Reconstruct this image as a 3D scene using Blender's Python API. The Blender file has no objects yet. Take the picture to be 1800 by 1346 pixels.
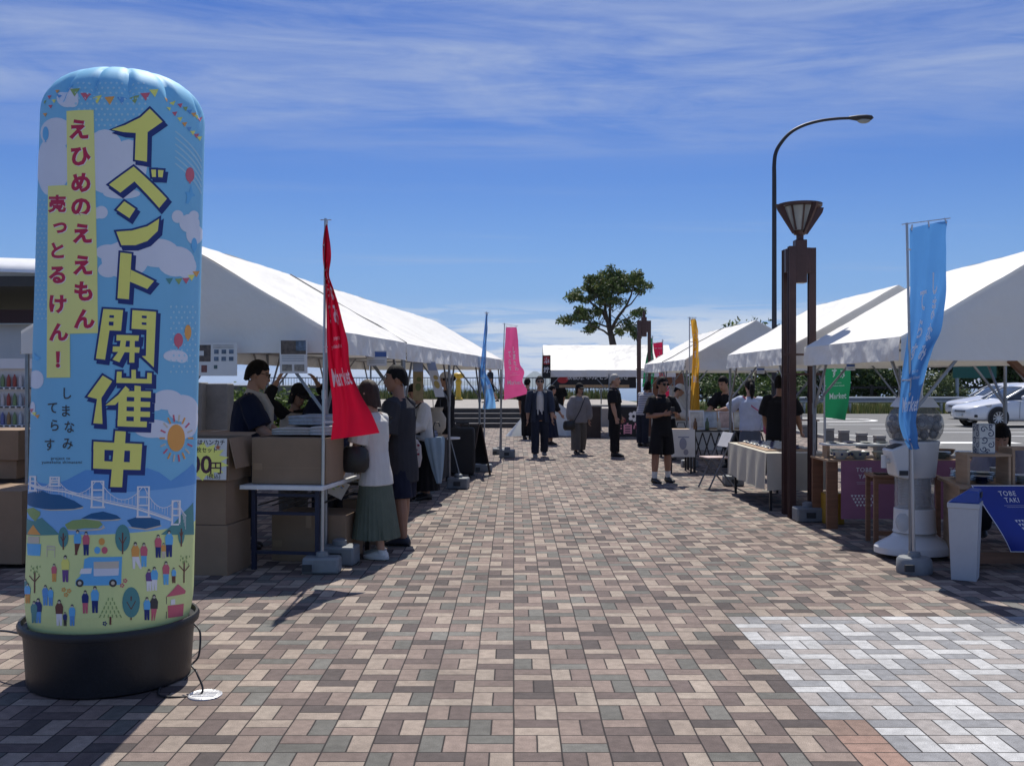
import bpy, bmesh, math, random
from math import sin, cos, tan, pi, sqrt, atan2, radians, exp
from mathutils import Vector, Matrix, noise
from mathutils.geometry import tessellate_polygon

# ------------------------------------------------------------------ camera, sky, sun, exposure
scn = bpy.context.scene
COL = scn.collection
EYE = 1.54            # camera height
FPX, CX, CY = 1351.0, 903.0, 670.0   # unit of the depth notes below, and vanishing point
K = 1.30              # metres per unit of the depth notes (set_out() at the end applies it)
LENS = FPX * K
cam_d = bpy.data.cameras.new("camera")
cam = bpy.data.objects.new("camera", cam_d)
COL.objects.link(cam)
cam.location = (0, 0, EYE)
cam.rotation_euler = (radians(90), 0, 0)
cam_d.sensor_width = 36
cam_d.lens = LENS / 1800 * 36
cam_d.shift_x = -3 / 1800
cam_d.shift_y = -3 / 1800
cam_d.clip_start = 0.05
cam_d.clip_end = 60000
scn.camera = cam
scn.view_settings.view_transform = 'Standard'
scn.view_settings.look = 'None'
scn.view_settings.gamma = 1
scn.view_settings.exposure = 0.12
scn.cycles.use_denoising = True
scn.cycles.max_bounces = 8
scn.cycles.transparent_max_bounces = 12

SUN_EL = radians(58)
world = bpy.data.worlds.new("World")
scn.world = world
world.use_nodes = True
def build_world():
    nt = world.node_tree
    nt.nodes.clear()
    N = nt.nodes.new; L = nt.links.new
    out = N('ShaderNodeOutputWorld'); bg = N('ShaderNodeBackground')
    sky = N('ShaderNodeTexSky'); sky.sky_type = 'NISHITA'; sky.sun_disc = False
    sky.sun_elevation = SUN_EL; sky.sun_rotation = 0.0
    sky.air_density = 1.0; sky.dust_density = 0.3; sky.ozone_density = 2.5; sky.altitude = 50
    bg.inputs['Strength'].default_value = 0.063
    tc = N('ShaderNodeTexCoord')
    sep = N('ShaderNodeSeparateXYZ'); L(tc.outputs['Generated'], sep.inputs[0])
    def math_(op, a, b=None, c=None, clamp=False):
        n = N('ShaderNodeMath'); n.operation = op; n.use_clamp = clamp
        for i, v in enumerate((a, b, c)):
            if v is None: continue
            if isinstance(v, (int, float)): n.inputs[i].default_value = v
            else: L(v, n.inputs[i])
        return n.outputs[0]
    def ramp(v, lo, hi):
        n = N('ShaderNodeMapRange'); n.interpolation_type = 'SMOOTHSTEP'
        L(v, n.inputs['Value']); n.inputs['From Min'].default_value = lo; n.inputs['From Max'].default_value = hi
        return n.outputs['Result']
    X, Y, Z = sep.outputs
    zz = math_('MAXIMUM', Z, 0.02)
    def tex(vx, vy, scale, det, rough, seed, dist=0.0):
        cmb = N('ShaderNodeCombineXYZ')
        L(vx, cmb.inputs[0]); L(vy, cmb.inputs[1]); cmb.inputs[2].default_value = seed
        n = N('ShaderNodeTexNoise'); n.inputs['Scale'].default_value = scale
        n.inputs['Detail'].default_value = det; n.inputs['Roughness'].default_value = rough
        n.inputs['Distortion'].default_value = dist
        L(cmb.outputs[0], n.inputs['Vector'])
        return n.outputs['Fac']
    # high cirrus sheet: a flat layer, streaked sideways
    px = math_('DIVIDE', X, zz); py = math_('DIVIDE', Y, zz)
    sx = math_('MULTIPLY', math_('ADD', px, math_('MULTIPLY', py, 0.25)), 0.52)
    sy = math_('ADD', math_('MULTIPLY', py, 1.0), math_('MULTIPLY', px, -0.10))
    c1 = tex(sx, sy, 0.95, 9, 0.58, 3.7, 1.6)
    c1b = tex(math_('MULTIPLY', sx, 2.0), math_('MULTIPLY', sy, 2.6), 1.5, 9, 0.66, 8.1, 1.4)
    cov = ramp(Z, 0.195, 0.285)
    cir = math_('MULTIPLY', ramp(math_('ADD', math_('MULTIPLY', c1, 0.72), math_('MULTIPLY', c1b, 0.28)), 0.33, 0.68), cov)
    cir = math_('MULTIPLY', cir, 0.72)
    # faint streaks lower down
    c2 = tex(math_('MULTIPLY', sx, 0.5), sy, 0.9, 8, 0.6, 12.3, 0.4)
    low = math_('MULTIPLY', ramp(c2, 0.55, 0.8), 0.22)
    # cumulus bank along the horizon
    az = math_('ARCTAN2', X, Y)
    c3 = tex(math_('MULTIPLY', az, 5.2), math_('MULTIPLY', Z, 44.0), 1.6, 9, 0.62, 6.1, 0.6)
    band = math_('MULTIPLY', math_('SUBTRACT', 1.0, ramp(Z, 0.048, 0.088)), ramp(az, -0.28, -0.07))
    cum = math_('MULTIPLY', ramp(math_('ADD', c3, math_('MULTIPLY', ramp(Z, 0.07, 0.0), 0.0)), 0.42, 0.56), band)
    cum = math_('MULTIPLY', math_('ADD', math_('MULTIPLY', cum, 0.78), math_('MULTIPLY', band, 0.16)), 1.0)
    hs = N('ShaderNodeHueSaturation'); hs.inputs['Saturation'].default_value = 1.32; hs.inputs['Value'].default_value = 1.0
    hs.inputs['Hue'].default_value = 0.513
    L(sky.outputs[0], hs.inputs['Color'])
    def mix(fac, a, b):
        n = N('ShaderNodeMix'); n.data_type = 'RGBA'
        L(fac, n.inputs[0])
        if hasattr(a, 'default_value') or not isinstance(a, tuple): L(a, n.inputs[6])
        n.inputs[7].default_value = b
        return n.outputs[2]
    tint = N('ShaderNodeMix'); tint.data_type = 'RGBA'; tint.blend_type = 'MULTIPLY'; tint.inputs[0].default_value = 1
    L(hs.outputs[0], tint.inputs[6]); tint.inputs[7].default_value = (.82, 1.0, 1.30, 1)
    hz = math_('MULTIPLY', math_('SUBTRACT', 1.0, ramp(Z, -0.02, 0.205)), 0.92)
    base = mix(hz, tint.outputs[2], (2.5, 5.3, 11.2, 1))
    col = mix(low, base, (7.2, 7.9, 9.6, 1))
    col = mix(cir, col, (6.2, 7.4, 10.2, 1))
    col = mix(cum, col, (9.0, 10.0, 11.6, 1))
    L(col, bg.inputs['Color']); L(bg.outputs[0], out.inputs[0])
build_world()

sun_d = bpy.data.lights.new("sun", 'SUN')
sun_d.energy = 4.9; sun_d.angle = radians(0.5); sun_d.color = (1.0, 0.95, 0.86)
sun = bpy.data.objects.new("sun", sun_d); COL.objects.link(sun)
# sun stands ahead of the camera (+Y), light falls towards the viewer
sd = Vector((0.0, -cos(SUN_EL), -sin(SUN_EL)))
sun.rotation_euler = sd.to_track_quat('-Z', 'Y').to_euler()
sun.location = (0, 30, 60)

# ------------------------------------------------------------------ helpers
random.seed(7)
def at(px, py, Y):
    """world point seen at photo pixel (px,py) at depth Y"""
    return Vector(((px - CX) / FPX * Y, Y, EYE - (py - CY) / FPX * Y))

FINAL = set()         # things already set out in metres
ANCH = {}             # things that move together with another
MATS = {}
def mat(name, col, rough=0.7, metal=0.0, var=0.12, scale=6.0, bump=0.0, bscale=60.0, trans=0.0, spec=0.5, alpha=None, glass=False, coat=0.0, stretch=None, bdist=.01):
    if name in MATS: return MATS[name]
    m = bpy.data.materials.new(name); m.use_nodes = True
    nt = m.node_tree; N = nt.nodes.new; L = nt.links.new
    p = nt.nodes['Principled BSDF']; out = nt.nodes['Material Output']
    tc = N('ShaderNodeTexCoord'); mp = N('ShaderNodeMapping'); L(tc.outputs['Object'], mp.inputs[0])
    if stretch: mp.inputs['Scale'].default_value = stretch
    n = N('ShaderNodeTexNoise'); n.inputs['Scale'].default_value = scale; n.inputs['Detail'].default_value = 6
    n.inputs['Roughness'].default_value = 0.6
    L(mp.outputs[0], n.inputs['Vector'])
    mr = N('ShaderNodeMapRange'); L(n.outputs['Fac'], mr.inputs[0])
    mr.inputs['From Min'].default_value = 0.25; mr.inputs['From Max'].default_value = 0.75
    mr.inputs['To Min'].default_value = 1 - var; mr.inputs['To Max'].default_value = 1 + var
    mx = N('ShaderNodeMix'); mx.data_type = 'RGBA'; mx.blend_type = 'MULTIPLY'; mx.inputs[0].default_value = 1
    mx.inputs[6].default_value = (*col, 1); L(mr.outputs[0], mx.inputs[7])
    L(mx.outputs[2], p.inputs['Base Color'])
    p.inputs['Roughness'].default_value = rough; p.inputs['Metallic'].default_value = metal
    p.inputs['Specular IOR Level'].default_value = spec
    if coat: p.inputs['Coat Weight'].default_value = coat; p.inputs['Coat Roughness'].default_value = 0.05
    if bump:
        n2 = N('ShaderNodeTexNoise'); n2.inputs['Scale'].default_value = bscale; n2.inputs['Detail'].default_value = 4
        L(mp.outputs[0], n2.inputs['Vector'])
        b = N('ShaderNodeBump'); b.inputs['Strength'].default_value = bump; b.inputs['Distance'].default_value = bdist
        L(n2.outputs['Fac'], b.inputs['Height']); L(b.outputs[0], p.inputs['Normal'])
    if trans:
        t = N('ShaderNodeBsdfTranslucent'); L(mx.outputs[2], t.inputs['Color'])
        ms = N('ShaderNodeMixShader'); ms.inputs[0].default_value = trans
        L(p.outputs[0], ms.inputs[1]); L(t.outputs[0], ms.inputs[2]); L(ms.outputs[0], out.inputs[0])
    if alpha is not None:
        tr = N('ShaderNodeBsdfTransparent'); tr.inputs[0].default_value = (*[min(1, c + .4) for c in col], 1)
        ms = N('ShaderNodeMixShader'); ms.inputs[0].default_value = alpha
        L(tr.outputs[0], ms.inputs[1]); L(p.outputs[0], ms.inputs[2]); L(ms.outputs[0], out.inputs[0])
    MATS[name] = m
    return m

def lin(h):
    """sRGB hex to linear"""
    c = [int(h[i:i+2], 16) / 255 for i in (0, 2, 4)]
    return tuple(x / 12.92 if x <= .04045 else ((x + .055) / 1.055) ** 2.4 for x in c)

class M:
    """collects geometry for one mesh"""
    def __init__(s): s.v = []; s.f = []; s.m = []; s.mi = 0
    def add(s, vs, fs):
        o = len(s.v); s.v += [tuple(v) for v in vs]
        for f in fs: s.f.append([i + o for i in f]); s.m.append(s.mi)
        return s
    def box(s, x0, x1, y0, y1, z0, z1, mtx=None):
        v = [Vector(p) for p in ((x0,y0,z0),(x1,y0,z0),(x1,y1,z0),(x0,y1,z0),(x0,y0,z1),(x1,y0,z1),(x1,y1,z1),(x0,y1,z1))]
        if mtx: v = [mtx @ p for p in v]
        return s.add(v, [(3,2,1,0),(4,5,6,7),(0,1,5,4),(1,2,6,5),(2,3,7,6),(3,0,4,7)])
    def bar(s, p0, p1, w, h=None, up=(0,0,1)):
        """box section bar between two points"""
        p0 = Vector(p0); p1 = Vector(p1); h = h or w
        d = (p1 - p0).normalized(); u = Vector(up)
        if abs(d.dot(u)) > .98: u = Vector((0,1,0))
        a = d.cross(u).normalized() * (w / 2); b = a.cross(d).normalized() * (h / 2)
        vs = [p0-a-b, p0+a-b, p0+a+b, p0-a+b, p1-a-b, p1+a-b, p1+a+b, p1-a+b]
        return s.add(vs, [(3,2,1,0),(4,5,6,7),(0,1,5,4),(1,2,6,5),(2,3,7,6),(3,0,4,7)])
    def loft(s, rings, cap=True):
        n = len(rings[0]); vs = [p for r in rings for p in r]; fs = []
        for k in range(len(rings) - 1):
            for i in range(n):
                j = (i + 1) % n
                fs.append((k*n+i, k*n+j, (k+1)*n+j, (k+1)*n+i))
        if cap:
            fs.append(tuple(range(n - 1, -1, -1))); fs.append(tuple((len(rings)-1)*n + i for i in range(n)))
        return s.add(vs, fs)
    def tube(s, pts, rad, n=8, flat=1.0, side=None):
        """round (or flattened) tube along points; rad a number or list"""
        pts = [Vector(p) for p in pts]
        if not isinstance(rad, (list, tuple)): rad = [rad] * len(pts)
        rings = []; prev = None
        for i, p in enumerate(pts):
            d = (pts[min(i+1, len(pts)-1)] - pts[max(i-1, 0)]).normalized()
            if side is not None: u = Vector(side)
            elif prev is not None: u = prev
            else: u = Vector((1,0,0)) if abs(d.x) < .9 else Vector((0,1,0))
            a = (u - d * u.dot(d)).normalized(); b = d.cross(a); prev = a
            rings.append([p + a * (cos(2*pi*k/n) * rad[i]) + b * (sin(2*pi*k/n) * rad[i] * flat) for k in range(n)])
        return s.loft(rings)
    def lathe(s, prof, c=(0,0,0), n=24, cap=True):
        rings = [[(c[0]+r*cos(2*pi*k/n), c[1]+r*sin(2*pi*k/n), c[2]+z) for k in range(n)] for r, z in prof]
        return s.loft(rings, cap)
    def ball(s, c, r, n=10, m=7):
        if not isinstance(r, (tuple, list)): r = (r, r, r)
        rings = []
        for j in range(1, m):
            t = pi * j / m
            rings.append([(c[0]+r[0]*sin(t)*cos(2*pi*k/n), c[1]+r[1]*sin(t)*sin(2*pi*k/n), c[2]-r[2]*cos(t)) for k in range(n)])
        return s.loft(rings)
    def grid(s, fn, nu, nv):
        vs = [fn(i / nu, j / nv) for j in range(nv + 1) for i in range(nu + 1)]
        fs = [(j*(nu+1)+i, j*(nu+1)+i+1, (j+1)*(nu+1)+i+1, (j+1)*(nu+1)+i) for j in range(nv) for i in range(nu)]
        return s.add(vs, fs)
    def build(s, name, mats, parent=None, smooth=35, bevel=0, loc=None, rz=None):
        me = bpy.data.meshes.new(name); me.from_pydata(s.v, [], s.f)
        if not isinstance(mats, (list, tuple)): mats = [mats]
        for m in mats: me.materials.append(m)
        if len(mats) > 1: me.polygons.foreach_set('material_index', s.m)
        if smooth:
            me.polygons.foreach_set('use_smooth', [True] * len(me.polygons))
            try: me.set_sharp_from_angle(angle=radians(smooth))
            except Exception: pass
        me.update()
        o = bpy.data.objects.new(name, me); COL.objects.link(o)
        if parent: o.parent = parent
        if loc is not None: o.location = loc
        if rz is not None: o.rotation_euler = (0, 0, rz)
        if bevel:
            b = o.modifiers.new('bevel', 'BEVEL'); b.width = bevel; b.segments = 2; b.limit_method = 'ANGLE'
            b.angle_limit = radians(50); b.use_clamp_overlap = True
        return o

def tag(o, label=None, cat=None, group=None, kind=None):
    if label: o['label'] = label
    if cat: o['category'] = cat
    if group: o['group'] = group
    if kind: o['kind'] = kind
    return o
def thing(name, label, cat, loc=(0,0,0), rz=0, group=None):
    o = bpy.data.objects.new(name, None); COL.objects.link(o)
    o.empty_display_size = .1
    o.location = loc; o.rotation_euler = (0, 0, rz)
    return tag(o, label, cat, group)
def struct(name, m, mats, **k):
    return tag(m.build(name, mats, **k), kind='structure')
def copy_tree(o, parent=None):
    c = o.copy(); COL.objects.link(c)
    if parent: c.parent = parent
    for ch in list(o.children): copy_tree(ch, c)
    return c

# ---- flat artwork (lettering and prints): 2D polygons cut into strips, then laid on a surface
def clip(poly, ax, lo, hi):
    for sgn, lim in ((1, lo), (-1, hi)):
        out = []
        for i in range(len(poly)):
            a, b = poly[i - 1], poly[i]
            da, db = sgn * (a[ax] - lim), sgn * (b[ax] - lim)
            if da >= 0 and db >= 0: out.append(b)
            elif da >= 0 or db >= 0:
                t = da / (da - db); q = (a[0] + (b[0]-a[0])*t, a[1] + (b[1]-a[1])*t)
                out.append(q)
                if db >= 0: out.append(b)
        poly = out
        if len(poly) < 3: return []
    return poly
def tess(poly):
    if len(poly) == 3: return [poly]
    try: return [[poly[i] for i in t] for t in tessellate_polygon([[Vector((p[0], p[1], 0)) for p in poly]])]
    except Exception: return []
def strips(polys, ax, step):
    out = []
    for p in polys:
        lo = min(q[ax] for q in p); hi = max(q[ax] for q in p)
        k0, k1 = math.floor(lo / step), math.floor(hi / step)
        if k0 == k1: out.append(p); continue
        for k in range(k0, k1 + 1):
            c = clip(p, ax, k*step, (k+1)*step)
            if len(c) >= 3: out.append(c)
    return out
_tc = {}
def text_polys(body, size=1.0, bold=0.0, align='CENTER', spacing=1.0):
    """triangles of a line of text, baseline at 0, centred"""
    key = (body, bold, align, spacing)
    if key not in _tc:
        c = bpy.data.curves.new("lettering", 'FONT'); c.body = body; c.size = 1; c.offset = bold
        c.align_x = align; c.space_character = spacing; c.resolution_u = 3
        o = bpy.data.objects.new("lettering", c); COL.objects.link(o)
        bpy.context.view_layer.update()
        me = o.to_mesh()
        _tc[key] = [[(me.vertices[i].co.x, me.vertices[i].co.y) for i in p.vertices] for p in me.polygons]
        o.to_mesh_clear(); bpy.data.objects.remove(o); bpy.data.curves.remove(c)
    return [[(x*size, y*size) for x, y in p] for p in _tc[key]]
def glyph_polys(ch, cx, cy, size, bold=0.02, sx=1.0, rot=0.0):
    """one character centred at (cx,cy)"""
    ps = text_polys(ch, 1.0, bold)
    xs = [q[0] for p in ps for q in p]; ys = [q[1] for p in ps for q in p]
    mx, my = (min(xs)+max(xs))/2, (min(ys)+max(ys))/2
    c, s = cos(rot), sin(rot)
    out = []
    for p in ps:
        out.append([(cx + size*((x-mx)*sx*c - (y-my)*s), cy + size*((x-mx)*sx*s + (y-my)*c)) for x, y in p])
    return out
def shift(polys, dx, dy): return [[(x+dx, y+dy) for x, y in p] for p in polys]
def ell(cx, cy, rx, ry=None, n=18, rot=0):
    ry = ry or rx; c, s = cos(rot), sin(rot)
    return [(cx + rx*cos(2*pi*k/n)*c - ry*sin(2*pi*k/n)*s, cy + rx*cos(2*pi*k/n)*s + ry*sin(2*pi*k/n)*c) for k in range(n)]
def rect(x0, y0, x1, y1): return [(x0,y0),(x1,y0),(x1,y1),(x0,y1)]
def line(pts, w):
    out = []
    for (x0,y0),(x1,y1) in zip(pts, pts[1:]):
        d = sqrt((x1-x0)**2+(y1-y0)**2) or 1; nx, ny = -(y1-y0)/d*w/2, (x1-x0)/d*w/2
        out.append([(x0+nx,y0+ny),(x1+nx,y1+ny),(x1-nx,y1-ny),(x0-nx,y0-ny)])
    return out
def grow(poly, d):
    """polygon pushed outwards by d (rounded mitre)"""
    A = sum(poly[i-1][0]*poly[i][1]-poly[i][0]*poly[i-1][1] for i in range(len(poly)))
    sg = 1 if A > 0 else -1
    out = []; n = len(poly)
    for i in range(n):
        a, b, c = poly[i-1], poly[i], poly[(i+1) % n]
        def nrm(p, q):
            l = sqrt((q[0]-p[0])**2+(q[1]-p[1])**2) or 1
            return (sg*(q[1]-p[1])/l, -sg*(q[0]-p[0])/l)
        n1, n2 = nrm(a, b), nrm(b, c)
        mx, my = n1[0]+n2[0], n1[1]+n2[1]
        k = 2 / max(.8, mx*mx + my*my)
        out.append((b[0]+mx*d*k, b[1]+my*d*k))
    return out
def lay(m, polys, fn, mi=0, su=None, sv=None):
    """put 2D polygons on a surface through fn(u,v)->point"""
    ps = [t for p in polys for t in tess(p)]
    if su: ps = strips(ps, 0, su)
    if sv: ps = strips(ps, 1, sv)
    m.mi = mi
    for p in ps:
        A = sum(p[i-1][0]*p[i][1]-p[i][0]*p[i-1][1] for i in range(len(p)))
        if abs(A) < 1e-9: continue
        if A < 0: p = p[::-1]
        m.add([fn(*q) for q in p], [tuple(range(len(p)))])
    m.mi = 0
# ------------------------------------------------------------------ ground
def paver_material():
    m = bpy.data.materials.new('paver_blocks'); m.use_nodes = True
    nt = m.node_tree; N = nt.nodes.new; L = nt.links.new
    p = nt.nodes['Principled BSDF']
    geo = N('ShaderNodeNewGeometry')
    def mth(op, a, b=None, c=None):
        n = N('ShaderNodeMath'); n.operation = op
        for i, v in enumerate((a, b, c)):
            if v is None: continue
            if isinstance(v, (int, float)): n.inputs[i].default_value = v
            else: L(v, n.inputs[i])
        return n.outputs[0]
    wob = N('ShaderNodeTexNoise'); wob.inputs['Scale'].default_value = 2.6; wob.inputs['Detail'].default_value = 2
    L(geo.outputs['Position'], wob.inputs['Vector'])
    sep = N('ShaderNodeSeparateXYZ'); L(geo.outputs['Position'], sep.inputs[0])
    w = mth('MULTIPLY', mth('SUBTRACT', wob.outputs['Fac'], 0.5), 0.010)
    u = mth('DIVIDE', mth('ADD', mth('ADD', sep.outputs[0], 0.0), w), 0.2)
    v = mth('DIVIDE', mth('ADD', mth('ADD', sep.outputs[1], 10.05), w), 0.2)
    iu, iv = mth('FLOOR', u), mth('FLOOR', v)
    fu, fv = mth('SUBTRACT', u, iu), mth('SUBTRACT', v, iv)
    par = mth('FLOORED_MODULO', mth('ADD', iu, iv), 2.0)      # 1: pair side by side, 0: pair stacked
    hor = mth('SUBTRACT', 1.0, par)
    su = mth('MULTIPLY', mth('FLOOR', mth('MULTIPLY', fu, 2)), par)
    sv = mth('MULTIPLY', mth('FLOOR', mth('MULTIPLY', fv, 2)), hor)
    lu = mth('SUBTRACT', mth('MULTIPLY', fu, mth('ADD', 1.0, par)), su)     # 0..1 inside the block
    lv = mth('SUBTRACT', mth('MULTIPLY', fv, mth('ADD', 1.0, hor)), sv)
    du = mth('MULTIPLY', mth('MINIMUM', lu, mth('SUBTRACT', 1.0, lu)), mth('DIVIDE', 0.2, mth('ADD', 1.0, par)))
    dv = mth('MULTIPLY', mth('MINIMUM', lv, mth('SUBTRACT', 1.0, lv)), mth('DIVIDE', 0.2, mth('ADD', 1.0, hor)))
    d = mth('MINIMUM', du, dv)
    cmb = N('ShaderNodeCombineXYZ'); L(iu, cmb.inputs[0]); L(iv, cmb.inputs[1])
    cmb.inputs[2].default_value = 3.0
    wn = N('ShaderNodeTexWhiteNoise'); wn.noise_dimensions = '3D'; L(cmb.outputs[0], wn.inputs['Vector'])
    wn2 = N('ShaderNodeTexWhiteNoise'); wn2.noise_dimensions = '3D'
    cmb2 = N('ShaderNodeCombineXYZ'); L(iu, cmb2.inputs[0]); L(iv, cmb2.inputs[1]); L(mth('ADD', su, sv), cmb2.inputs[2]); L(cmb2.outputs[0], wn2.inputs['Vector'])
    # the two blocks of a pair rarely share a colour
    pick = mth('FRACT', mth('ADD', wn.outputs['Value'], mth('MULTIPLY', mth('ADD', su, sv), mth('ADD', .30, mth('MULTIPLY', wn2.outputs['Value'], .4)))))
    def ramp(cols, v):
        r = N('ShaderNodeValToRGB'); r.color_ramp.interpolation = 'CONSTANT'
        e = r.color_ramp.elements
        while len(e) < len(cols): e.new(0.5)
        t = 0
        for k, (wt, c) in enumerate(cols):
            e[k].position = t; e[k].color = (*c, 1); t += wt
        L(v, r.inputs[0]); return r.outputs[0]
    warm = ramp([(.18,(.280,.228,.190)),(.22,(.212,.163,.140)),(.14,(.166,.126,.112)),(.13,(.118,.090,.083)),(.10,(.080,.065,.062)),(.11,(.116,.112,.102)),(.05,(.145,.140,.128)),(.07,(.290,.242,.202))], pick)
    pale = ramp([(.27,(.43,.43,.43)),(.31,(.225,.227,.236)),(.30,(.30,.275,.262)),(.12,(.38,.38,.38))], pick)
    orange = ramp([(.5,(.265,.172,.138)),(.2,(.15,.108,.097)),(.3,(.235,.162,.132))], wn.outputs['Value'])
    mixed = N('ShaderNodeMix'); mixed.data_type = 'RGBA'
    inpale = mth('MULTIPLY', mth('GREATER_THAN', iu, 6.5), mth('LESS_THAN', iv, 82.5))
    L(inpale, mixed.inputs[0]); L(warm, mixed.inputs[6]); L(pale, mixed.inputs[7])
    mix2 = N('ShaderNodeMix'); mix2.data_type = 'RGBA'
    inor = mth('MULTIPLY', mth('MULTIPLY', mth('GREATER_THAN', iu, 6.5), mth('LESS_THAN', iu, 7.5)), mth('LESS_THAN', iv, 72.5))
    L(inor, mix2.inputs[0]); L(mixed.outputs[2], mix2.inputs[6]); L(orange, mix2.inputs[7])
    # grain and soiling
    g1 = N('ShaderNodeTexNoise'); g1.inputs['Scale'].default_value = 260; g1.inputs['Detail'].default_value = 3
    L(geo.outputs['Position'], g1.inputs['Vector'])
    g2 = N('ShaderNodeTexNoise'); g2.inputs['Scale'].default_value = 1.1; g2.inputs['Detail'].default_value = 7; g2.inputs['Roughness'].default_value = .65
    L(geo.outputs['Position'], g2.inputs['Vector'])
    g3 = N('ShaderNodeTexNoise'); g3.inputs['Scale'].default_value = 22; g3.inputs['Detail'].default_value = 5
    L(geo.outputs['Position'], g3.inputs['Vector'])
    def mr(v, a, b, lo=.3, hi=.7):
        n = N('ShaderNodeMapRange'); L(v, n.inputs[0]); n.inputs['From Min'].default_value = lo; n.inputs['From Max'].default_value = hi
        n.inputs['To Min'].default_value = a; n.inputs['To Max'].default_value = b; return n.outputs[0]
    k = mth('MULTIPLY', mth('MULTIPLY', mr(g1.outputs['Fac'], .68, 1.48), mr(g2.outputs['Fac'], .70, 1.18)), mr(g3.outputs['Fac'], .84, 1.15))
    mul = N('ShaderNodeMix'); mul.data_type = 'RGBA'; mul.blend_type = 'MULTIPLY'; mul.inputs[0].default_value = 1
    vo = N('ShaderNodeTexVoronoi'); vo.inputs['Scale'].default_value = 7; L(geo.outputs['Position'], vo.inputs['Vector'])
    gum = N('ShaderNodeMapRange'); L(vo.outputs['Distance'], gum.inputs[0]); gum.inputs['From Min'].default_value = .035; gum.inputs['From Max'].default_value = .06
    sc = N('ShaderNodeSeparateColor'); L(vo.outputs['Color'], sc.inputs[0])
    keep = mth('GREATER_THAN', sc.outputs[0], .86)
    spot = mth('MULTIPLY', mth('SUBTRACT', 1.0, gum.outputs[0]), keep)
    k = mth('MULTIPLY', k, mth('ADD', 1.0, mth('MULTIPLY', spot, mth('SUBTRACT', mth('MULTIPLY', sc.outputs[1], 1.5), .75))))
    L(mix2.outputs[2], mul.inputs[6]); L(k, mul.inputs[7])
    jm = N('ShaderNodeMapRange'); L(d, jm.inputs[0]); jm.inputs['From Min'].default_value = .0024; jm.inputs['From Max'].default_value = .0042
    fin = N('ShaderNodeMix'); fin.data_type = 'RGBA'; L(jm.outputs[0], fin.inputs[0])
    fin.inputs[6].default_value = (.022,.019,.019,1); L(mul.outputs[2], fin.inputs[7])
    L(fin.outputs[2], p.inputs['Base Color'])
    p.inputs['Roughness'].default_value = .82; p.inputs['Specular IOR Level'].default_value = .25
    hm = N('ShaderNodeMapRange'); L(d, hm.inputs[0]); hm.inputs['From Min'].default_value = .001; hm.inputs['From Max'].default_value = .006
    hh = mth('ADD', hm.outputs[0], mth('MULTIPLY', g1.outputs['Fac'], .35))
    hh = mth('ADD', hh, mth('MULTIPLY', wn.outputs['Value'], .3))
    b = N('ShaderNodeBump'); b.inputs['Strength'].default_value = .7; b.inputs['Distance'].default_value = .004
    L(hh, b.inputs['Height']); L(b.outputs[0], p.inputs['Normal'])
    return m
KERB_X = 8.3
struct('paving', M().add([(-16,-8,0),(KERB_X,-8,0),(KERB_X,34.0,0),(-16,34.0,0)], [(0,1,2,3)]), paver_material())
m_grass = mat('grass_ground', (.075,.095,.035), .95, var=.5, scale=2.5, bump=.6, bscale=30)
g = M()
def land(u, v):
    x = -160 + 420*u; y = -60 + 180*v
    z = -.02
    if y > 80: z = -.02 - (y-80)*1.7
    return (x, y, z)
g.grid(land, 20, 40)
struct('terrain', g, m_grass)
struct('sea', M().add([(-30000,78,-60),(30000,78,-60),(30000,45000,-60),(-30000,45000,-60)], [(0,1,2,3)]),
       mat('sea_water', (.03,.085,.15), .28, var=.25, scale=.004, bump=.3, bscale=.05))
m_asph = mat('asphalt', (.155,.155,.155), .9, var=.16, scale=1.3, bump=.5, bscale=180, spec=.25)
struct('parking_lot', M().add([(KERB_X+.15,-10,-.004),(80,-10,-.004),(80,47.6,-.004),(KERB_X+.15,47.6,-.004)], [(0,1,2,3)]), m_asph)
m_conc = mat('concrete', (.30,.29,.27), .85, var=.22, scale=3, bump=.3, bscale=80)
m_concd = mat('weathered_concrete', (.20,.19,.17), .9, var=.3, scale=2.5, bump=.4, bscale=50)
struct('kerb', M().box(KERB_X, KERB_X+.15, -8, 34.0, -.05, .10), m_conc, bevel=.015)
m_paint = mat('road_paint', (.72,.72,.70), .7, var=.15, scale=9)
g = M()
for x0, x1, y in ((10.2,14,29.6),(11.2,30,27.4),(11.6,30,25.0),(11.4,30,23.2),(13.8,30,21.6),(10.4,14.5,31.4)):
    g.box(x0, x1, y*K-.08, y*K+.08, -.003, .002)
fl = []
for k in range(40):
    a0, a1 = 2*pi*k/40, 2*pi*(k+1)/40
    for rr, ex in ((1.0, 0),):
        g.add([(12.2+2.2*cos(a0),39.8+2*sin(a0),.003),(12.2+2.2*cos(a1),39.8+2*sin(a1),.003),(12.2+1.95*cos(a1),39.8+1.65*sin(a1),.003),(12.2+1.95*cos(a0),39.8+1.65*sin(a0),.003)], [(0,1,2,3)])
# arrow marks
g.add([(9.4,24.96,.003),(10.4,25.87,.003),(10.4,25.42,.003),(12.6,25.35,.003),(12.6,24.70,.003),(10.4,24.70,.003),(10.4,24.18,.003)], [(0,6,5,4,3,2,1)])
g.add([(9.0,29.12,.003),(10.3,27.82,.003),(10.3,27.62,.003),(8.9,28.86,.003)], [(3,2,1,0)])
g.add([(10.5,21.97,.003),(14.5,21.58,.003),(14.5,21.06,.003),(10.5,21.32,.003)], [(3,2,1,0)])
struct('parking_lines', g, m_paint, smooth=0)

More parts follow.
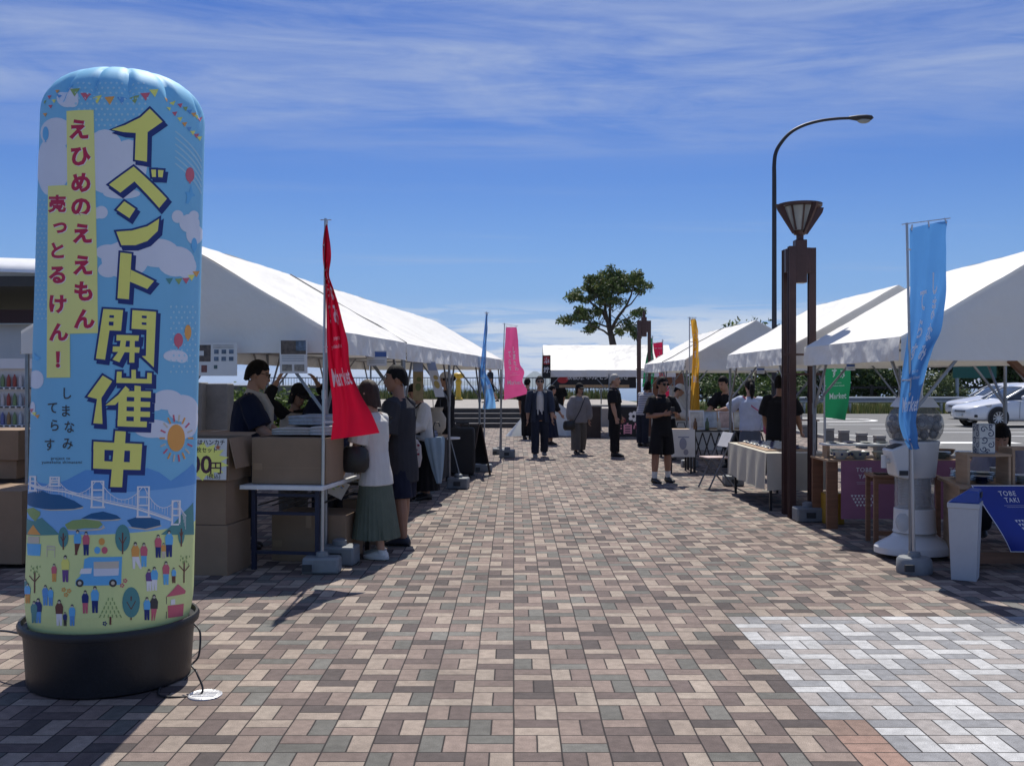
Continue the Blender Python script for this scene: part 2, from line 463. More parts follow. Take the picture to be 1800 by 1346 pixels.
# terrace with steps behind the tents
m_step = mat('step_stone', (.19,.18,.17), .85, var=.25, scale=4, bump=.3)
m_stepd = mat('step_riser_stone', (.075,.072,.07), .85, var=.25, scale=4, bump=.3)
TZ = .62
g = M()
for k in range(4):
    g.mi = 0
    y0 = 33.0 + .36*k; z1 = TZ*(k+1)/4
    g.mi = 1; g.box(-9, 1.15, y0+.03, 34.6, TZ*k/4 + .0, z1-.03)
    g.mi = 0; g.box(-9, 1.15, y0, 34.6 - .002*k, z1-.03, z1)
struct('steps', g, [m_step, m_stepd], smooth=0)
m_terr = mat('terrace_paving', (.30,.275,.25), .9, var=.2, scale=1.5, bump=.3)
g = M(); g.box(-14, -9, 33.0, 53.3, -.1, TZ-.004); g.box(-9, 1.15, 34.6, 53.3, -.1, TZ-.004); g.box(1.15, 5.4, 34.0, 53.3, -.1, TZ-.004)
struct('terrace', g, m_terr, smooth=0)

def leaves(m, centre, rad, n, size, rnd, flat=1.0, up=0.35):
    """leaf-sized faces through a blob"""
    for _ in range(n):
        while True:
            p = Vector((rnd.uniform(-1,1), rnd.uniform(-1,1), rnd.uniform(-1,1)))
            if p.length < 1: break
        p = Vector((rnd.gauss(0,.60), rnd.gauss(0,.60), rnd.gauss(0,.56)))
        if p.length > 1.35: p *= rnd.uniform(.7,1.35)/p.length
        c = Vector((centre[0]+p.x*rad[0], centre[1]+p.y*rad[1], centre[2]+p.z*rad[2]))
        nrm = (Vector((rnd.gauss(0,1), rnd.gauss(0,1), rnd.gauss(0,1)+up)) + p*.6).normalized()
        t = nrm.orthogonal().normalized(); t.rotate(Matrix.Rotation(rnd.uniform(0,6.28), 3, nrm)); b = nrm.cross(t)
        s = size * rnd.uniform(.6, 1.4)
        m.mi = rnd.choice((0,0,0,1,1,2))
        m.add([c - t*s, c - t*s*.1 + b*s*.42, c + t*s + nrm*s*.15, c - t*s*.1 - b*s*.42], [(0,1,2,3)])
    m.mi = 0
def leaf_mats(key, cols):
    return [mat(f'{key}_leaf_{"abc"[i]}'.replace('_a','_dark').replace('_b','_mid').replace('_c','_light'), c, .55, var=.3, scale=1.5, trans=.28, spec=.4) for i, c in enumerate(cols)]
m_bark = mat('bark', (.075,.06,.05), .95, var=.35, scale=6, bump=.8, bscale=25)

# main tree behind the far tent (crown traced in clumps, its trunk leaning a little)
def limb(m, pts, r0, r1, n=8):
    k = len(pts)
    m.tube(pts, [(r0 + (r1-r0)*i/(k-1))*.60 for i in range(k)], n)
def big_tree():
    Y = 31.0
    W = lambda px, py, dy=0: at(px, py, Y) + Vector((0, dy, 0))
    t = thing('broadleaf_tree', 'broad-crowned dark green tree with bare lower branches rising behind the far white tent', 'tree', (at(1076,700,Y).x, Y, TZ))
    inv = Vector((-at(1076,700,Y).x, -Y, -TZ))
    tr = M()
    def L_(ps, r0, r1): limb(tr, [W(*p) + inv for p in ps], r0, r1)
    base = at(1078, 700, Y); base.z = TZ - .1
    tr.tube([base + inv, W(1080,640)+inv, W(1078,608)+inv, W(1074,588)+inv, W(1069,568)+inv], [.22,.17,.145,.12,.09], 10)
    L_([(1070,570),(1062,552,.2),(1050,540,.4),(1040,530,.6)], .12, .04)
    L_([(1068,566),(1064,545),(1063,528),(1066,510)], .13, .04)
    L_([(1072,572),(1073,545,.2),(1075,525,.3),(1080,500,.3)], .11, .04)
    L_([(1075,578),(1085,558,-.3),(1098,540,-.5),(1106,522,-.6),(1110,505,-.6)], .13, .04)
    L_([(1072,590),(1060,582,-.3),(1045,576,-.5),(1030,572,-.6)], .08, .03)
    L_([(1069,575),(1052,568,.3),(1032,566,.5),(1010,564,.5)], .07, .025)
    L_([(1078,590),(1090,582,.2),(1102,578,.3),(1114,578,.3)], .07, .025)
    L_([(1073,584),(1082,574,.2),(1095,562,.5),(1110,556,.7),(1125,550,.9)], .06, .02)
    L_([(1096,543),(1108,535,-.3),(1120,518,-.4),(1128,508,-.4)], .06, .02)
    L_([(1060,548),(1045,535),(1032,527,.2),(1022,521,.3)], .05, .015)
    L_([(1055,543),(1050,525,-.4),(1040,512,-.5)], .05, .015)
    rnd = random.Random(5); cr = M(); cr.mi = 3
    for _ in range(50):
        a = W(rnd.uniform(1030,1115), rnd.uniform(535,575), rnd.uniform(-1,1)); d = Vector((rnd.uniform(-.5,.5), rnd.uniform(-.4,.4), rnd.uniform(.1,.5)))
        cr.tube([a+inv, a+d*.5+inv+Vector((0,0,.05)), a+d+inv], [.02,.014,.006], 5)
    cr.mi = 0
    cl = [(1066,486,20,10),(1045,497,18,9),(1085,493,18,11),(1028,508,17,9),(1050,514,20,10),(1074,511,20,11),(1096,508,15,11),(1012,519,13,8),(1032,527,14,7),(1058,529,15,8),(1082,528,13,8),(1004,523,7,5),
          (1118,482,11,8),(1128,496,10,8),(1132,506,7,6),(1112,498,10,7),(1122,512,6,4),(1106,490,9,6),
          (1024,553,14,8),(1008,562,12,6),(995,566,7,5),(1034,560,10,6),(1040,571,10,5),(1050,548,6,4),
          (1098,573,11,7),(1110,582,9,6),(1088,581,10,6),(1117,588,5,4),(1128,548,7,4),(1120,551,5,3),
          (1038,578,8,4),(1078,478,14,7),(1059,502,14,9),(1020,545,8,4)]
    s = Y / FPX
    for px, py, rx, rz in cl:
        c = W(px, py, rnd.uniform(-.5,.5)) + inv
        for k in range(max(3, int(rx*rz/18))):
            q = c + Vector((rnd.uniform(-.85,.85)*rx*s, rnd.uniform(-.5,.5), rnd.uniform(-.8,.9)*rz*s))
            r = rnd.uniform(.10,.21)
            leaves(cr, q, (r*1.3, r*1.3, r*.8), 72, .066, rnd)
            e = q + Vector((rnd.uniform(-.1,.1), 0, -.25)); cr.mi = 3; cr.tube([(e+q)/2 + Vector((0,.05,-.1)), q], [.012,.005], 4); cr.mi = 0
    tr.build('trunk', m_bark, t)
    cr.build('crown', leaf_mats('broadleaf', [(.06,.095,.026),(.11,.16,.045),(.22,.24,.08)]) + [m_bark], t, smooth=0)
big_tree()
def small_tree(name, label, loc, h, clumps, size, key, cols, seed, group=None, trunk=.12):
    rnd = random.Random(seed)
    t = thing(name, label, 'tree', loc, 0, group)
    tr = M(); tr.tube([(0,0,-.1),(.05,0,h*.35),(0,.05,h*.7)], [trunk,trunk*.8,trunk*.4], 8)
    cr = M()
    for cx, cy, cz, r, n in clumps:
        tr.tube([(0,0,h*.3),(cx*.5,cy*.5,(cz+h*.3)*.5),(cx,cy,cz)], [trunk*.5,trunk*.3,trunk*.1], 6)
        leaves(cr, (cx,cy,cz), (r,r,r*.72), n, size, rnd)
    tr.build('trunk', m_bark, t); cr.build('crown', leaf_mats(key, cols), t, smooth=0)
    return t
GREEN = [(.040,.070,.020),(.070,.115,.032),(.13,.18,.055)]
DARKG = [(.030,.050,.016),(.048,.078,.024),(.085,.115,.04)]
def clumps(rnd, R, h, n, cnt):
    return [(rnd.uniform(-R,R), rnd.uniform(-R*.6,R*.6), h*rnd.uniform(.25,.95), R*rnd.uniform(.35,.6), cnt) for _ in range(n)]
p = at(1020, 700, 31.5)
small_tree('broadleaf_tree', 'tuft of leaves showing above the far tent roof, left of the big tree', (p.x, 31.5, TZ), 2.4,
           [(0,0,1.58,.45,330),(.3,.1,1.5,.35,150),(-.35,0,1.45,.35,160)], .07, 'tuft', GREEN, 3)
# wood behind the guard rail: each tree of its own
tl = [(11.0,'low dark bush behind the guard rail, left of the green Market flag'),(14.4,'dark dense tree beyond the guard rail, behind the green Market flag'),
      (17.6,'dense tree beyond the guard rail, right of the green Market flag'),(20.8,'dark tree beyond the guard rail, behind the blue banner flag'),
      (24.2,'leafy tree beyond the guard rail, above the white cars'),(28.0,'tree beyond the guard rail behind the green road sign'),(31.8,'tree at the right end of the wood beyond the cars')]
rnd = random.Random(11)
for i, (x, lb) in enumerate(tl):
    small_tree('wood_tree', lb, (x, 43.5+rnd.uniform(-1,1.5), -.1), 4.6 if i else 3.2, clumps(rnd, 2.3, 4.4 if i else 3.0, 10, 560), .15, 'wood', DARKG if i % 2 else GREEN, 20+i, 'trees behind the guard rail', .16)
small_tree('shrub', 'round green shrub against the sea between the yellow flag and the right tents', (at(1275,690,33).x, 33, -.1), 1.7, clumps(rnd, .95, 1.7, 7, 300), .09, 'shrub', GREEN, 41, None, .06)
small_tree('shrub', 'dark green tree behind the vendor with black hair under the second right tent', (at(1335,690,36).x, 36, -.1), 2.0, clumps(rnd, 1.6, 1.8, 10, 420), .12, 'shrub', GREEN, 42, None, .1)
# pale flowering bush near cars
small_tree('bush', 'pale leafy bush beyond the rail just left of the rear white car', (at(1655,690,40).x, 40, 0), 1.9, clumps(rnd, 1.2, 1.9, 7, 320), .10, 'bush', [(.07,.10,.04),(.12,.16,.07),(.15,.19,.09)], 43, None, .06)
# grass strip under the rail
def grass_strip(name, x0, x1, y0, y1, z, h, n, seed, cols):
    rnd = random.Random(seed); m = M()
    for _ in range(n):
        x, y = rnd.uniform(x0, x1), rnd.uniform(y0, y1); a = rnd.uniform(0, 6.28); hh = h*rnd.uniform(.4, 1.2)
        dx, dy = cos(a)*.03, sin(a)*.03
        m.mi = rnd.choice((0,1,2))
        m.add([(x-dx,y-dy,z),(x+dx,y+dy,z),(x+rnd.uniform(-.12,.12),y+rnd.uniform(-.12,.12),z+hh)], [(0,1,2)])
    return tag(m.build(name, [mat(name+'_'+s, c, .8, trans=.3) for s, c in zip(('dark','mid','dry'), cols)], smooth=0), kind='stuff', label='tall rough grass', cat='grass')
grass_strip('roadside_grass', 8.5, 36, 47.7, 52.7, -.02, .5, 15000, 1, [(.07,.10,.03),(.12,.15,.05),(.24,.22,.09)])
grass_strip('terrace_grass', -8, 5, 51.0, 53.5, TZ, .55, 5000, 2, [(.05,.08,.03),(.09,.12,.045),(.16,.16,.07)])
# guard rail
m_galv = mat('galvanised_steel', (.33,.36,.39), .45, .75, var=.15, scale=8)
gr = thing('guard_rail', 'grey steel guard rail along the far edge of the car park', 'guard rail', (9.3, 36.9, 0))
prof = [(0,.50),(-.05,.54),(-.05,.60),(0,.65),(-.05,.70),(-.05,.76),(0,.80)]
g = M(); g.loft([[(x, y-.0, z) for y, z in prof] + [(x, y+.012, z) for y, z in prof[::-1]] for x in (0,6,12,18,26)])
g.build('rail_beam', m_galv, gr)
for k in range(12): M().box(k*2.2+.2, k*2.2+.32, .03, .15, -.05, .72).build('post', m_galv, gr)
m_dwood = mat('dark_timber', (.035,.028,.024), .8, var=.3, scale=9)
tf = thing('timber_fence', 'dark brown timber post fence in front of the wood', 'fence', (9, 40.8, 0))
for k in range(13): M().box(k*2.0-.07, k*2.0+.07, -.07, .07, -.1, 1.35).build('post', m_dwood, tf, bevel=.01)
for z in (.55, 1.15): M().box(-.2, 25, -.04, .04, z, z+.12).build('rail', m_dwood, tf)
# road sign far right
rs = thing('road_sign', 'green road sign board on a grey post at the far side of the car park', 'sign', (at(1713,700,39).x, 39, 0))
M().box(-1.1,1.1,-.03,.03,1.7,2.55).build('board', mat('sign_green', (.01,.11,.08), .5), rs)
M().tube([(-.85,.08,-.1),(-.85,.08,2.4)], .09, 10).build('post', m_galv, rs)
# railing at the seaward edge
m_rail = mat('railing_paint', (.10,.12,.14), .5, .3)
rl = thing('terrace_railing', 'dark metal railing with upright bars on the terrace edge above the sea', 'railing', (-14, 40.6, TZ))
g = M()
g.box(0,19.3,-.025,.025,1.08,1.13); g.box(0,19.3,-.02,.02,.10,.14)
g.build('rail', m_rail, rl)
g = M()
for k in range(128):
    if k % 12: g.box(k*.15-.009, k*.15+.009, -.009, .009, .141, 1.079)
tag(g.build('bars', m_rail, rl, smooth=0), kind='stuff')
for k in range(11): M().box(k*1.8-.035, k*1.8+.035, .03, .10, -.02, 1.16).build('post', m_rail, rl)
# hills across the water
m_hill = mat('hill_forest', (.045,.075,.05), .95, var=.3, scale=.01)
g = M()
def isle(px0, px1, peak, Y, n=24, seed=1):
    for k in range(n):
        pass
def hill(name, pts, Y, seed):
    g = M(); n = 40
    x0, x1 = pts[0][0], pts[-1][0]
    def hgt(px):
        for (a, ya), (b, yb) in zip(pts, pts[1:]):
            if a <= px <= b:
                t = (px-a)/(b-a); t = t*t*(3-2*t); return ya + (yb-ya)*t
        return pts[-1][1]
    def fn(u, v):
        px = x0 + (x1-x0)*u; b = at(px, hgt(px), Y)
        top = max(b.z, -61)
        w = sin(pi*v)
        z = -61 + (top+61)*w + noise.noise((u*14, v*6, seed))*(top+61)*.10*w
        return (b.x, Y*K + (v-.5)*2200, z)
    g.grid(fn, n, 14)
    struct(name, g, m_hill)
hill('island_hill', [(905,671),(922,664),(932,656),(941,652),(952,657),(963,664),(985,670)], 9000, 1)
hill('island_hill', [(640,671),(700,668),(760,666),(820,669),(870,671)], 12000, 2)
hill('island_hill', [(1180,671),(1230,668),(1280,667),(1330,670)], 14000, 3)

# air over the water: one closed box of thin haze
hz = M(); hz.box(-16000, 16000, -300, 17000, -62, 150)
ho = hz.build('haze', [], smooth=0)
hm = bpy.data.materials.new('haze_air'); hm.use_nodes = True
hm.node_tree.nodes.clear()
_v = hm.node_tree.nodes.new('ShaderNodeVolumePrincipled'); _o = hm.node_tree.nodes.new('ShaderNodeOutputMaterial')
_v.inputs['Color'].default_value = (.80, .88, 1.0, 1); _v.inputs['Density'].default_value = 0.00006; _v.inputs['Anisotropy'].default_value = 0.2
hm.node_tree.links.new(_v.outputs[0], _o.inputs['Volume'])
ho.data.materials.append(hm); tag(ho, kind='stuff', label='thin blue haze over the sea', cat='haze')
# ------------------------------------------------------------------ tents
def tent_fabric():
    m = mat('tent_canvas', (.77,.755,.71), .55, var=.035, scale=1.6, bump=.6, bscale=3.2, trans=.09, spec=.35, bdist=.05)
    return m
m_canvas = tent_fabric()
m_pipe = mat('tent_pipe', (.24,.25,.27), .38, .8, var=.15, scale=12)
m_grey = mat('grey_plastic', (.17,.185,.20), .55, var=.15, scale=8)
VAL = .20
def tent(label, loc, rz, x0, x1, length, eave, ridge, posts, seed, gables=(True, True), seams=(), group='white event tents', gable_drop=.2, ins_=.03):
    t = thing('event_tent', label, 'tent', loc, rz, group); FINAL.add(t)
    xm = (x0+x1)/2; hw = (x1-x0)/2
    S = seed*7.3
    m = M()
    def rip(a, b, amp, fx, fy): return amp*(noise.noise((a*fx+S, b*fy, S)) + .5*noise.noise((a*fx*2.3, b*fy*2.3+S, 2)))
    bays = [0]+list(posts)+[length]
    def slope(side):
        def fn(u, v):
            y = length*u; d = hw*(1-v)                 # v 0 eave ... 1 ridge
            x = xm + side*d
            z = eave + (ridge-eave)*v
            sag = 0
            for a, b in zip(bays, bays[1:]):
                if a <= y <= b and b > a: sag = sin(pi*(y-a)/(b-a))
            z -= .055*sag*sin(pi*min(1,v*1.0)) * (1 - .2*v)
            z += rip(y + v*1.3*side, v*2.2, .014, 2.4, .9)*(1-v*.4)*min(1, .25+v*5)
            # tension creases running from the eave up the slope
            z += .014*min(1, v*7)*sin((y*9 + 4*rip(y, v, 1, 1.5, 1)) + v*2.5*side)*exp(-((v-.05)/.30)**2)
            return (x, y, z)
        return fn
    nu = max(24, int(length*16))
    m.grid(slope(1), nu, 22); m.grid(lambda u, v: slope(-1)(1-u, v), nu, 22)
    def val(side):
        def fn(u, v):
            y = length*u; x = xm + side*hw
            fx = .007*v*sin(y*11+3*rip(y,0,1,1.3,1)) + .02*v*rip(y, v, 1, 3, 1) + .012*(.3+v)*rip(y*1.0+v*.25, v*.6, 1, 7, 2)
            gap = 0
            for p in posts: gap += exp(-((y-p)/.05)**2)
            zt = slope(side)(u, 0)[2]
            return (x + side*(fx + .012*v - .05*gap*v), y, zt - VAL*v + .006*rip(y,1,1,2,1)*v)
        return fn
    m.grid(val(1), nu*2, 6); m.grid(lambda u, v: val(-1)(1-u, v), nu*2, 6)
    for end, on in zip((0, 1), gables):
        if not on: continue
        yy = -.015 if end == 0 else length+.015
        sg = -1 if end == 0 else 1
        def fn(u, v):
            x = x0 + (x1-x0)*(u if end == 0 else 1-u)
            d = abs(x-xm)/hw
            top = eave + (ridge-eave)*(1-d); bot = eave - gable_drop + .03*sin(pi*u)*0
            z = bot + (top-bot)*v
            w = sin(pi*v)*min(1, (top-bot)*3)
            y = yy + sg*(.03*w*rip(x, z, 1, 1.2, 1.8) + .012*(1-v)*sin(x*8+rip(x,z,3,1,1)))
            if v > .98: y = yy
            return (x, y, z)
        m.grid(fn, 40, 16)
    m.build('canopy', m_canvas, t, smooth=60)
    # stitched seams lying on the roof
    if seams:
        s = M()
        for y in seams:
            for side in (1, -1):
                f = slope(side)
                pts = [Vector(f(y/length, k/16)) + Vector((side*.004,0,.007)) for k in range(17)]
                s.tube(pts, .008, 5)
        s.build('seam_cord', mat('seam_cord', (.16,.16,.17), .7), t)
    # frame
    f = M(); r = .016; ze = eave-.03
    for x in (x0+ins_, x1-.03): f.tube([(x,.02,ze),(x,length-.02,ze)], r, 8)
    f.tube([(xm,.02,ridge-.05),(xm,length-.02,ridge-.05)], r, 8)
    ys = [.03]+list(posts)+[length-.03]
    for y in ys:
        f.tube([(x0+.03,y,ze),(xm,y,ridge-.05),(x1-.03,y,ze)], r, 8)
        f.tube([(x0+.03,y,ze-.001),(x1-.03,y,ze-.001)], r*.8, 8)
        f.tube([(xm-hw*.5,y,(ze+ridge)/2-.03),(xm,y,ze),(xm+hw*.5,y,(ze+ridge)/2-.03)], r*.7, 6)
    f.build('roof_frame', m_pipe, t)
    for i, y in enumerate(ys):
        for x, ins in ((x0+ins_, 1), (x1-.03, -1)):
            p = M(); p.tube([(x,y,0),(x,y,ze)], .019, 10); p.tube([(x,y,1.18),(x,y,1.30)], .025, 10); p.tube([(x,y,0),(x,y,.02)], .05, 10)
            p.build('post', m_pipe, t)
            for dy in ((1,) if i == 0 else (-1,) if i == len(ys)-1 else (1,-1)):
                M().bar((x,y,1.24),(x,y+dy*.55,ze-.01), .022,.022).build('brace', m_pipe, t)
            M().bar((x,y,1.26),(x+ins*.5,y,ze-.012), .022,.022).build('brace', m_pipe, t)
    return t
A_ = radians(-6.5)
LX, LY = -1.57, 8.45
def lft(x, y, z=0):
    """point in the left row's own directions (x across, y along)"""
    return Vector((LX + x*cos(A_) - y*sin(A_), LY + x*sin(A_) + y*cos(A_), z))
tent('nearest white tent on the left, its gable end facing the viewer behind the inflatable column', (LX, LY, 0), A_, -2.76, 0, 2.97, 1.98, 2.78, [], 1, (True, False))
p = lft(0, 2.99)
tent('long white tent of three bays continuing the left row behind the nearest left tent', (p.x, p.y, 0), A_, -2.76, 0, 8.9, 1.97, 2.77, [2.95, 5.92], 2, (False, True), (.03,))
tent('nearest white tent on the right, over the pottery stall', (3.20, 8.27, 0), 0, 0, 2.68, 2.73, 1.91, 2.69, [], 3, seams=(), ins_=.10)
tent('second white tent on the right, directly behind the brown lamp post', (3.19, 11.64, 0), 0, 0, 2.58, 3.25, 1.93, 2.66, [], 4)
tent('third white tent on the right, farther off behind the yellow flag', (3.15, 18.33, 0), 0, 0, 2.6, 5.72, 1.94, 2.66, [2.86], 5, seams=(2.86,))
tent('farthest white tent, standing crosswise at the end of the walkway under the tree', (4.62, 28.5, 0), radians(90), 0, 2.6, 3.75, 1.86, 2.62, [1.9], 6, (False, False))
# post weights
def weight(loc, label, rz=0, s=1.0):
    t = thing('tent_weight', label, 'weight', loc, rz, 'grey tent weights')
    w = .15*s
    b = M(); b.loft([[(-w,-w*.75,0),(w,-w*.75,0),(w,w*.75,0),(-w,w*.75,0)],[(-w,-w*.75,.16*s),(w,-w*.75,.16*s),(w,w*.75,.16*s),(-w,w*.75,.16*s)]])
    b.build('body', m_grey, t, bevel=.02)
    c = M(); c.lathe([(.06*s,.161*s),(.06*s,.20*s),(.035*s,.215*s)], n=16); c.build('collar', m_grey, t)
    h = M(); h.box(-.05*s,.05*s,-w*.75-.012,-w*.75-.002,.05*s,.11*s); h.build('grip', mat('dark_plastic', (.03,.033,.037), .6), t)
    return t
for y, lb in ((0,'grey weight at the foot of the nearest left tent post, beside the red flag'),(5.96,'grey weight at the tent post beside the woman with the blue umbrella'),(11.85,'grey weight at the far end of the left tent row')):
    p = lft(.10, y); FINAL.add(weight(p, lb, A_))
weight((3.24, 8.46, 0), 'grey weight at the foot of the tent post beside the brown lamp post')
weight((3.24, 11.35, 0), 'grey weight at the tent post by the folding chair', 0, .95)
weight((3.22, 18.4, 0), 'grey weight at the farthest right tent post')

# ------------------------------------------------------------------ inflatable column
PX, PY, PR, PZ0 = -2.105, 5.22, .402, .30
LEAN = .028
def column():
    t = thing('inflatable_column', 'tall light blue inflatable advertising column with yellow lettering standing in a black tub', 'inflatable', (PX, PY, 0)); FINAL.add(t)
    sh_z = 2.89
    def Rz(z):
        if z < .45: return PR*(1.015 - .03*((.45-z)/.12)**2)
        return PR*(1.015 - .02*(z-.45)/2.5)
    def Sf(th, z, off=0.0):
        """th: angle round the column, 0 facing -Y (the viewer), positive to the right"""
        r = Rz(min(z, sh_z)) + off
        if z > sh_z:
            q = min(1, (z-sh_z)/.25)
            r = (Rz(sh_z))*(1-q**2.4)**(1/2.4) + off
            pk = (.5+.5*cos(th*13+1.0*sin(th*3)))**8
            r *= 1 - .06*pk*sin(pi*min(1,q*1.3))
        z2 = z + (.0 if z <= sh_z else -.022*pk*(z-sh_z)/.25*(1-(z-sh_z)/.25)*3)
        return Vector((r*sin(th) + LEAN*(z-PZ0), -r*cos(th), z2))
    m = M()
    zs = [PZ0+.02*k for k in range(6)] + [PZ0+.12 + (sh_z-PZ0-.12)*k/30 for k in range(1,31)] + [sh_z + .25*(1-(1-k/14)**2)*.9995 for k in range(1, 15)]
    n = 120
    m.loft([[Sf(-2*pi*k/n*-1, z) for k in range(n)] for z in zs])
    skin_i, cols = 0, []
    mats = [mat('column_fabric_blue', (.25,.62,.88), .62, var=.06, scale=2, bump=.15, bscale=7, trans=.12)]
    def C(name, c):
        mm = mat('print_'+name, tuple(min(.9, q*1.22) for q in c), .62, var=.05, scale=3)
        if mm not in mats: mats.append(mm)
        return mats.index(mm)
    E = Vector((0,0,EYE))
    def uv(px, py):
        """photo position of the print -> arc length and height on the column"""
        d = Vector(((px-CX)/LENS, 1, -(py-CY)/LENS))
        th, z = 0, 0
        zz = EYE + d.z*4.9
        for _ in range(4):
            cx = PX + LEAN*(zz-PZ0); r = Rz(zz)
            a = d.x**2 + d.y**2; b = -2*(d.x*cx + d.y*PY); c = cx*cx + PY*PY - r*r
            D = b*b - 4*a*c
            if D < 0:
                s = -b/(2*a)
            else: s = (-b - sqrt(D))/(2*a)
            zz = EYE + d.z*s
        p = d*s
        th = atan2(p.x-cx, -(p.y-PY))
        return (th*PR, zz)
    lev = [0]
    def put(polys, mi, level, raw=False):
        ps = polys if raw else [[uv(*q) for q in p] for p in polys]
        for p in ps:
            lev[0] += 1
            off = .0007 + .0004*level + .000008*(lev[0] % 40)
            lay(m, [p], lambda u, v: Sf(u/PR, v, off), mi, .02, .05 if raw else None)
    def Z(i, pts):
        k = 400/1346; oy = {1:100, 2:450, 3:850}[i]
        return [(x*k, y*k+oy) for x, y in pts]
    wht = C('cloud_white', (.62,.66,.78)); nav = C('navy', (.012,.03,.16)); yel = C('yellow', (.74,.72,.17)); pal = C('pale_yellow', (.78,.74,.25))
    red = C('crimson', (.45,.02,.07)); mid = C('mid_blue', (.10,.30,.62)); sea = C('sea_blue', (.19,.42,.72)); isl = C('island_blue', (.012,.10,.24))
    grn = C('olive', (.25,.36,.13)); lawn = C('lawn', (.62,.70,.30)); tea = C('teal', (.08,.25,.25)); org = C('orange', (.70,.33,.08)); skyb = C('sky_blue', (.12,.42,.72))
    brn = C('brown', (.14,.05,.04)); wh2 = C('white', (.8,.8,.82)); pnk = C('rose', (.55,.12,.17)); dot = C('dots', (.36,.60,.84)); ink = C('ink', (.05,.05,.05)); vio = C('violet', (.13,.06,.22)); sand = C('sand', (.55,.50,.40))
    # lawn, sea and hills wrap right round
    import itertools
    def band(z0, z1, mi, level):
        hw = pi*PR*.999
        put([rect(-hw, z0, hw, z1)], mi, level, raw=True)
    z_lawn = uv(200, 938)[1]; z_sea = uv(200, 858)[1]
    band(PZ0+.005, z_lawn, lawn, 0); band(z_lawn, z_sea, sea, 0)
    hw = pi*PR
    put([[(-hw,z_sea-.02),(hw,z_sea-.02),(hw*.8,z_sea+.05),(hw*.6,z_sea+.02)] + [uv(338,815),uv(318,832),uv(300,845),uv(280,830),uv(258,822),uv(240,835),uv(215,832),uv(180,825),uv(150,826),uv(120,842),uv(95,852)] + [(-hw*.6,z_sea+.05)]], mid, 1, raw=True)
    # clouds
    for cl in ([(1,335,450,95,90),(1,290,650,70,170),(1,620,560,110,130),(1,640,700,130,110),(1,760,640,110,150),(1,720,810,110,30),(1,330,640,90,150)],
               [(1,400,240,65,60),(1,430,265,35,35)], [(1,600,920,38,38),(1,565,925,45,35)],
               [(1,1050,945,35,38),(1,1120,985,60,55),(1,1150,1050,50,60),(1,1145,940,30,30)],
               [(1,640,1155,75,45),(1,740,1200,140,110),(1,930,1160,130,85),(1,1040,1210,110,90),(1,640,1260,60,45),(1,1100,1240,60,70)],
               [(2,1035,590,70,35),(2,1075,600,35,32)], [(2,990,850,90,60),(2,1080,900,90,80),(2,920,870,50,45),(2,1120,960,50,110)],[(2,900,1020,110,55),(2,1020,1040,120,50)],
               [(2,215,730,45,55)],[(2,195,900,15,40)]):
        put([Z(i, ell(x, y, rx, ry, 20)) for i, x, y, rx, ry in cl], wht, 1)
    # dot screens
    ds = []
    for i in range(13):
        for j in range(9):
            ds.append(Z(1, ell(450+i*34+(j%2)*17, 150+j*32, 8, 8, 6)))
    for i in range(3):
        for j in range(26):
            ds.append(Z(2, ell(215+i*24+(j%2)*12, -330+j*28, 6, 6, 6)))
    for i in range(5):
        for j in range(13):
            ds.append(Z(2, ell(1010+i*32+(j%2)*16, 300+j*32, 6, 8, 6)))
    put(ds, dot, 2)
    # bunting
    def bunt(i, pts, cols, s=30):
        for k, (x, y) in enumerate(pts):
            put([Z(i, [(x-s, y-s*.75), (x+s, y-s*.9), (x+2, y+s*.8)])], cols[k % len(cols)], 3)
    bunt(1, [(395,185),(440,212),(505,238),(573,255),(648,262),(722,262),(795,255),(860,238),(915,215)], [skyb,grn,pnk,yel,org,mid,grn,pnk,yel])
    bunt(1, [(995,245),(1030,268),(1066,290),(1096,310),(1120,328),(1145,345),(1165,358),(1182,370)], [org,yel,pnk,grn,mid,org,yel,pnk], 16)
    bunt(1, [(1000,308),(1032,340),(1062,372),(1090,402),(1116,430),(1138,452),(1160,470),(1178,485)], [yel,pnk,yel,org,mid,yel,pnk,yel], 16)
    bunt(1, [(332,205),(290,240),(262,270),(345,232),(320,265),(300,297),(268,345)], [org,pnk,grn,mid,yel,pnk,org], 13)
    bunt(2, [(1000,150),(1055,152),(1098,148),(1130,130),(1158,108)], [tea,grn,pnk,yel,org], 22)
    bunt(2, [(188,915),(205,935),(222,950)], [pnk,yel,org], 14)
    # balloons, bird
    for i, x, y, rx, ry, c in ((1,1122,698,26,44,pnk),(2,1054,498,27,42,pnk),(2,1110,450,20,44,org),(1,1147,1110,17,40,skyb),(1,272,455,18,42,skyb)):
        put([Z(i, ell(x, y, rx, ry, 18)), Z(i, [(x-6,y+ry+8),(x+6,y+ry+8),(x,y+ry-6)])], c, 3)
    put([Z(1, [(1128,758),(1138,805),(1155,820),(1132,830),(1112,870),(1096,868),(1105,825),(1092,800),(1118,800)])], skyb, 3)
    put([Z(2, [(205,568),(225,595),(245,600),(225,620),(205,612)])], skyb, 3)
    # sun
    put([Z(2, ell(1040, 1075, 52, 80, 26))], org, 3)
    for k in range(18):
        a = 2*pi*k/18
        put(line(Z(2, [(1042+68*cos(a), 1077+98*sin(a)), (1042+100*cos(a), 1077+140*sin(a))]), 3), (org, pnk, sand)[k % 3], 3)
    # stripes patch
    put([q for k in range(6) for q in line(Z(1, [(1035, 440+k*38), (1190, 560+k*38+60)]), 2.2)], dot, 1)
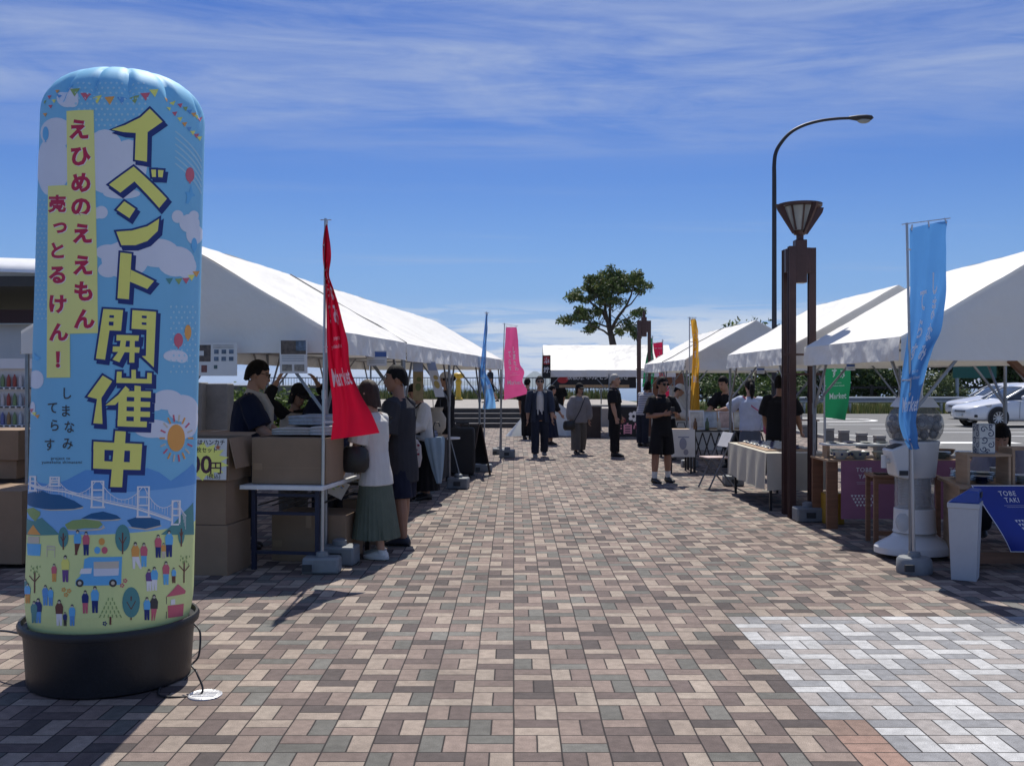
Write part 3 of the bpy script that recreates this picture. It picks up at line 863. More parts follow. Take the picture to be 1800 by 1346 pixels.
    # headline: navy block shadow, then yellow strokes
    ST = [(1,[(885,308),(960,385),(870,448),(805,452),(730,447),(660,432),(740,405),(830,360)]),(1,[(803,445),(872,440),(868,622),(797,610)]),
          (1,[(645,757),(790,650),(985,840),(940,895),(795,738),(712,805)]),(1,[(893,668),(921,668),(921,712),(898,712)]),(1,[(933,670),(966,672),(960,714),(935,712)]),
          (1,[(735,855),(800,900),(765,955),(690,905)]),(1,[(940,958),(932,1030),(870,1090),(800,1115),(718,1115),(688,1035),(780,1028),(870,1003)]),
          (2,[(712,-20),(778,-12),(762,257),(695,250)]),(2,[(774,82),(910,148),(870,196),(768,152)]),
          (2,[(612,313),(728,320),(716,442),(648,440),(622,613),(568,606)]),(2,[(783,320),(922,330),(908,658),(838,592),(862,590),(866,436),(777,430)]),
          (2,[(690,466),(822,470),(818,502),(688,500)]),(2,[(668,534),(826,540),(822,572),(666,566)]),(2,[(714,498),(746,498),(736,570),(706,628),(666,612),(704,560)]),(2,[(768,498),(797,498),(794,630),(764,630)]),
          (2,[(608,706),(664,740),(600,840),(607,992),(553,988),(575,845),(518,830)]),(2,[(690,720),(896,728),(896,754),(688,750)]),(2,[(692,683),(720,683),(718,732),(688,730)]),(2,[(777,672),(803,672),(803,732),(777,732)]),(2,[(870,690),(897,692),(896,738),(868,738)]),
          (2,[(742,768),(766,790),(682,880),(624,882),(700,820)]),(2,[(702,832),(750,800),(746,1008),(695,1004)]),(2,[(744,798),(892,800),(891,838),(744,832)]),(2,[(744,858),(887,862),(886,894),(744,890)]),(2,[(744,916),(886,920),(885,952),(744,948)]),(2,[(695,974),(868,978),(866,1012),(695,1006)]),(2,[(795,765),(832,770),(828,984),(790,982)]),
          (2,[(555,1096),(840,1110),(834,1152),(553,1142)]),(2,[(555,1098),(620,1102),(616,1256),(552,1252)]),(2,[(770,1108),(840,1110),(830,1264),(766,1260)]),(2,[(553,1208),(832,1220),(829,1264),(552,1255)]),(2,[(682,1033),(744,1037),(722,1366),(652,1364)])]
    for i, q in ST:
        p = Z(i, q)
        put([grow(p, 3.4), [(x+4.5, y+6.0) for x, y in grow(p, 3.4)]], nav, 4)
    for i, q in ST: put([Z(i, q)], yel, 5)
    put([Z(2, q) for q in ([(648,350),(675,351),(674,366),(647,365)],[(645,388),(672,389),(671,412),(644,410)],[(838,352),(867,354),(866,369),(838,367)],[(838,392),(865,394),(864,408),(837,406)])], nav, 6)
    # red slogan on yellow strips
    put([Z(1,[(395,322),(555,315),(567,840),(400,840)]), Z(1,[(286,765),(402,760),(402,1180),(283,1180)]), Z(1,[(400,838),(567,838),(574,1180),(402,1180)]), Z(2,[(283,0),(576,0),(580,456),(415,460),(417,718),(278,720)])], pal, 3)
    def glyphs(i, lst, size, bold, mi, level, sx=1.0, dx=0, dy=0):
        for ch, x, y in lst:
            (gx, gy), = Z(i, [(x, y)])
            ps = glyph_polys(ch, gx+dx, gy+dy, 1, bold, sx)
            ps = [[(gx+dx+(qx-gx-dx)*size, gy+dy-(qy-gy-dy)*size) for qx, qy in p] for p in ps]
            put(ps, mi, level)
    c1 = [('え',468,430),('ひ',480,590),('め',480,745),('の',480,890),('え',488,1045),('え',490,1232)]
    c1b = [('も',495,208),('ん',500,372)]
    c2 = [('売',340,870),('っ',357,1012),('と',343,1145)]
    c2b = [('る',340,112),('け',345,285),('ん',350,450),('！',345,612)]
    for off, mi, lv in (((1.2,1.2), wh2, 4), ((0,0), red, 5)):
        glyphs(1, c1, 37, .045, mi, lv, 1.0, *off); glyphs(2, c1b, 37, .045, mi, lv, 1.0, *off)
        glyphs(1, c2, 31, .04, mi, lv, 1.0, *off); glyphs(2, c2b, 34, .045, mi, lv, 1.0, *off)
    # small brush logotype
    glyphs(2, [('し',400,812),('ま',392,915),('な',412,1010),('み',402,1110),('て',312,898),('ら',325,1000),('す',295,1115)], 23, .012, ink, 4, .85)
    for s, x, y, w in (('project to',360,1203,6.2),('yumekaita shimanami',368,1226,6.2)):
        (gx, gy), = Z(2, [(x, y)])
        put([[(gx+qx, gy-qy) for qx, qy in p] for p in text_polys(s, w*1.15, .006, spacing=1.15)], ink, 4)
    # bridge and islands
    def zl(i, pts, w, mi, lv): put(line(Z(i, pts), w), mi, lv)
    put([Z(3,[(165,60),(250,40),(300,60),(360,66),(440,100),(495,135),(440,148),(300,152),(165,120)]), Z(3,[(480,205),(540,175),(610,163),(690,185),(715,205),(660,212),(600,212),(540,205)]), Z(3,[(750,215),(800,198),(880,197),(945,215),(948,245),(860,265),(780,255)])], isl, 3)
    put([Z(3,[(385,240),(430,215),(500,208),(590,220),(608,240),(580,262),(500,262),(440,270),(400,268)])], grn, 4)
    put([Z(3,[(398,266),(500,272),(600,262),(612,242),(622,262),(590,274),(500,280),(410,276)]),Z(3,[(480,205),(600,214),(720,206),(700,216),(600,220),(490,212)]),Z(3,[(756,252),(860,266),(950,242),(955,250),(870,274),(770,262)]),Z(3,[(240,150),(440,148),(495,135),(490,146),(420,156),(300,158)])], sand, 2)
    put([Z(3,[(160,300),(160,200),(200,220),(250,200),(310,255),(355,300)]), Z(3,[(950,300),(1020,240),(1080,170),(1140,110),(1146,300)])], tea, 3)
    put([Z(3,[(160,150),(200,140),(240,165),(240,185),(212,222),(165,165)])], grn, 4)
    zl(3, [(170,-2),(380,45),(560,92),(800,145),(1010,215)], 3.2, wh2, 4)
    zl(3, [(170,-8),(380,32),(560,80),(800,132),(1010,205)], 1.2, wh2, 4)
    for x0, x1, y0, y1 in ((182,212,-45,40),(300,352,-40,12),(545,612,-18,138),(815,880,15,195),(1018,1062,98,240)):
        w = (x1-x0)
        zl(3, [(x0,y0),(x0-2,y1)], 3.2, wh2, 4); zl(3, [(x1,y0),(x1-2,y1)], 3.2, wh2, 4)
        for f in (.02,.35,.62): zl(3, [(x0-4,y0+(y1-y0)*f),(x1+4,y0+(y1-y0)*f)], 2.6, wh2, 4)
        zl(3, [(x0-10,y1),(x1+10,y1)], 3.0, wh2, 4)
    for (xa, ya), (xb, yb), sagy in (((200,-45),(320,-40),60),((330,-40),(570,-18),85),((590,-18),(845,15),95),((850,15),(1035,98),80),((1045,98),(1100,190),10)):
        pts = []
        for k in range(13):
            t_ = k/12; pts.append((xa+(xb-xa)*t_, ya+(yb-ya)*t_ + sagy*4*t_*(1-t_)))
        zl(3, pts, 1.2, wh2, 4)
        for x, y in pts[1:-1]: zl(3, [(x,y),(x,y+max(8,(95-sagy*.2)*abs(2*((x-xa)/(xb-xa))-1)*.9+14))], .6, wh2, 4)
    # park scene: trees, people, van, stalls
    for x, y, rx, ry in ((376,315,30,60),(725,320,44,80),(775,700,52,90),(1070,290,20,66)):
        put([Z(3, ell(x, y, rx, ry, 20) )], tea if rx != 44 else mid, 4) if False else put([Z(3, ell(x, y, rx, ry, 20))], tea, 4)
        zl(3, [(x,y-ry*.4),(x,y+ry+14)], 2.4, brn, 5); zl(3, [(x-rx*.5,y-4),(x,y+ry*.45),(x+rx*.5,y-8)], 1.4, brn, 5)
    for x, y in ((208,560),(1088,500)):
        zl(3, [(x,y-40),(x-2,y+85)], 2.2, brn, 4); zl(3, [(x-32,y-18),(x,y+18),(x+30,y-18)], 1.6, brn, 4)
        for k in range(16): put([Z(3, ell(x+38*sin(k*2.4)*((k%5)/5+.2), y-52+46*cos(k*2.4)*((k%4)/4+.2), 3, 7, 6))], grn, 4)
    zl(3, [(653,785),(653,832)], 3.4, brn, 4)
    for r in range(5):
        for k in range(r+2): zl(3, [(653+(k-(r+1)/2)*22, 672+r*25),(653+(k-(r+1)/2)*26, 690+r*25)], 2.0, grn, 4)
    def fig(x, y, h, top, bot, dx=0):
        """small printed figure, feet at (x,y)"""
        w = h*.13
        put([Z(3, [(x-w*.75,y),(x-w*.9,y-h*.48),(x+w*.9,y-h*.48),(x+w*.8+dx,y),(x+w*.2+dx,y),(x,y-h*.3),(x-w*.1,y)])], bot, 4)
        put([Z(3, [(x-w,y-h*.45),(x-w*1.15,y-h*.72),(x-w*.6,y-h*.86),(x+w*.6,y-h*.86),(x+w*1.15,y-h*.72),(x+w,y-h*.45)])], top, 5)
        put([Z(3, ell(x, y-h*.92, h*.062, h*.075, 12))], ink, 5)
        put([Z(3, ell(x, y-h*.885, h*.045, h*.05, 10))], sand, 6)
    for f in ((460,420,150,skyb,brn,-22),(510,422,142,pnk,nav,0),(322,578,108,pnk,org,0),(388,580,160,yel,vio,0),(800,502,160,org,wh2,22),(850,490,144,pnk,skyb,0),(934,436,138,pnk,nav,0),(998,432,160,skyb,nav,0),(966,440,92,org,sand,0),
              (880,634,132,vio,wh2,0),(912,630,142,skyb,wh2,0),(980,596,140,pnk,skyb,0),(1026,586,92,skyb,brn,0),(270,718,122,mid,mid,0),(302,720,110,skyb,mid,0),(152,660,100,tea,nav,0),(166,705,120,skyb,org,0),(204,822,132,tea,tea,0),(228,822,148,nav,mid,0),
              (352,838,156,brn,wh2,0),(386,840,84,nav,ink,0),(428,838,128,skyb,mid,0),(505,765,138,nav,pnk,0),(562,762,160,skyb,nav,0),(868,805,138,skyb,nav,0),(910,808,156,ink,pnk,-14)): fig(*f)
    put([Z(3,[(448,600),(450,570),(475,545),(495,500),(500,445),(530,432),(722,430),(716,595),(520,600)])], skyb, 4)
    put([Z(3,[(555,460),(704,456),(700,540),(555,545)])], sand, 5); put([Z(3,[(470,532),(482,500),(545,498),(540,530)])], wh2, 5)
    put([Z(3,[(555,500),(704,498),(700,540),(555,545)])], wht, 6)
    for x in (473, 668): put([Z(3, ell(x, 586, 23, 23, 16))], ink, 5); put([Z(3, ell(x, 586, 11, 11, 12))], sand, 6)
    put([Z(3, ell(x, y, 18, 21, 14)) for x, y in ((576,392),)], skyb, 4); put([Z(3, ell(619,392,18,21,14))], pnk, 4); put([Z(3, ell(602,341,18,21,14))], org, 4)
    put([Z(3,[(980,668),(1050,592),(1096,632),(1092,648)])], pnk, 5); put([Z(3,[(990,720),(1085,708),(1080,780),(992,792)])], pnk, 4)
    zl(3, [(983,668),(982,795)], 1.2, ink, 4); put([Z(3,[(1008,685),(1034,680),(1034,712),(1008,716)])], wh2, 4)
    put([Z(3,[(165,296),(200,242),(243,300),(200,300)])], org, 5); put([Z(3,[(162,350),(245,355),(240,425),(165,420)])], skyb, 4); put([Z(3,[(168,310),(235,312),(235,352),(168,350)])], sand, 4)
    zl(3, [(280,368),(328,372)], 2.4, sand, 4); zl(3, [(280,385),(328,389)], 2.4, sand, 4); zl(3, [(281,366),(280,432)], 1.2, sand, 4); zl(3, [(326,370),(326,436)], 1.2, sand, 4)
    for x, y, c in ((378,625,org),(410,632,org),(392,655,org),(740,572,pnk),(722,600,pnk),(620,825,nav)):
        put([Z(3, ell(x+9*cos(a*1.256), y+9*sin(a*1.256), 5, 5, 8)) for a in range(5)], c, 4)
    m.build('inflated_cover', mats, t, smooth=50)
    # tub
    tub = M(); tub.lathe([(.385,0),(.400,.01),(.412,.20),(.418,.27),(.418,.282),(.440,.285),(.444,.31),(.436,.325),(.424,.325),(.418,.30),(.37,.295)], n=72)
    tub.build('tub', mat('tub_rubber', (.012,.012,.014), .42, var=.3, scale=5, bump=.1), t, smooth=40)
    return t
column()
def cable(name, label, pts, r=.006):
    out = []
    P = [Vector(p) for p in pts]
    for i in range(len(P)-1):
        p0, p1, p2, p3 = P[max(i-1,0)], P[i], P[i+1], P[min(i+2,len(P)-1)]
        for k in range(8):
            t = k/8
            out.append(.5*((2*p1)+(p2-p0)*t+(2*p0-5*p1+4*p2-p3)*t*t+(3*p1-p0-3*p2+p3)*t**3))
    out.append(P[-1])
    return tag(M().tube(out, r, 8).build(name, mat('black_cable', (.01,.01,.012), .5)), label, 'cable')
cable('power_cable', 'black cable looping from the rim of the tub down to the paving on its right', [at(346,1094,3.95),at(354,1110,3.9),at(351,1150,3.88),at(338,1168,3.85),at(345,1180,3.8)+Vector((0,0,-.01)),at(350,1190,3.75).xy.to_3d()+Vector((0,0,.008)),Vector((-1.72,3.72,.008)),Vector((-1.78,3.9,.008))], .005)
cable('power_cable', 'black cable leaving the tub on its left side', [at(40,1122,3.95),at(20,1116,4.0),at(0,1110,4.1),Vector((-2.95,4.3,.15)),Vector((-3.2,4.6,.008))], .006)
g = M(); g.lathe([(.0,0),(.082,0),(.082,.006),(.076,.009),(.070,.006),(.060,.0065),(.0,.0065)][1:], n=40)
for k in range(4): g.box(-.055,.055,-.035+k*.022,-.028+k*.022,.0066,.009)
o = tag(g.build('inspection_cover', mat('aluminium_cover', (.62,.62,.63), .4, .35, var=.1, bump=.4, bscale=90), loc=(at(362,1222,3.78).x, 3.77, 0)), 'small round pale metal cover set in the paving beside the black tub', 'manhole cover')
# ------------------------------------------------------------------ banner flags
def catmull(rows, v):
    n = len(rows) - 1; x = min(max(v*n, 0), n - 1e-6); i = int(x); t = x - i
    p = [rows[min(max(i+k, 0), n)] for k in (-1, 0, 1, 2)]
    return [.5*((2*b)+(c-a)*t+(2*a-5*b+4*c-d)*t*t+(3*b-a-3*c+d)*t**3) for a, b, c, d in zip(*p)]
def flag(label, Y, pole, rows, col, key, seed, depth=.10, text=True, tl=.45, tr=.02, wt=(.85,.85,.88), tmap=(0, 1), foldk=2.2):
    top, bot = pole
    X0 = at(bot[0], bot[1], Y).x
    base = Vector((X0, Y, 0))
    t = thing('banner_flag', label, 'banner', base, 0, 'banner flags on poles')
    ptop = at(top[0], top[1], Y) - base
    pm = M(); zt = ptop.z
    pm.tube([(0,0,.05),(ptop.x*.5,0,zt*.5)], .0135, 10); pm.tube([(ptop.x*.5,0,zt*.5),(ptop.x,0,zt)], .0105, 10)
    pm.tube([(ptop.x*.49,0,zt*.49),(ptop.x*.515,0,zt*.515)], .018, 10)
    pm.build('pole', m_pole, t)
    W = []
    for pl, pyl, pr, pyr in rows:
        a = at(pl, pyl, Y) - base; b = at(pr, pyr, Y) - base
        W.append((a.x, a.z, b.x, b.z))
    def S(u, v, off=0.0):
        xa, za, xb, zb = catmull(W, v)
        x = xa + (xb-xa)*u; z = za + (zb-za)*u
        full = .45
        slack = max(0, 1 - abs(xb-xa)/full)
        d = depth*(.25+slack)*(sin(u*pi*foldk + v*5 + seed)*min(1, v*4+.15) + .35*noise.noise((u*3, v*5, seed*3.1)))
        d += .10*sin(v*4+seed)*u*v
        x += .012*noise.noise((u*4, v*9, seed*5))*min(1, u*5)
        return Vector((x, .012 + (d if Y > 7 else -abs(d)*.6-.03*u)*min(1, u*6) - off, z))
    c = M(); c.grid(lambda u, v: S(u, v), 26, 70)
    cl = c.build('cloth', mat('flag_'+key, col, .6, var=.05, scale=3, trans=.42, spec=.2), t, smooth=80)
    cb = M(); e = Vector((W[0][2], 0, W[0][3]))
    cb.tube([Vector((ptop.x-.04,0,zt-.012)), Vector((e.x+.03,.0,e.z+.02))], .004, 6)
    cb.build('crossbar', m_pole, t)
    lo = M()
    tape = mat('loop_tape', (.6,.6,.62), .7)
    for u in (.05, .5, .95): 
        p = S(u, 0); lo = M().tube([p+Vector((0,-.006,-.02)), Vector((p.x,-.002,p.z+.02)), p+Vector((0,.006,-.02))], .006, 6); lo.build('loop', tape, t)
    for v in (.12, .37, .62, .9):
        p = S(.02, v); q = Vector((ptop.x*(p.z/zt), 0, p.z)); lo = M().tube([p, q+Vector((0,-.016,0))], .007, 6); lo.build('loop', tape, t)
    if text:
        H = 1.75; Wd = .6
        f = lambda x, y: S(min(max(x/Wd, 0), 1), min(max(-y/H*(tmap[1]-tmap[0]) + tmap[0], 0), 1), .004)
        lm = M()
        def put(ps): lay(lm, [p for p in ps], f, 0, .03, .04)
        for ch, x, y in (('し',.40,-.42),('ま',.41,-.57),('な',.41,-.73),('み',.40,-.90),('て',.22,-.52),('ら',.22,-.70),('す',.20,-.88)):
            put(glyph_polys(ch, x, y, .15, .035, .85))
        for s, y, k in (('project to', -1.05, .036), ('yumekaita shimanami', -1.10, .036)):
            put([[(.31+a, y+b) for a, b in p] for p in text_polys(s, k, .004)])
        put([[(.31+a, -1.33+b) for a, b in p] for p in text_polys('Market', .155, .018)])
        lm.build('lettering', mat('flag_lettering', wt, .6, trans=.3, var=.03), t, smooth=80)
    # water weight
    return t, base
m_pole = mat('flag_pole', (.42,.43,.45), .35, .6, var=.1)
m_wt = mat('grey_weight_plastic', (.19,.205,.22), .5, var=.15, scale=10)
def flag_base(loc, label, round_=True, s=1.0):
    t = thing('flag_weight', label, 'weight', loc, 0, 'grey flag pole weights')
    b = M()
    if round_: b.lathe([(.135*s,0),(.14*s,.02),(.135*s,.105*s),(.12*s,.125*s),(.05*s,.13*s)], n=28)
    else: b.loft([[(-.15*s,-.09*s,0),(.15*s,-.09*s,0),(.15*s,.09*s,0),(-.15*s,.09*s,0)],[(-.145*s,-.085*s,.13*s),(.145*s,-.085*s,.13*s),(.145*s,.085*s,.13*s),(-.145*s,.085*s,.13*s)]])
    b.build('body', m_wt, t, bevel=0 if round_ else .02)
    c = M(); c.lathe([(.05*s,.131*s),(.045*s,.165*s),(.02*s,.17*s)], n=16); c.build('collar', m_wt, t)
    h = M(); h.box(-.13*s,-.055*s,-.146*s,-.128*s,.03*s,.085*s); h.build('grip', mat('dark_plastic', (.03,.033,.037), .6), t)
    return t
RED, SKY, PINK, YEL, GRN = (.44,.005,.030), (.095,.29,.64), (.66,.09,.26), (.72,.42,.06), (.015,.20,.085)
_, b = flag('crimson banner flag, twisted round its pole, in front of the nearest left tent', 6.2, ((572,384),(566,985)),
     [(571,394,576,391),(567,425,581,425),(567,455,583,455),(570,485,581,485),(572,510,589,508),(573,550,599,545),(574,600,611,595),(577,650,618,645),(583,700,634,690),(584,742,654,725),(581,773,669,760)],
     RED, 'crimson', 1, .085, foldk=2.5)
flag_base(b, 'grey weight at the foot of the crimson flag, beside the left folding table', False)
_, b = flag('light blue banner flag with white lettering hanging before the capsule vending machine', 6.2, ((1594,392),(1607,1000)),
     [(1600,401,1664,388),(1600,430,1661,425),(1601,480,1661,478),(1600,530,1658,528),(1597,580,1650,578),(1592,620,1635,612),(1586,660,1622,650),(1583,700,1612,695),(1581,740,1606,735),(1590,772,1611,767),(1599,790,1614,788)],
     SKY, 'sky_blue', 2, .05)
flag_base(b, 'grey round weight at the foot of the light blue flag by the capsule machine', True)
_, b = flag('narrow light blue banner flag at the far end of the left tents', 13.1, ((855,548),(850,815)),
     [(854,552,857,552),(851,580,857,580),(848,610,855,608),(845,640,853,640),(843,657,854,655),(847,680,863,674),(851,700,869,698),(848,719,871,718)], (.20,.45,.80), 'pale_blue', 3, .09)  # lighter than the other blue flag: sunlight through the cloth put into the colour
flag_base(b, 'grey weight at the foot of the narrow light blue flag beside the menu board', False)
_, b = flag('pink banner flag with white lettering standing at the middle of the walkway', 16.2, ((887,568),(878,800)),
     [(889,575,908,575),(888,600,911,600),(886,620,912,622),(886,640,914,640),(887,655,921,652),(887,670,919,670),(886,690,926,685),(886,703,928,692)], PINK, 'pink', 4, .05)
flag_base(b, 'grey weight at the foot of the pink flag', False)
_, b = flag('yellow ochre banner flag beside the third right tent', 13.8, ((1212,557),(1212,815)),
     [(1214,561,1222,560),(1216,580,1227,580),(1218,605,1230,605),(1217,640,1231,640),(1215,680,1230,680),(1212,722,1230,726)], YEL, 'yellow', 5, .10)
flag_base(b, 'grey weight at the foot of the yellow flag', False)
_, b = flag('green banner flag reading Market, seen under the nearest right tent', 12.3, ((1449,545),(1449,830)),
     [(1451,548,1498,548),(1451,600,1497,600),(1451,655,1498,655),(1451,700,1494,698),(1449,733,1484,738)], GRN, 'green', 6, .03)
flag_base(b, 'grey weight at the foot of the green Market flag', False)
_, b = flag('dark red banner flag behind the farthest right tents', 20.9, ((1165,596),(1166,770)),
     [(1148,603,1165,601),(1150,620,1166,618),(1156,640,1166,640),(1160,665,1170,665),(1163,690,1178,692),(1164,706,1181,702)][::1], (.45,.02,.07), 'dark_red', 7, .05)
flag_base(b, 'grey weight at the foot of the far dark red flag', False)
_, b = flag('green banner flag beside the farther brown lamp post', 20.4, ((1147,590),(1146,770)),
     [(1144,594,1147,594),(1139,615,1147,615),(1134,640,1150,640),(1131,660,1149,660),(1129,680,1146,682)], GRN, 'green', 8, .06)
flag_base(b, 'grey weight at the foot of the far green flag', False)

# ------------------------------------------------------------------ lamp posts
m_brown = mat('brown_painted_steel', (.060,.027,.024), .5, .1, var=.25, scale=7, bump=.15, bscale=40)
m_frost = mat('frosted_lamp_glass', (.30,.31,.30), .35, var=.1)
def lamp_post(label, loc, head):
    t = thing('lamp_post', label, 'lamp post', loc, 0, 'brown plaza lamp posts')
    tops = 3.06
    for x, y in ((-.135,-.15),(-.115,.17),(.135,.0)):
        c = M()
        c.box(x-.040,x+.040,y-.036,y-.026,0,tops); c.box(x-.040,x+.040,y+.026,y+.036,0,tops); c.box(x-.030,x+.030,y-.026,y+.026,0,tops-.002)
        c.build('column', m_brown, t)
    b = M()
    b.box(-.105,.105,-.06,.06,tops-.29,tops+.0)
    b.loft([[(-.17,-.045,tops-.28),(.17,-.045,tops-.28),(.17,.045,tops-.28),(-.17,.045,tops-.28)],[(-.17,-.045,tops-.01),(.17,-.045,tops-.01),(.17,.045,tops-.01),(-.17,.045,tops-.01)]])
    b.build('bracket', m_brown, t, bevel=.006)
    k = M(); k.box(-.065,.065,-.065,.065,tops-.40,tops+.09); k.tube([(0,0,tops+.09),(0,0,tops+.17)], .042, 12); k.build('core_block', m_brown, t, bevel=.006)
    for z in (1.62, 1.84):
        M().box(-.23,.23,-.19,-.181,z-.012,z+.012).build('crossbar', m_brown, t)
    if head:
        z0 = tops+.17; z1 = z0+.31
        h = M()
        h.lathe([(.06,z0-.02),(.08,z0+.02)], n=16)
        h.lathe([(.245,z1-.01),(.25,z1+.02),(.22,z1+.025),(.05,z1+.03)], n=32)
        for a in range(4):
            an = a*pi/2 + .35
            c_, s_ = cos(an), sin(an)
            q = lambda r, z, w: (r*c_ - w*s_, r*s_ + w*c_, z)
            vs = []
            for w in (-.012, .012): vs += [q(.075,z0,w), q(.095,z0-.01,w), q(.30,z1-.06,w), q(.32,z1-.0,w), q(.235,z1-.0,w)]
            h.add(vs, [(4,3,2,1,0),(5,6,7,8,9),(0,1,6,5),(1,2,7,6),(2,3,8,7),(3,4,9,8),(4,0,5,9)])
        h.build('lamp_head', m_brown, t)
        gl = M(); gl.lathe([(.08,z0+.03),(.17,z1-.012)], n=32); gl.build('lamp_glass', m_frost, t)
        ri = M()
        for a in range(8):
            an = a*pi/4; r0, r1 = .087, .182
            ri.bar((r0*cos(an),r0*sin(an),z0+.03),(r1*cos(an),r1*sin(an),z1-.012), .016, .012)
        ri.build('glazing_bar', m_brown, t)
    else:
        M().tube([(0,0,tops+.16),(0,0,tops+.24)], .03, 10).build('stub', m_brown, t)
    return t
lamp_post('near brown lamp post with a flared lantern, between the two nearest right tents', (3.27, 8.78, 0), True)
lamp_post('farther brown lamp post without a lantern, at the end of the right tents', (3.27, 19.3, 0), False)
# arc street light
p = at(1361, 900, 19)
sl = thing('street_light', 'tall dark street light with a curved arm reaching right over the car park', 'street light', (p.x, 19, 0))
m_dst = mat('dark_street_pole', (.035,.034,.04), .5, .3)
pts = [at(px, py, 19) - Vector((p.x, 19, 0)) for px, py in ((1361,560),(1361,330),(1361,290),(1364,268),(1374,250),(1390,233),(1412,221),(1440,213),(1470,209),(1494,208))]
pts = [Vector((0,0,-.1))] + pts
fine, rad_ = [], []
r_ = [.075,.062,.055,.05,.047,.044,.041,.039,.037,.036,.035]
for i in range(len(pts)-1):
    for k in range(6):
        q = catmull([tuple(p_)+(w_,) for p_, w_ in zip(pts, r_)], (i + k/6)/(len(pts)-1)); fine.append(Vector(q[:3])); rad_.append(q[3])
fine.append(pts[-1]); rad_.append(r_[-1])
sl_m = M(); sl_m.tube(fine, rad_, 12, side=(0,1,0)); sl_m.build('pole', m_dst, sl)
h0 = at(1491, 207, 19) - Vector((p.x, 19, 0)); L_ = .62
hd = M()
hd.loft([[(h0.x+L_*u, r*cos(a)*.9, h0.z-.005+ (r*sin(a)*(.5 if sin(a) > 0 else .55))) for a in [2*pi*k/14 for k in range(14)]] for u, r in ((0,.06),(.1,.085),(.35,.13),(.7,.15),(.9,.12),(1,.03))])
hd.build('lamp_head', m_dst, sl)
M().ball((h0.x+L_*.62, 0, h0.z-.06), (.17,.10,.085), 14, 8).build('lamp_glass', m_frost, sl)

# ------------------------------------------------------------------ far tent: banners, counter, tarps
m_black = mat('black_cloth', (.012,.012,.014), .75, var=.2, bump=.15)
m_lwood = mat('pale_wood', (.36,.24,.15), .65, var=.22, scale=3, stretch=(1,1,9), bump=.1)
m_bwood = mat('stained_wood', (.20,.095,.05), .55, var=.25, scale=3, stretch=(1,1,9), bump=.1)
m_dbrown = mat('dark_brown_board', (.045,.03,.025), .7, var=.3, scale=4)
def wave_sheet(name, label, cat, p0, p1, z0, z1, mts, amp=.02, seed=1, paint=None, loc=(0,0,0), group=None, fall=None, part=False, parent=None):
    """cloth sheet hanging between two ground points"""
    m = M(); p0, p1 = Vector((*p0,0)), Vector((*p1,0)); d = (p1-p0); L_ = d.length; nrm = Vector((d.y,-d.x,0)).normalized()
    def fn(u, v):
        w = amp*(sin(u*L_*9+seed+2*noise.noise((u*L_*2, v*2, seed))) + .6*noise.noise((u*L_*4, v*3, seed*2)))*(1-v*.75)
        q = p0 + d*u + nrm*w; q.z = z0 + (z1-z0)*v
        return q
    m.grid(fn, max(10, int(L_*24)), 16)
    off = lambda x, y: fn(min(max(x/L_,0),1), min(max((y-z0)/(z1-z0),0),1)) + nrm*.004
    if paint: paint(m, off, L_)
    o = m.build(name, mts, parent, smooth=70)
    if not parent: tag(o, label, cat, group)
    return o
m_wtext = mat('white_print', (.75,.75,.76), .6, var=.03)
m_pktext = mat('pink_print', (.70,.30,.38), .6, var=.03)
m_rdprint = mat('red_print', (.45,.03,.03), .6)
m_tan = mat('tan_print', (.38,.24,.12), .6, var=.3, scale=9)
def strip_paint(m, f, L_):
    lay(m, [p for p in shift(text_polys('鉄板焼 ホルモン 串焼き', .17, .012), L_*.55, 1.60)], f, 1, .08, .06)
    lay(m, [rect(.25,1.36,L_-.2,1.44)], f, 3, .08, .06)
    lay(m, [ell(.35,1.6,.16,.12)], f, 2, .08, .06)
wave_sheet('food_banner', 'black food banner strip with white writing under the far tent eave', 'banner', (1.05,21.95), (3.5,21.95), 1.34, 1.76, [m_black, m_wtext, m_rdprint, m_tan], .015, 3, strip_paint)
def side_paint(m, f, L_):
    lay(m, [rect(.03,2.02,L_-.03,2.25)], f, 2, .08, .06); lay(m, shift(text_polys('串', .18, .02), L_*.5, 2.06), f, 1, .08, .06)
    lay(m, shift(text_polys('焼', .18, .012), L_*.5, 1.80), f, 1, .08, .06)
wave_sheet('food_banner', 'narrow black and red vertical banner at the left corner of the far tent', 'banner', (.82,21.9), (1.05,21.88), 1.62, 2.28, [m_black, m_wtext, m_rdprint], .02, 5, side_paint)
def front_paint(m, f, L_):
    lay(m, shift(text_polys('味自慢', .30, .03), L_*.42, .16), f, 2, .08, .06)
    lay(m, [ell(L_*.55+.09*cos(a*1.256), .60+.09*sin(a*1.256), .055) for a in range(5)], f, 1, .08, .06)
    lay(m, [ell(L_*.8+.07*cos(a*1.256), .5+.07*sin(a*1.256), .05) for a in range(5)], f, 3, .08, .06)
    lay(m, [ell(L_*.25,.5,.16,.1), ell(L_*.75,.3,.2,.1)], f, 4, .08, .06)
m_wine = mat('wine_print', (.16,.02,.04), .6)
wave_sheet('food_banner', 'black cloth with pink lettering and flowers across the front of the far stall', 'banner', (2.55,20.6), (3.75,20.6), .05, .86, [m_black, m_wtext, m_pktext, m_tan, m_wine], .015, 6, front_paint)
ct = thing('stall_counter', 'dark wooden stall counter under the far white tent', 'counter', (1.95, 20.9, 0))
M().box(-.05,1.9,0,.75,.86,.90).build('counter_top', m_conc, ct, bevel=.008)
M().box(0,.42,.02,.04,.0,.855).build('front_panel', m_dbrown, ct)
for x, y in ((.02,.05),(.02,.68),(1.8,.05),(1.8,.68)): M().box(x,x+.06,y,y+.06,0,.858).build('leg', m_dbrown, ct)
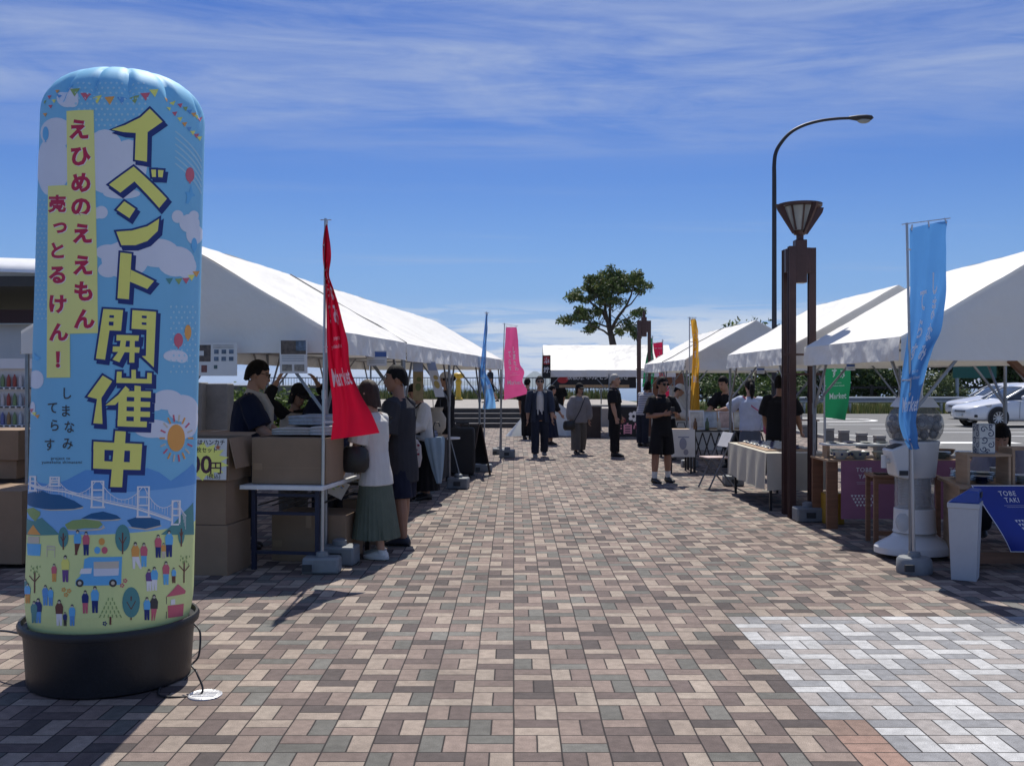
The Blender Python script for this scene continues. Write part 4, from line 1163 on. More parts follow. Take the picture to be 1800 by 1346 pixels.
bx = tag(M().box(0,1.0,0,.05,0,1.0).build('wooden_screen', mat('reddish_board', (.20,.085,.045), .7, var=.4, scale=5), loc=(4.0,22.6,1.0)), 'reddish brown wooden screen hanging at the right end of the far tent', 'screen')
def tarp(label, pts_fn, seed, loc):
    m = M(); m.grid(pts_fn, 26, 26); o = m.build('white_tarp', mat('tarp_vinyl', (.72,.76,.76), .4, var=.05, bump=.3, bscale=6, trans=.2), smooth=70, loc=loc); return tag(o, label, 'tarp', 'white tarps by the far tent')
def t1(u, v):
    w = .75*(1-v)**1.3 + .06
    return (-.05 - w*(1-u)*1.0, -.10*sin(u*9+v*3)*(1-v) - .25*(1-v)*u, 1.25*v*(.8+.2*u)+.01)
tarp('white tarp draped to the ground left of the man in the blue jacket', t1, 1, (.62, 21.5, 0))
def t2(u, v):
    z = (1.12 - .62*u)*v
    return (u*1.0, .08*sin(u*8)*(1-v) - .05*v + .35*v*u*.2, z+.01)
tarp('white tarp sloping down to the right behind the man in the blue jacket', t2, 2, (.92, 21.6, 0))

# ------------------------------------------------------------------ left far building and vending machines
m_white = mat('white_wall_paint', (.68,.68,.67), .7, var=.08, scale=2)
m_roofw = mat('roof_fascia', (.78,.78,.78), .5, var=.06)
m_maroon = mat('maroon_beam', (.055,.022,.022), .6)
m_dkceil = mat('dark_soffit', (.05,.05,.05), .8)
bl = thing('rest_area_building', 'low white building with a curved white roof edge behind the column', 'building', (-17, 13.4, 0))
f = M(); f.grid(lambda u, v: (9.9*u, .25 - .5*sin(pi*v*.5)+.25, 3.38+.30*(1-v) - .22*(2*u-.9)**2*0 + .12*sin(pi*u)), 30, 4)
f.box(0,9.9,.3,10,3.40,3.55); f.build('roof', m_roofw, bl)
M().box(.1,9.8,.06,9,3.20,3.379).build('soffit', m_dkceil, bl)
M().box(0,9.6,1.0,1.3,2.62,2.86).build('beam', m_maroon, bl)
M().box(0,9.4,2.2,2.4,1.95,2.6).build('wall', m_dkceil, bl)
for x in (6.9, 3.0): M().box(x,x+1.05,1.35,1.75,0,2.62).build('pillar', m_white, bl)
M().box(0,8.4,1.8,2.1,0,2.0).build('low_wall', mat('grey_panel', (.13,.13,.135), .7), bl)
def vending(label, loc):
    t = thing('vending_machine', label, 'vending machine', loc, 0, 'drink vending machines')
    b = M(); b.box(0,1.1,.12,.75,.0,1.9); b.box(0,1.1,0,.12,.0,.78); b.box(0,1.1,0,.12,1.74,1.9); b.box(0,.05,0,.12,.78,1.74); b.box(1.05,1.1,0,.12,.78,1.74)
    b.build('cabinet', mat('vending_white', (.66,.67,.69), .35, var=.04), t)
    cols = [(.10,.28,.55),(.35,.42,.5),(.16,.25,.12),(.45,.35,.15),(.30,.06,.05),(.5,.5,.52),(.12,.15,.35),(.25,.16,.08)]
    rnd = random.Random(4)
    for r in range(3):
        z = .86 + r*.30
        s = M(); s.box(.05,1.05,.01,.118,z-.05,z-.012); s.build('price_strip', mat('vending_white', (.66,.67,.69)), t)
        q = M()
        for k in range(10): q.box(.09+k*.095,.09+k*.095+.06,.002,.012,z-.043,z-.02)
        tag(q.build('button', mat('dark_plastic', (.03,.033,.037), .6), t), kind='stuff')
        for k in range(10):
            c = rnd.choice(cols); x = .115+k*.095
            d = M(); d.lathe([(.026,0),(.03,.01),(.03,.12),(.026,.15),(.012,.18),(.012,.20)], (x,.075,z-.01), 10)
            d.build('sample_bottle', mat('drink_%d' % cols.index(c), c, .3), t)
    p = M(); p.box(.06,.7,-.012,-.002,.35,.68); p.build('panel', mat('vending_blue', (.06,.16,.40), .4), t)
    p = M(); p.box(.12,.8,-.015,-.002,.10,.26); p.build('flap', mat('dark_plastic', (.03,.033,.037)), t)
    return t
vending('white drink vending machine with three rows of bottles, left of the column', (-8.55, 12.2, 0))
vending('white drink vending machine at the very left edge of the picture', (-9.75, 12.2, 0))
# concrete walls and pillars behind the left stall, with greenery
for px, w, lb, h, Y in ((381, .50, 'square concrete pillar behind the vendor with the towel', 1.5, 13.6), (343, .35, 'thin concrete pillar just right of the column', 1.52, 13.4)):
    p = at(px, 700, Y)
    tag(M().box(-w/2,w/2,-.2,.2,-.02,h).build('concrete_pillar', m_concd, loc=(p.x, Y, 0), bevel=.02), lb, 'pillar', 'concrete pillars behind the left stall')
p = at(395,700,15.5); q = at(640,700,15.5)
tag(M().box(p.x-2.2,q.x,15.5,15.8,.72,1.46).build('concrete_wall', m_concd, bevel=.02), 'weathered concrete parapet wall behind the left stall', 'wall')
rnd = random.Random(31)
for i, (px, Y, r, lb) in enumerate(((357,14.4,.42,'green bush between the two concrete pillars'),(455,14.4,.5,'green bush right of the vendor with the towel'),(500,14.6,.5,'green bush behind the woman in the cap'),(545,14.6,.5,'green bush left of the crimson flag'),(405,14.7,.5,'green bush behind the vendor with the towel'))):
    p = at(px, 740, Y)
    small_tree('bush', lb, (p.x, Y, 0), 1.35, [(rnd.uniform(-.3,.3), rnd.uniform(-.2,.2), .35+.16*k, r*.8, 260) for k in range(6)], .055, 'hedge', [(.06,.10,.025),(.10,.16,.04),(.19,.26,.07)], 50+i, 'bushes behind the left stall', .04)
# coin binoculars on the terrace
p = at(806,700,38); tb = thing('coin_binoculars', 'yellow coin-operated binoculars on the terrace by the railing', 'binoculars', (p.x, 38, TZ))
m_yel = mat('yellow_enamel', (.55,.36,.03), .4)
M().lathe([(.22,0),(.2,.08),(.13,.14),(.12,.75),(.16,.9),(.1,1.05)], n=16).build('pedestal', m_yel, tb)
b_ = M(); b_.ball((0,0,1.2), (.30,.25,.16), 14, 8); b_.build('body', m_yel, tb)
for s in (-1,1): M().tube([(s*.14,-.15,1.2),(s*.14,-.45,1.2)], .075, 12).build('barrel', m_yel, tb)
# bollards
for i, (px, py) in enumerate(((1436,768),(1461,776),(1485,781),(1511,787),(1540,793))):
    Y = EYE*FPX/(py-CY); X = 8.05
    lb = ['farthest','fourth nearest','third nearest','second nearest','nearest'][i] + ' of the square concrete bollards along the car park edge'
    t = thing('concrete_bollard', lb, 'bollard', (X, Y, 0), 0, 'concrete bollards along the car park')
    b_ = M(); b_.box(-.105,.105,-.105,.105,0,.27); b_.build('shaft', m_concd, t, bevel=.008)
    b_ = M(); b_.box(-.11,.11,-.11,.11,.285,.35); b_.box(-.095,.095,-.095,.095,.271,.285); b_.build('cap', m_conc, t, bevel=.008)

# ------------------------------------------------------------------ cars
m_carw = mat('white_car_paint', (.70,.71,.73), .22, var=.02, coat=.8)
m_carp = mat('pearl_car_paint', (.55,.56,.60), .22, var=.02, coat=.8)
m_glass = mat('car_glass', (.02,.03,.04), .05, var=.02, spec=.9)
m_tyre = mat('tyre_rubber', (.015,.015,.016), .8)
m_rim = mat('alloy_rim', (.50,.51,.53), .3, .8)
m_trim = mat('black_trim', (.015,.015,.017), .45)
m_lampg = mat('headlamp_glass', (.35,.37,.40), .12, var=.1)
m_plate = mat('number_plate', (.66,.68,.66), .5)
def car(label, loc, rz, paint):
    """hatchback, front towards local -x, 4.4 m long"""
    t = thing('parked_car', label, 'car', loc, rz, 'white cars in the car park')
    # stations: x, half width, sill z, shoulder z, centre top z (bonnet / waist)
    st = [(-2.20,.50,.34,.56,.60),(-2.14,.70,.24,.64,.70),(-1.95,.83,.20,.71,.78),(-1.5,.885,.18,.78,.88),(-1.0,.895,.18,.85,.97),(-.6,.90,.18,.89,1.0),(0,.90,.18,.92,1.0),(.8,.90,.18,.95,1.0),(1.5,.89,.20,.97,1.02),(1.95,.84,.26,.93,1.0),(2.15,.70,.32,.80,.9),(2.2,.55,.38,.7,.76)]
    b = M(); rings = []
    for x, w, z0, zs, zt in st:
        half = [(w*.80,z0),(w*.97,z0+.06),(w,z0+.18),(w*1.0,(z0+zs)/2+.05),(w*.975,zs-.03),(w*.90,zs+.03),(w*.62,(zs+zt*2)/3),(w*.2,zt)]
        rings.append([(x,-y,z) for y, z in half] + [(x,y,z) for y, z in half[::-1]])
    b.loft(rings)
    o = b.build('body', paint, t, smooth=40)
    s = o.modifiers.new('sub', 'SUBSURF'); s.levels = 1; s.render_levels = 2
    # greenhouse
    gh = M(); rings = []
    for x, w, z0, zt in ((-1.02,.70,.93,.95),(-.55,.77,.95,1.22),(-.10,.77,.96,1.415),(.5,.77,.97,1.46),(1.1,.76,.98,1.43),(1.65,.72,.98,1.28),(2.0,.64,.96,1.02)):
        k = .80
        rings.append([(x,-w,z0),(x,-w*(1-(1-k)*.55),(z0+zt)/2+.02),(x,-w*k,zt-.03),(x,-w*.5,zt),(x,w*.5,zt),(x,w*k,zt-.03),(x,w*(1-(1-k)*.55),(z0+zt)/2+.02),(x,w,z0)])
    gh.loft(rings); gh.build('windows', m_glass, t, smooth=50)
    rf = M()
    rr = [(-.30,.58,1.355),(-.08,.62,1.43),(.5,.625,1.475),(1.1,.61,1.445),(1.62,.57,1.305)]
    rf.loft([[(x,-w,z-.035),(x,-w*.9,z),(x,0,z+.015),(x,w*.9,z),(x,w,z-.035),(x,0,z-.03)] for x, w, z in rr]); rf.build('roof', paint, t, smooth=50)
    for sy in (-1, 1):
        M().tube([(-1.0,sy*.71,.95),(-.55,sy*.69,1.19),(-.12,sy*.62,1.40),(.5,sy*.625,1.455),(1.1,sy*.62,1.425),(1.65,sy*.60,1.28),(1.95,sy*.63,1.02)], .032, 8).build('pillar', paint, t)
        M().bar((.42,sy*.765,.97),(.36,sy*.66,1.42), .07,.02).build('door_pillar', m_trim, t)
        mm = M(); mm.ball((-.52,sy*.98,1.0), (.075,.11,.07), 12, 8); mm.tube([(-.5,sy*.86,.96),(-.5,sy*.93,.98)], .025, 6); mm.build('wing_mirror', paint, t)
        hl = M(); hl.loft([[(-2.05+.0,sy*.62,.62),(-2.08,sy*.60,.68),(-1.98,sy*.66,.70),(-1.96,sy*.68,.62)],[(-1.62,sy*.895,.70),(-1.62,sy*.89,.76),(-1.58,sy*.86,.78),(-1.58,sy*.86,.70)]]); hl.build('headlight', m_lampg, t)
        fg = M(); fg.box(-2.10,-2.0,sy*.68-.09,sy*.68+.09,.34,.43); fg.build('fog_lamp_recess', m_trim, t, bevel=.02)
        dh = M(); dh.box(.22,.42,sy*.905-.012,sy*.905+.012,.83,.86); dh.build('door_handle', paint, t, bevel=.006)
        dl = M(); dl.tube([(-.62,sy*.902,.30),(-.60,sy*.905,.88)], .006, 5); dl.tube([(.50,sy*.905,.30),(.50,sy*.905,.90)], .006, 5); dl.build('door_seam', m_trim, t)
        for x in (-1.36, 1.30):
            ar = M(); ar.lathe([(.37,-.015),(.375,.0),(.0,.0)][:2]+[(.01,.001)], n=28)
            ar.v = [(x+a, sy*(.902+c_), .33+b2) for a, b2, c_ in ar.v]; ar.build('wheel_arch', m_trim, t)
            w = M(); w.lathe([(.21,-.10),(.29,-.105),(.315,-.08),(.32,0),(.315,.08),(.29,.105),(.21,.10)], n=32, cap=False)
            w.v = [(x+a, sy*.83+c_, .32+b2) for a, b2, c_ in w.v]; wo = w.build('wheel', m_tyre, t)
            r = M(); r.lathe([(.215,-.03),(.215,.03)], n=28)
            for k in range(10):
                a = k*pi/5; r.bar((.05*cos(a),.05*sin(a),.075),(.205*cos(a+.12),.205*sin(a+.12),.085), .035,.02, up=(0,0,1))
            r.lathe([(.05,.0),(.05,.08),(.02,.085)], n=14)
            r.lathe([(.215,.05),(.235,.09),(.2,.09),(.2,.06)], n=28, cap=False)
            r.v = [(x+a, sy*(.83+c_), .32+b2) for a, b2, c_ in r.v]; r.build('rim', m_rim, wo)
    g_ = M(); g_.loft([[(-2.205,-.30,.50),(-2.205,.30,.50),(-2.15,.34,.60),(-2.15,-.34,.60)],[(-2.225,-.30,.50),(-2.225,.30,.50),(-2.17,.34,.61),(-2.17,-.34,.61)]]); g_.build('grille', m_trim, t)
    M().box(-2.235,-2.222,-.16,.16,.36,.46).build('number_plate', m_plate, t)
    M().box(-2.175,-2.06,-.42,.42,.235,.30).build('lower_intake', m_trim, t, bevel=.02)
    return t
car('nearer white hatchback parked facing left, with silver wheels, under the right tent edge', (17.35, 26.3, 0), radians(6), m_carw)
car('farther white car parked behind the nearer white hatchback', (20.1, 31.6, 0), radians(8), m_carp)
# ------------------------------------------------------------------ pottery stall (nearest right tent)
def legs4(t, x0, x1, y0, y1, h, w, m, name='leg'):
    for x in (x0, x1-w):
        for y in (y0, y1-w): M().box(x,x+w,y,y+w,0,h).build(name, m, t)
m_glaze = mat('pale_glaze', (.50,.52,.50), .25, var=.08, scale=14)
m_celad = mat('celadon_glaze', (.30,.34,.32), .25, var=.1, scale=14)
m_navyp = mat('navy_glaze', (.015,.03,.10), .25)
m_brglz = mat('brown_glaze', (.22,.13,.08), .3, var=.2)
def prism(m, poly, y0, y1):
    """outline in x,z pushed from y0 to y1"""
    n = len(poly); vs = [(x,y0,z) for x,z in poly]+[(x,y1,z) for x,z in poly]
    m.add(vs, [tuple(range(n)), tuple(range(2*n-1,n-1,-1))]+[(j,i,n+i,n+j) for i in range(n) for j in ((i+1)%n,)])
    return m
def tri_pattern(m, f, x0, z0, nx, nz, s, mi):
    ps = []
    for j in range(nz):
        for i in range(nx - j): ps.append([(x0+(i+j*.5)*s, z0-j*s*.9), (x0+(i+j*.5)*s+s*.8, z0-j*s*.9), (x0+(i+j*.5)*s+s*.4, z0-j*s*.9-s*.7)])
    lay(m, ps, f, mi)
m_pinkc = mat('pink_banner_cloth', (.30,.125,.205), .7, var=.1, bump=.15, trans=.1)
m_bluec = mat('blue_banner_cloth', (.008,.028,.26), .6, var=.08, bump=.1)
pt = thing('pottery_table', 'long pottery table with a pale top behind the capsule machine', 'table', (3.27, 8.0, 0))
M().box(0,2.0,0,.62,.70,.725).build('table_top', m_lwood, pt, bevel=.004)
for x in (.0, 1.8): M().box(x,x+.115,.03,.07,0,.699).build('leg', m_bwood, pt); M().box(x,x+.115,.53,.57,0,.699).build('leg', m_bwood, pt)
def pk(txt2):
    def paint(m, f, L_):
        lay(m, shift(text_polys('TOBE', .062, .004, spacing=1.15), .24, .60), f, 1, .04, .04)
        lay(m, shift(text_polys(txt2, .062, .004, spacing=1.15), .255, .53), f, 1, .04, .04)
        lay(m, [rect(.16,.49,.40,.492), rect(.17,.475,.38,.477)], f, 1, .04)
        tri_pattern(m, f, .10, .36, 8, 4, .036, 1)
        tri_pattern(m, f, L_-.22, .25, 6, 6, .03, 1)
    return paint
wave_sheet('cloth_banner', 'pink banner reading TOBE YAKI on the pottery table, left of the capsule machine', 'banner', (3.40,7.985), (4.34,7.985), .11, .715, [m_pinkc, m_wtext], .006, 1, pk('YAKI'), group='pink TOBE YAKI banners')
wave_sheet('cloth_banner', 'pink banner with white lettering on the pottery table, right of the capsule machine', 'banner', (4.37,7.985), (5.25,7.985), .11, .715, [m_pinkc, m_wtext], .006, 2, pk('YAKI'), group='pink TOBE YAKI banners')
sh = thing('display_shelf', 'long white display board raised above the pottery table', 'shelf', (3.30, 8.2, .726))
M().box(0,1.0,0,.2,.13,.15).build('board', mat('white_laminate', (.70,.70,.70), .4), sh, bevel=.003)
for x in (.03,.93): M().box(x,x+.03,.02,.18,0,.129).build('support', m_lwood, sh)
def ware(kind, label, loc, s=1.0, m=None, spots=False, group='pottery for sale'):
    t = thing({'bowl':'pottery_bowl','plate':'pottery_plate','cup':'pottery_cup','stack':'plate_stack'}[kind], label, kind if kind != 'stack' else 'plates', loc, 0, group)
    m = m or m_glaze
    b = M()
    if kind == 'bowl': b.lathe([(.035,0),(.04,.008),(.07,.03),(.088,.065),(.092,.068),(.084,.064),(.06,.03),(.02,.014)], n=28)
    elif kind == 'plate': b.lathe([(.05,0),(.055,.006),(.10,.022),(.125,.028),(.127,.031),(.10,.028),(.05,.012)], n=32)
    elif kind == 'cup': b.lathe([(.028,0),(.034,.006),(.038,.08),(.036,.082),(.033,.02),(.01,.012)], n=20)
    else:
        for k in range(4): b.lathe([(.05,k*.016),(.055,.006+k*.016),(.10,.020+k*.016),(.118-.003*k,.026+k*.016),(.10,.026+k*.016),(.05,.014+k*.016)], n=28)
    b.v = [(x*s,y*s,z*s) for x,y,z in b.v]
    b.build('vessel', m, t)
    if spots:
        q = M()
        for k in range(7):
            a = k*2*pi/7; r = .0815*s
            q.mi = 0; q.ball((r*cos(a), r*sin(a), .045*s), (.012*s,.012*s,.012*s), 8, 6)
        tag(q.build('painted_dots', m_navyp, t), kind='stuff')
    return t
zt = .726
for i, (kind, x, y, s, m, sp, lb) in enumerate([
    ('bowl',3.44,8.10,1.15,m_glaze,True,'large pale bowl with navy dots at the left end of the pottery table'),
    ('bowl',3.62,8.07,1.2,m_celad,True,'grey-green bowl with navy dots, second from the left on the pottery table'),
    ('bowl',3.86,8.08,1.15,m_celad,False,'plain grey-green bowl in front of the raised board'),
    ('stack',3.55,8.48,1.0,m_glaze,False,'stack of pale plates behind the dotted bowls'),
    ('cup',4.02,8.10,1.0,m_glaze,False,'pale cup just left of the capsule machine'),
    ('cup',4.09,8.22,1.0,m_celad,False,'grey-green cup beside the pale cup, left of the capsule machine'),
    ('stack',4.50,8.15,1.0,m_celad,False,'stack of grey-green plates right of the capsule machine'),
    ('stack',4.78,8.18,1.0,m_glaze,False,'stack of pale plates farther right on the pottery table'),
    ('bowl',4.66,8.4,1.2,m_brglz,False,'brown wide bowl on the pottery table above the stacked plates')]):
    ware(kind, lb, (x, y, zt), s, m, sp)
for k, (x, m) in enumerate(((3.42,m_glaze),(3.6,m_navyp),(3.78,m_glaze),(3.95,m_celad),(4.12,m_glaze))):
    ware('plate', ['pale','navy','white','grey-green','pale rightmost'][k] + ' plate lying on the raised white board', (x, 8.3, .726+.151), .55, m)
# small stained side table
st = thing('side_table', 'small brown wooden side table in front of the pink banner', 'table', (3.36, 7.18, 0), radians(-6))
M().box(0,.62,0,.36,.635,.66).build('table_top', m_bwood, st, bevel=.004)
legs4(st, .01,.61,.01,.35,.634,.04, m_bwood)
M().box(.05,.57,.015,.035,.10,.14).build('stretcher', m_bwood, st)
for y in (.02,.30): M().box(.05,.57,y,y+.02,.58,.63).build('apron', m_bwood, st)
o = M(); prism(o, [(-.09,0),(.09,0),(.10,.012),(-.10,.012)], -.06, .06)
tag(o.build('tray', m_dbrown, loc=(3.52,7.30,.662)), 'small dark tray on the brown side table', 'tray')
# ---- capsule machine
CM = (3.535, 6.78, 0)
def capsule_machine():
    t = thing('capsule_machine', 'large white capsule vending machine with a clear globe of baseballs and spiral chute', 'capsule machine', CM)
    mw = mat('machine_white_plastic', (.62,.62,.61), .35, var=.05, bump=.05)
    mg = mat('dark_plastic', (.03,.033,.037), .6)
    b = M()
    prof = [(1.02,0.03),(1.10,.036),(1.10,.088),(1.05,.105),(.66,.175),(.57,.205),(.5,.22)]
    b.loft([[(.315*r*cos(a)*(1+.0*cos(2*a)), .25*r*sin(a), z) for a in [2*pi*k/48 for k in range(48)]] for r, z in prof]); b.build('base', mw, t, smooth=40)
    b = M(); b.lathe([(.185,.218),(.178,.24),(.172,.42),(.168,.425)], n=40); b.build('lower_drum', mw, t)
    d = M(); d.ball((-.14,-.10,.31), (.06,.07,.085), 14, 8); d.build('outlet_hood', mat('clear_plastic', (.55,.57,.58), .1, alpha=.35), t)
    c = M(); c.lathe([(.166,.426),(.166,.70)], n=40, cap=False); c.build('clear_column', mat('clear_plastic', (.55,.57,.58), .1, alpha=.35), t)
    s = M(); pts = []
    for k in range(220):
        a = k*.55; pts.append((.135*cos(a), .135*sin(a), .43+.265*k/219))
    s.tube(pts, .005, 6); s.lathe([(.03,.43),(.03,.70)], n=12); s.build('spiral_chute', mat('steel_wire', (.45,.45,.46), .35, .6), t)
    u = M(); u.loft([[(.205*r*cos(a)*(1), .20*r*sin(a), z) for a in [2*pi*k/40 for k in range(40)]] for r, z in ((.84,.701),(.86,.71),(1.0,.985),(1.03,1.0),(1.03,1.015),(.95,1.02))]); u.build('cabinet', mw, t, smooth=40)
    f = M(); prism(f, [(-.30,.95),(-.17,1.0),(-.14,.99),(-.10,.72),(-.16,.70),(-.245,.72)], -.26, -.02); f.build('coin_panel', mw, t, bevel=.015)
    f = M(); f.box(-.235,-.16,-.268,-.262,.735,.775); f.build('coin_label', mg, t)
    f = M(); prism(f, [(-.285,.962),(-.19,.995),(-.19,1.0),(-.285,.967)], -.22, -.06); f.build('coin_slots', mg, t)
    k = M(); k.tube([(-.27,-.14,.85),(-.32,-.15,.85)], .022, 12); k.tube([(-.325,-.15,.79),(-.325,-.15,.90)], .024, 12); k.build('turn_handle', mw, t, smooth=60)
    gl = M(); gl.lathe([(.17,1.021),(.205,1.04),(.235,1.10),(.243,1.16),(.232,1.22),(.195,1.285),(.165,1.31)], n=48, cap=False)
    gl.build('globe', mat('clear_globe', (.33,.34,.35), .05, alpha=.30, spec=1.0), t, smooth=60)
    rnd = random.Random(3)
    pos = []
    for _ in range(4000):
        a = rnd.uniform(0, 6.28); r = .20*sqrt(rnd.random()); z = rnd.uniform(1.055, 1.215)
        if r > .198*sqrt(max(0, 1-((z-1.16)/.17)**2)): continue
        p = Vector((r*cos(a), r*sin(a), z))
        if all((p-q).length > .068 for q in pos): pos.append(p)
    mb = mat('baseball_leather', (.42,.41,.39), .6, var=.25, scale=8); ms = mat('baseball_stitch', (.04,.05,.10), .7); mt = mat('tan_capsule', (.28,.20,.12), .5)
    for i, p in enumerate(pos[:46]):
        q = M(); q.ball((0,0,0), .037, 16, 12)
        q.mi = 1
        ax = Vector((rnd.gauss(0,1), rnd.gauss(0,1)-1, rnd.gauss(0,1))).normalized(); e1 = ax.orthogonal().normalized(); e2 = ax.cross(e1)
        for sg in (1, -1):
            pts = [ax*sg*.028 + (e1*cos(a)+e2*sin(a))*.0255 for a in [2*pi*k/18 for k in range(19)]]
            q.tube(pts, .0022, 4)
        o = q.build('ball', [mt if i % 9 == 4 else mb, ms], None, loc=p + Vector(CM))
        tag(o, 'baseball capsule lying inside the clear globe of the machine', 'ball', 'capsule balls in the globe')
    cp = M(); cp.loft([[(x*r, y*r, z) for x, y in ((-.165,-.15),(.165,-.15),(.165,.15),(-.165,.15))] for r, z in ((1,1.312),(.72,1.395),(.70,1.40))]); cp.build('lid', mw, t, bevel=.012)
    nk = M(); nk.lathe([(.055,1.401),(.05,1.44),(.055,1.50),(.068,1.56),(.07,1.62),(.055,1.67),(.03,1.695)], (.02,0,0), n=24); nk.build('lid_knob', mw, t, smooth=60)
capsule_machine()
# ---- front wooden table with shelf boxes
wt_ = thing('wooden_table', 'wooden trestle table with pottery at the right edge of the picture', 'table', (3.62, 6.24, 0))
M().loft([[(0,0,.665),(2.2,0,.665),(2.2,.8,.665),(.16,.8,.665)],[(0,0,.69),(2.2,0,.69),(2.2,.8,.69),(.16,.8,.69)]]).build('table_top', m_lwood, wt_)
for x in (.10, 1.9):
    M().box(x,x+.07,.03,.08,0,.664).build('leg', m_bwood, wt_); M().box(x+.12,x+.19,.70,.75,0,.664).build('leg', m_bwood, wt_)
e = M(); e.loft([[(.04,.09,z),(.10,.09,z),(.225,.69,z),(.165,.69,z)] for z in (.02,.664)]); e.build('end_panel', m_lwood, wt_)
M().box(.18,1.9,.06,.09,.05,.14).build('stretcher', m_bwood, wt_)
def boxshelf(label, loc, w, h, d):
    t = thing('box_shelf', label, 'shelf', loc, 0, 'open wooden box shelves on the right table')
    M().box(0,.022,0,d,0,h-.021).build('side', m_lwood, t); M().box(w-.022,w,0,d,0,h-.021).build('side', m_lwood, t)
    M().box(-.004,w+.004,-.004,d,h-.02,h).build('top', m_lwood, t)
boxshelf('low open wooden box shelf under the blue and white vase', (3.72,6.32,.692), .36, .25, .22)
boxshelf('taller open wooden box shelf at the right edge beside the vase', (4.10,6.34,.692), .60, .30, .24)
def vase():
    t = thing('pottery_vase', 'tall square vase with blue scroll painting on white, standing on the box shelf', 'vase', (3.905, 6.43, .943))
    m = M(); w = .064
    m.box(-w,w,-w,w,0,.245)
    f = lambda x, y: Vector((x, -w-.0015, y))
    g = lambda x, y: Vector((-w-.0015, -x, y))
    rnd = random.Random(8)
    for fn in (f, g):
        for cx, cz, r, a0, dirn in ((-.03,.20,.030,0,1),(.025,.165,.034,2,-1),(-.025,.115,.032,4,1),(.028,.075,.030,1,-1),(-.03,.04,.028,3,1),(.03,.225,.02,5,-1),(0,.02,.02,0,1)):
            pts = []
            for k in range(22):
                a = a0 + dirn*k*.36; rr = r*(1-k/24)
                pts.append((max(-w+.004,min(w-.004,cx+rr*cos(a))), max(.004,min(.241,cz+rr*sin(a)))))
            lay(m, line(pts, .0075), fn, 1)
        for z in (.003, .125, .238): lay(m, [rect(-w+.001, z, w-.001, z+.004)], fn, 1)
    m.build('body', [m_glaze, m_navyp], t, smooth=0)
vase()
for kind, x, y, z, s, m, lb in [('stack',3.92,6.85,.692,.9,m_glaze,'low stack of pale plates at the left end of the wooden table'),('plate',4.12,6.92,.692,.8,m_celad,'grey-green plate beside the low stack on the wooden table'),
    ('stack',3.90,6.46,.692,.8,m_navyp,'navy plates inside the low box shelf'),('stack',4.05,6.75,.692,.9,m_celad,'grey-green plates seen between the two box shelves'),
    ('stack',4.25,6.45,.692,.95,m_glaze,'pale plates inside the taller box shelf, left'),('stack',4.47,6.47,.692,.95,m_celad,'grey-green plates inside the taller box shelf, right'),
    ('bowl',4.34,7.0,.692,1.2,m_glaze,'pale bowl behind the taller box shelf')]: ware(kind, lb, (x,y,z), s, m)
def bluebanner():
    m = M(); Wd, z0, z1 = 1.0, .17, .70
    def fn(u, v):
        x = 3.70 + Wd*u*.92 + .34*(1-v)*(1-u)*.85
        y = 6.215 - .10*(1-v)*(1-u)*(.6+.4*sin(v*5)) - .02*sin(u*9+v*2)*(1-v)
        return Vector((x, y, z0 + (z1-z0)*v))
    m.grid(fn, 30, 20)
    f = lambda x, y: fn(min(max(x,0),1), min(max(y,0),1)) + Vector((0,-.004,0))
    sc = lambda ps, cx, cy: [[(cx+x, cy+y*1.75) for x, y in p] for p in ps]
    lay(m, sc(text_polys('TOBE', .058, .004, spacing=1.15), .29, .84), f, 1, .03, .05)
    lay(m, sc(text_polys('TAKI', .058, .004, spacing=1.15), .31, .74), f, 1, .03, .05)
    lay(m, [rect(.21,.69,.43,.693), rect(.23,.665,.42,.668)], f, 1, .03)
    ps = []
    for j in range(5):
        for i in range(9): ps.append([(.24+(i+j*.5)*.036, .48-j*.055), (.24+(i+j*.5)*.036+.03, .48-j*.055), (.24+(i+j*.5)*.036+.015, .44-j*.055)])
    lay(m, ps, f, 1)
    lay(m, line([(.006,0),(.006,1)], .008)+line([(0,.008),(1,.008)], .012)+line([(0,.992),(1,.992)], .012), f, 1, .03, .05)
    tag(m.build('cloth_banner', [m_bluec, m_wtext], smooth=70), 'deep blue banner reading TOBE TAKI hung on the wooden table', 'banner')
bluebanner()
def bin_():
    t = thing('waste_bin', 'tall grey plastic bin with a sloping blue lid beside the wooden table', 'bin', (3.47, 5.93, 0), radians(-30))
    b = M(); b.loft([[(x*s,y*s+.12,z) for x, y in ((-.11,-.13),(.11,-.13),(.11,.13),(-.11,.13))] for s, z in ((.82,0),(1,.56),(1.05,.562),(1.05,.60))]); b.build('body', mat('bin_grey', (.46,.47,.49), .5, var=.06), t, bevel=.012)
    l = M(); prism(l, [(-.11,.60),(.11,.60),(.11,.695),(.03,.70)], -.01+.0, .25); l.build('lid', mat('bin_blue', (.02,.06,.30), .45), t, bevel=.01)
    l = M(); l.box(.115,.12,.06,.18,.64,.68); l.build('flap_handle', mat('dark_plastic', (.03,.033,.037)), t)
bin_()
# handled carrier crate under the pottery table
tag(M().box(0,.20,0,.3,0,.33).build('yellow_crate', mat('yellow_crate_plastic', (.36,.20,.015), .5), loc=(3.36,8.35,.0), bevel=.01), 'yellow plastic crate standing under the pottery table by the lamp post', 'crate')
tag(M().bar((0,0,0),(.55,0,-.5), .06,.05).build('wooden_pole', m_bwood, loc=(4.22,6.62,1.72)), 'brown wooden slat leaning down from the tent eave at the right edge', 'slat')

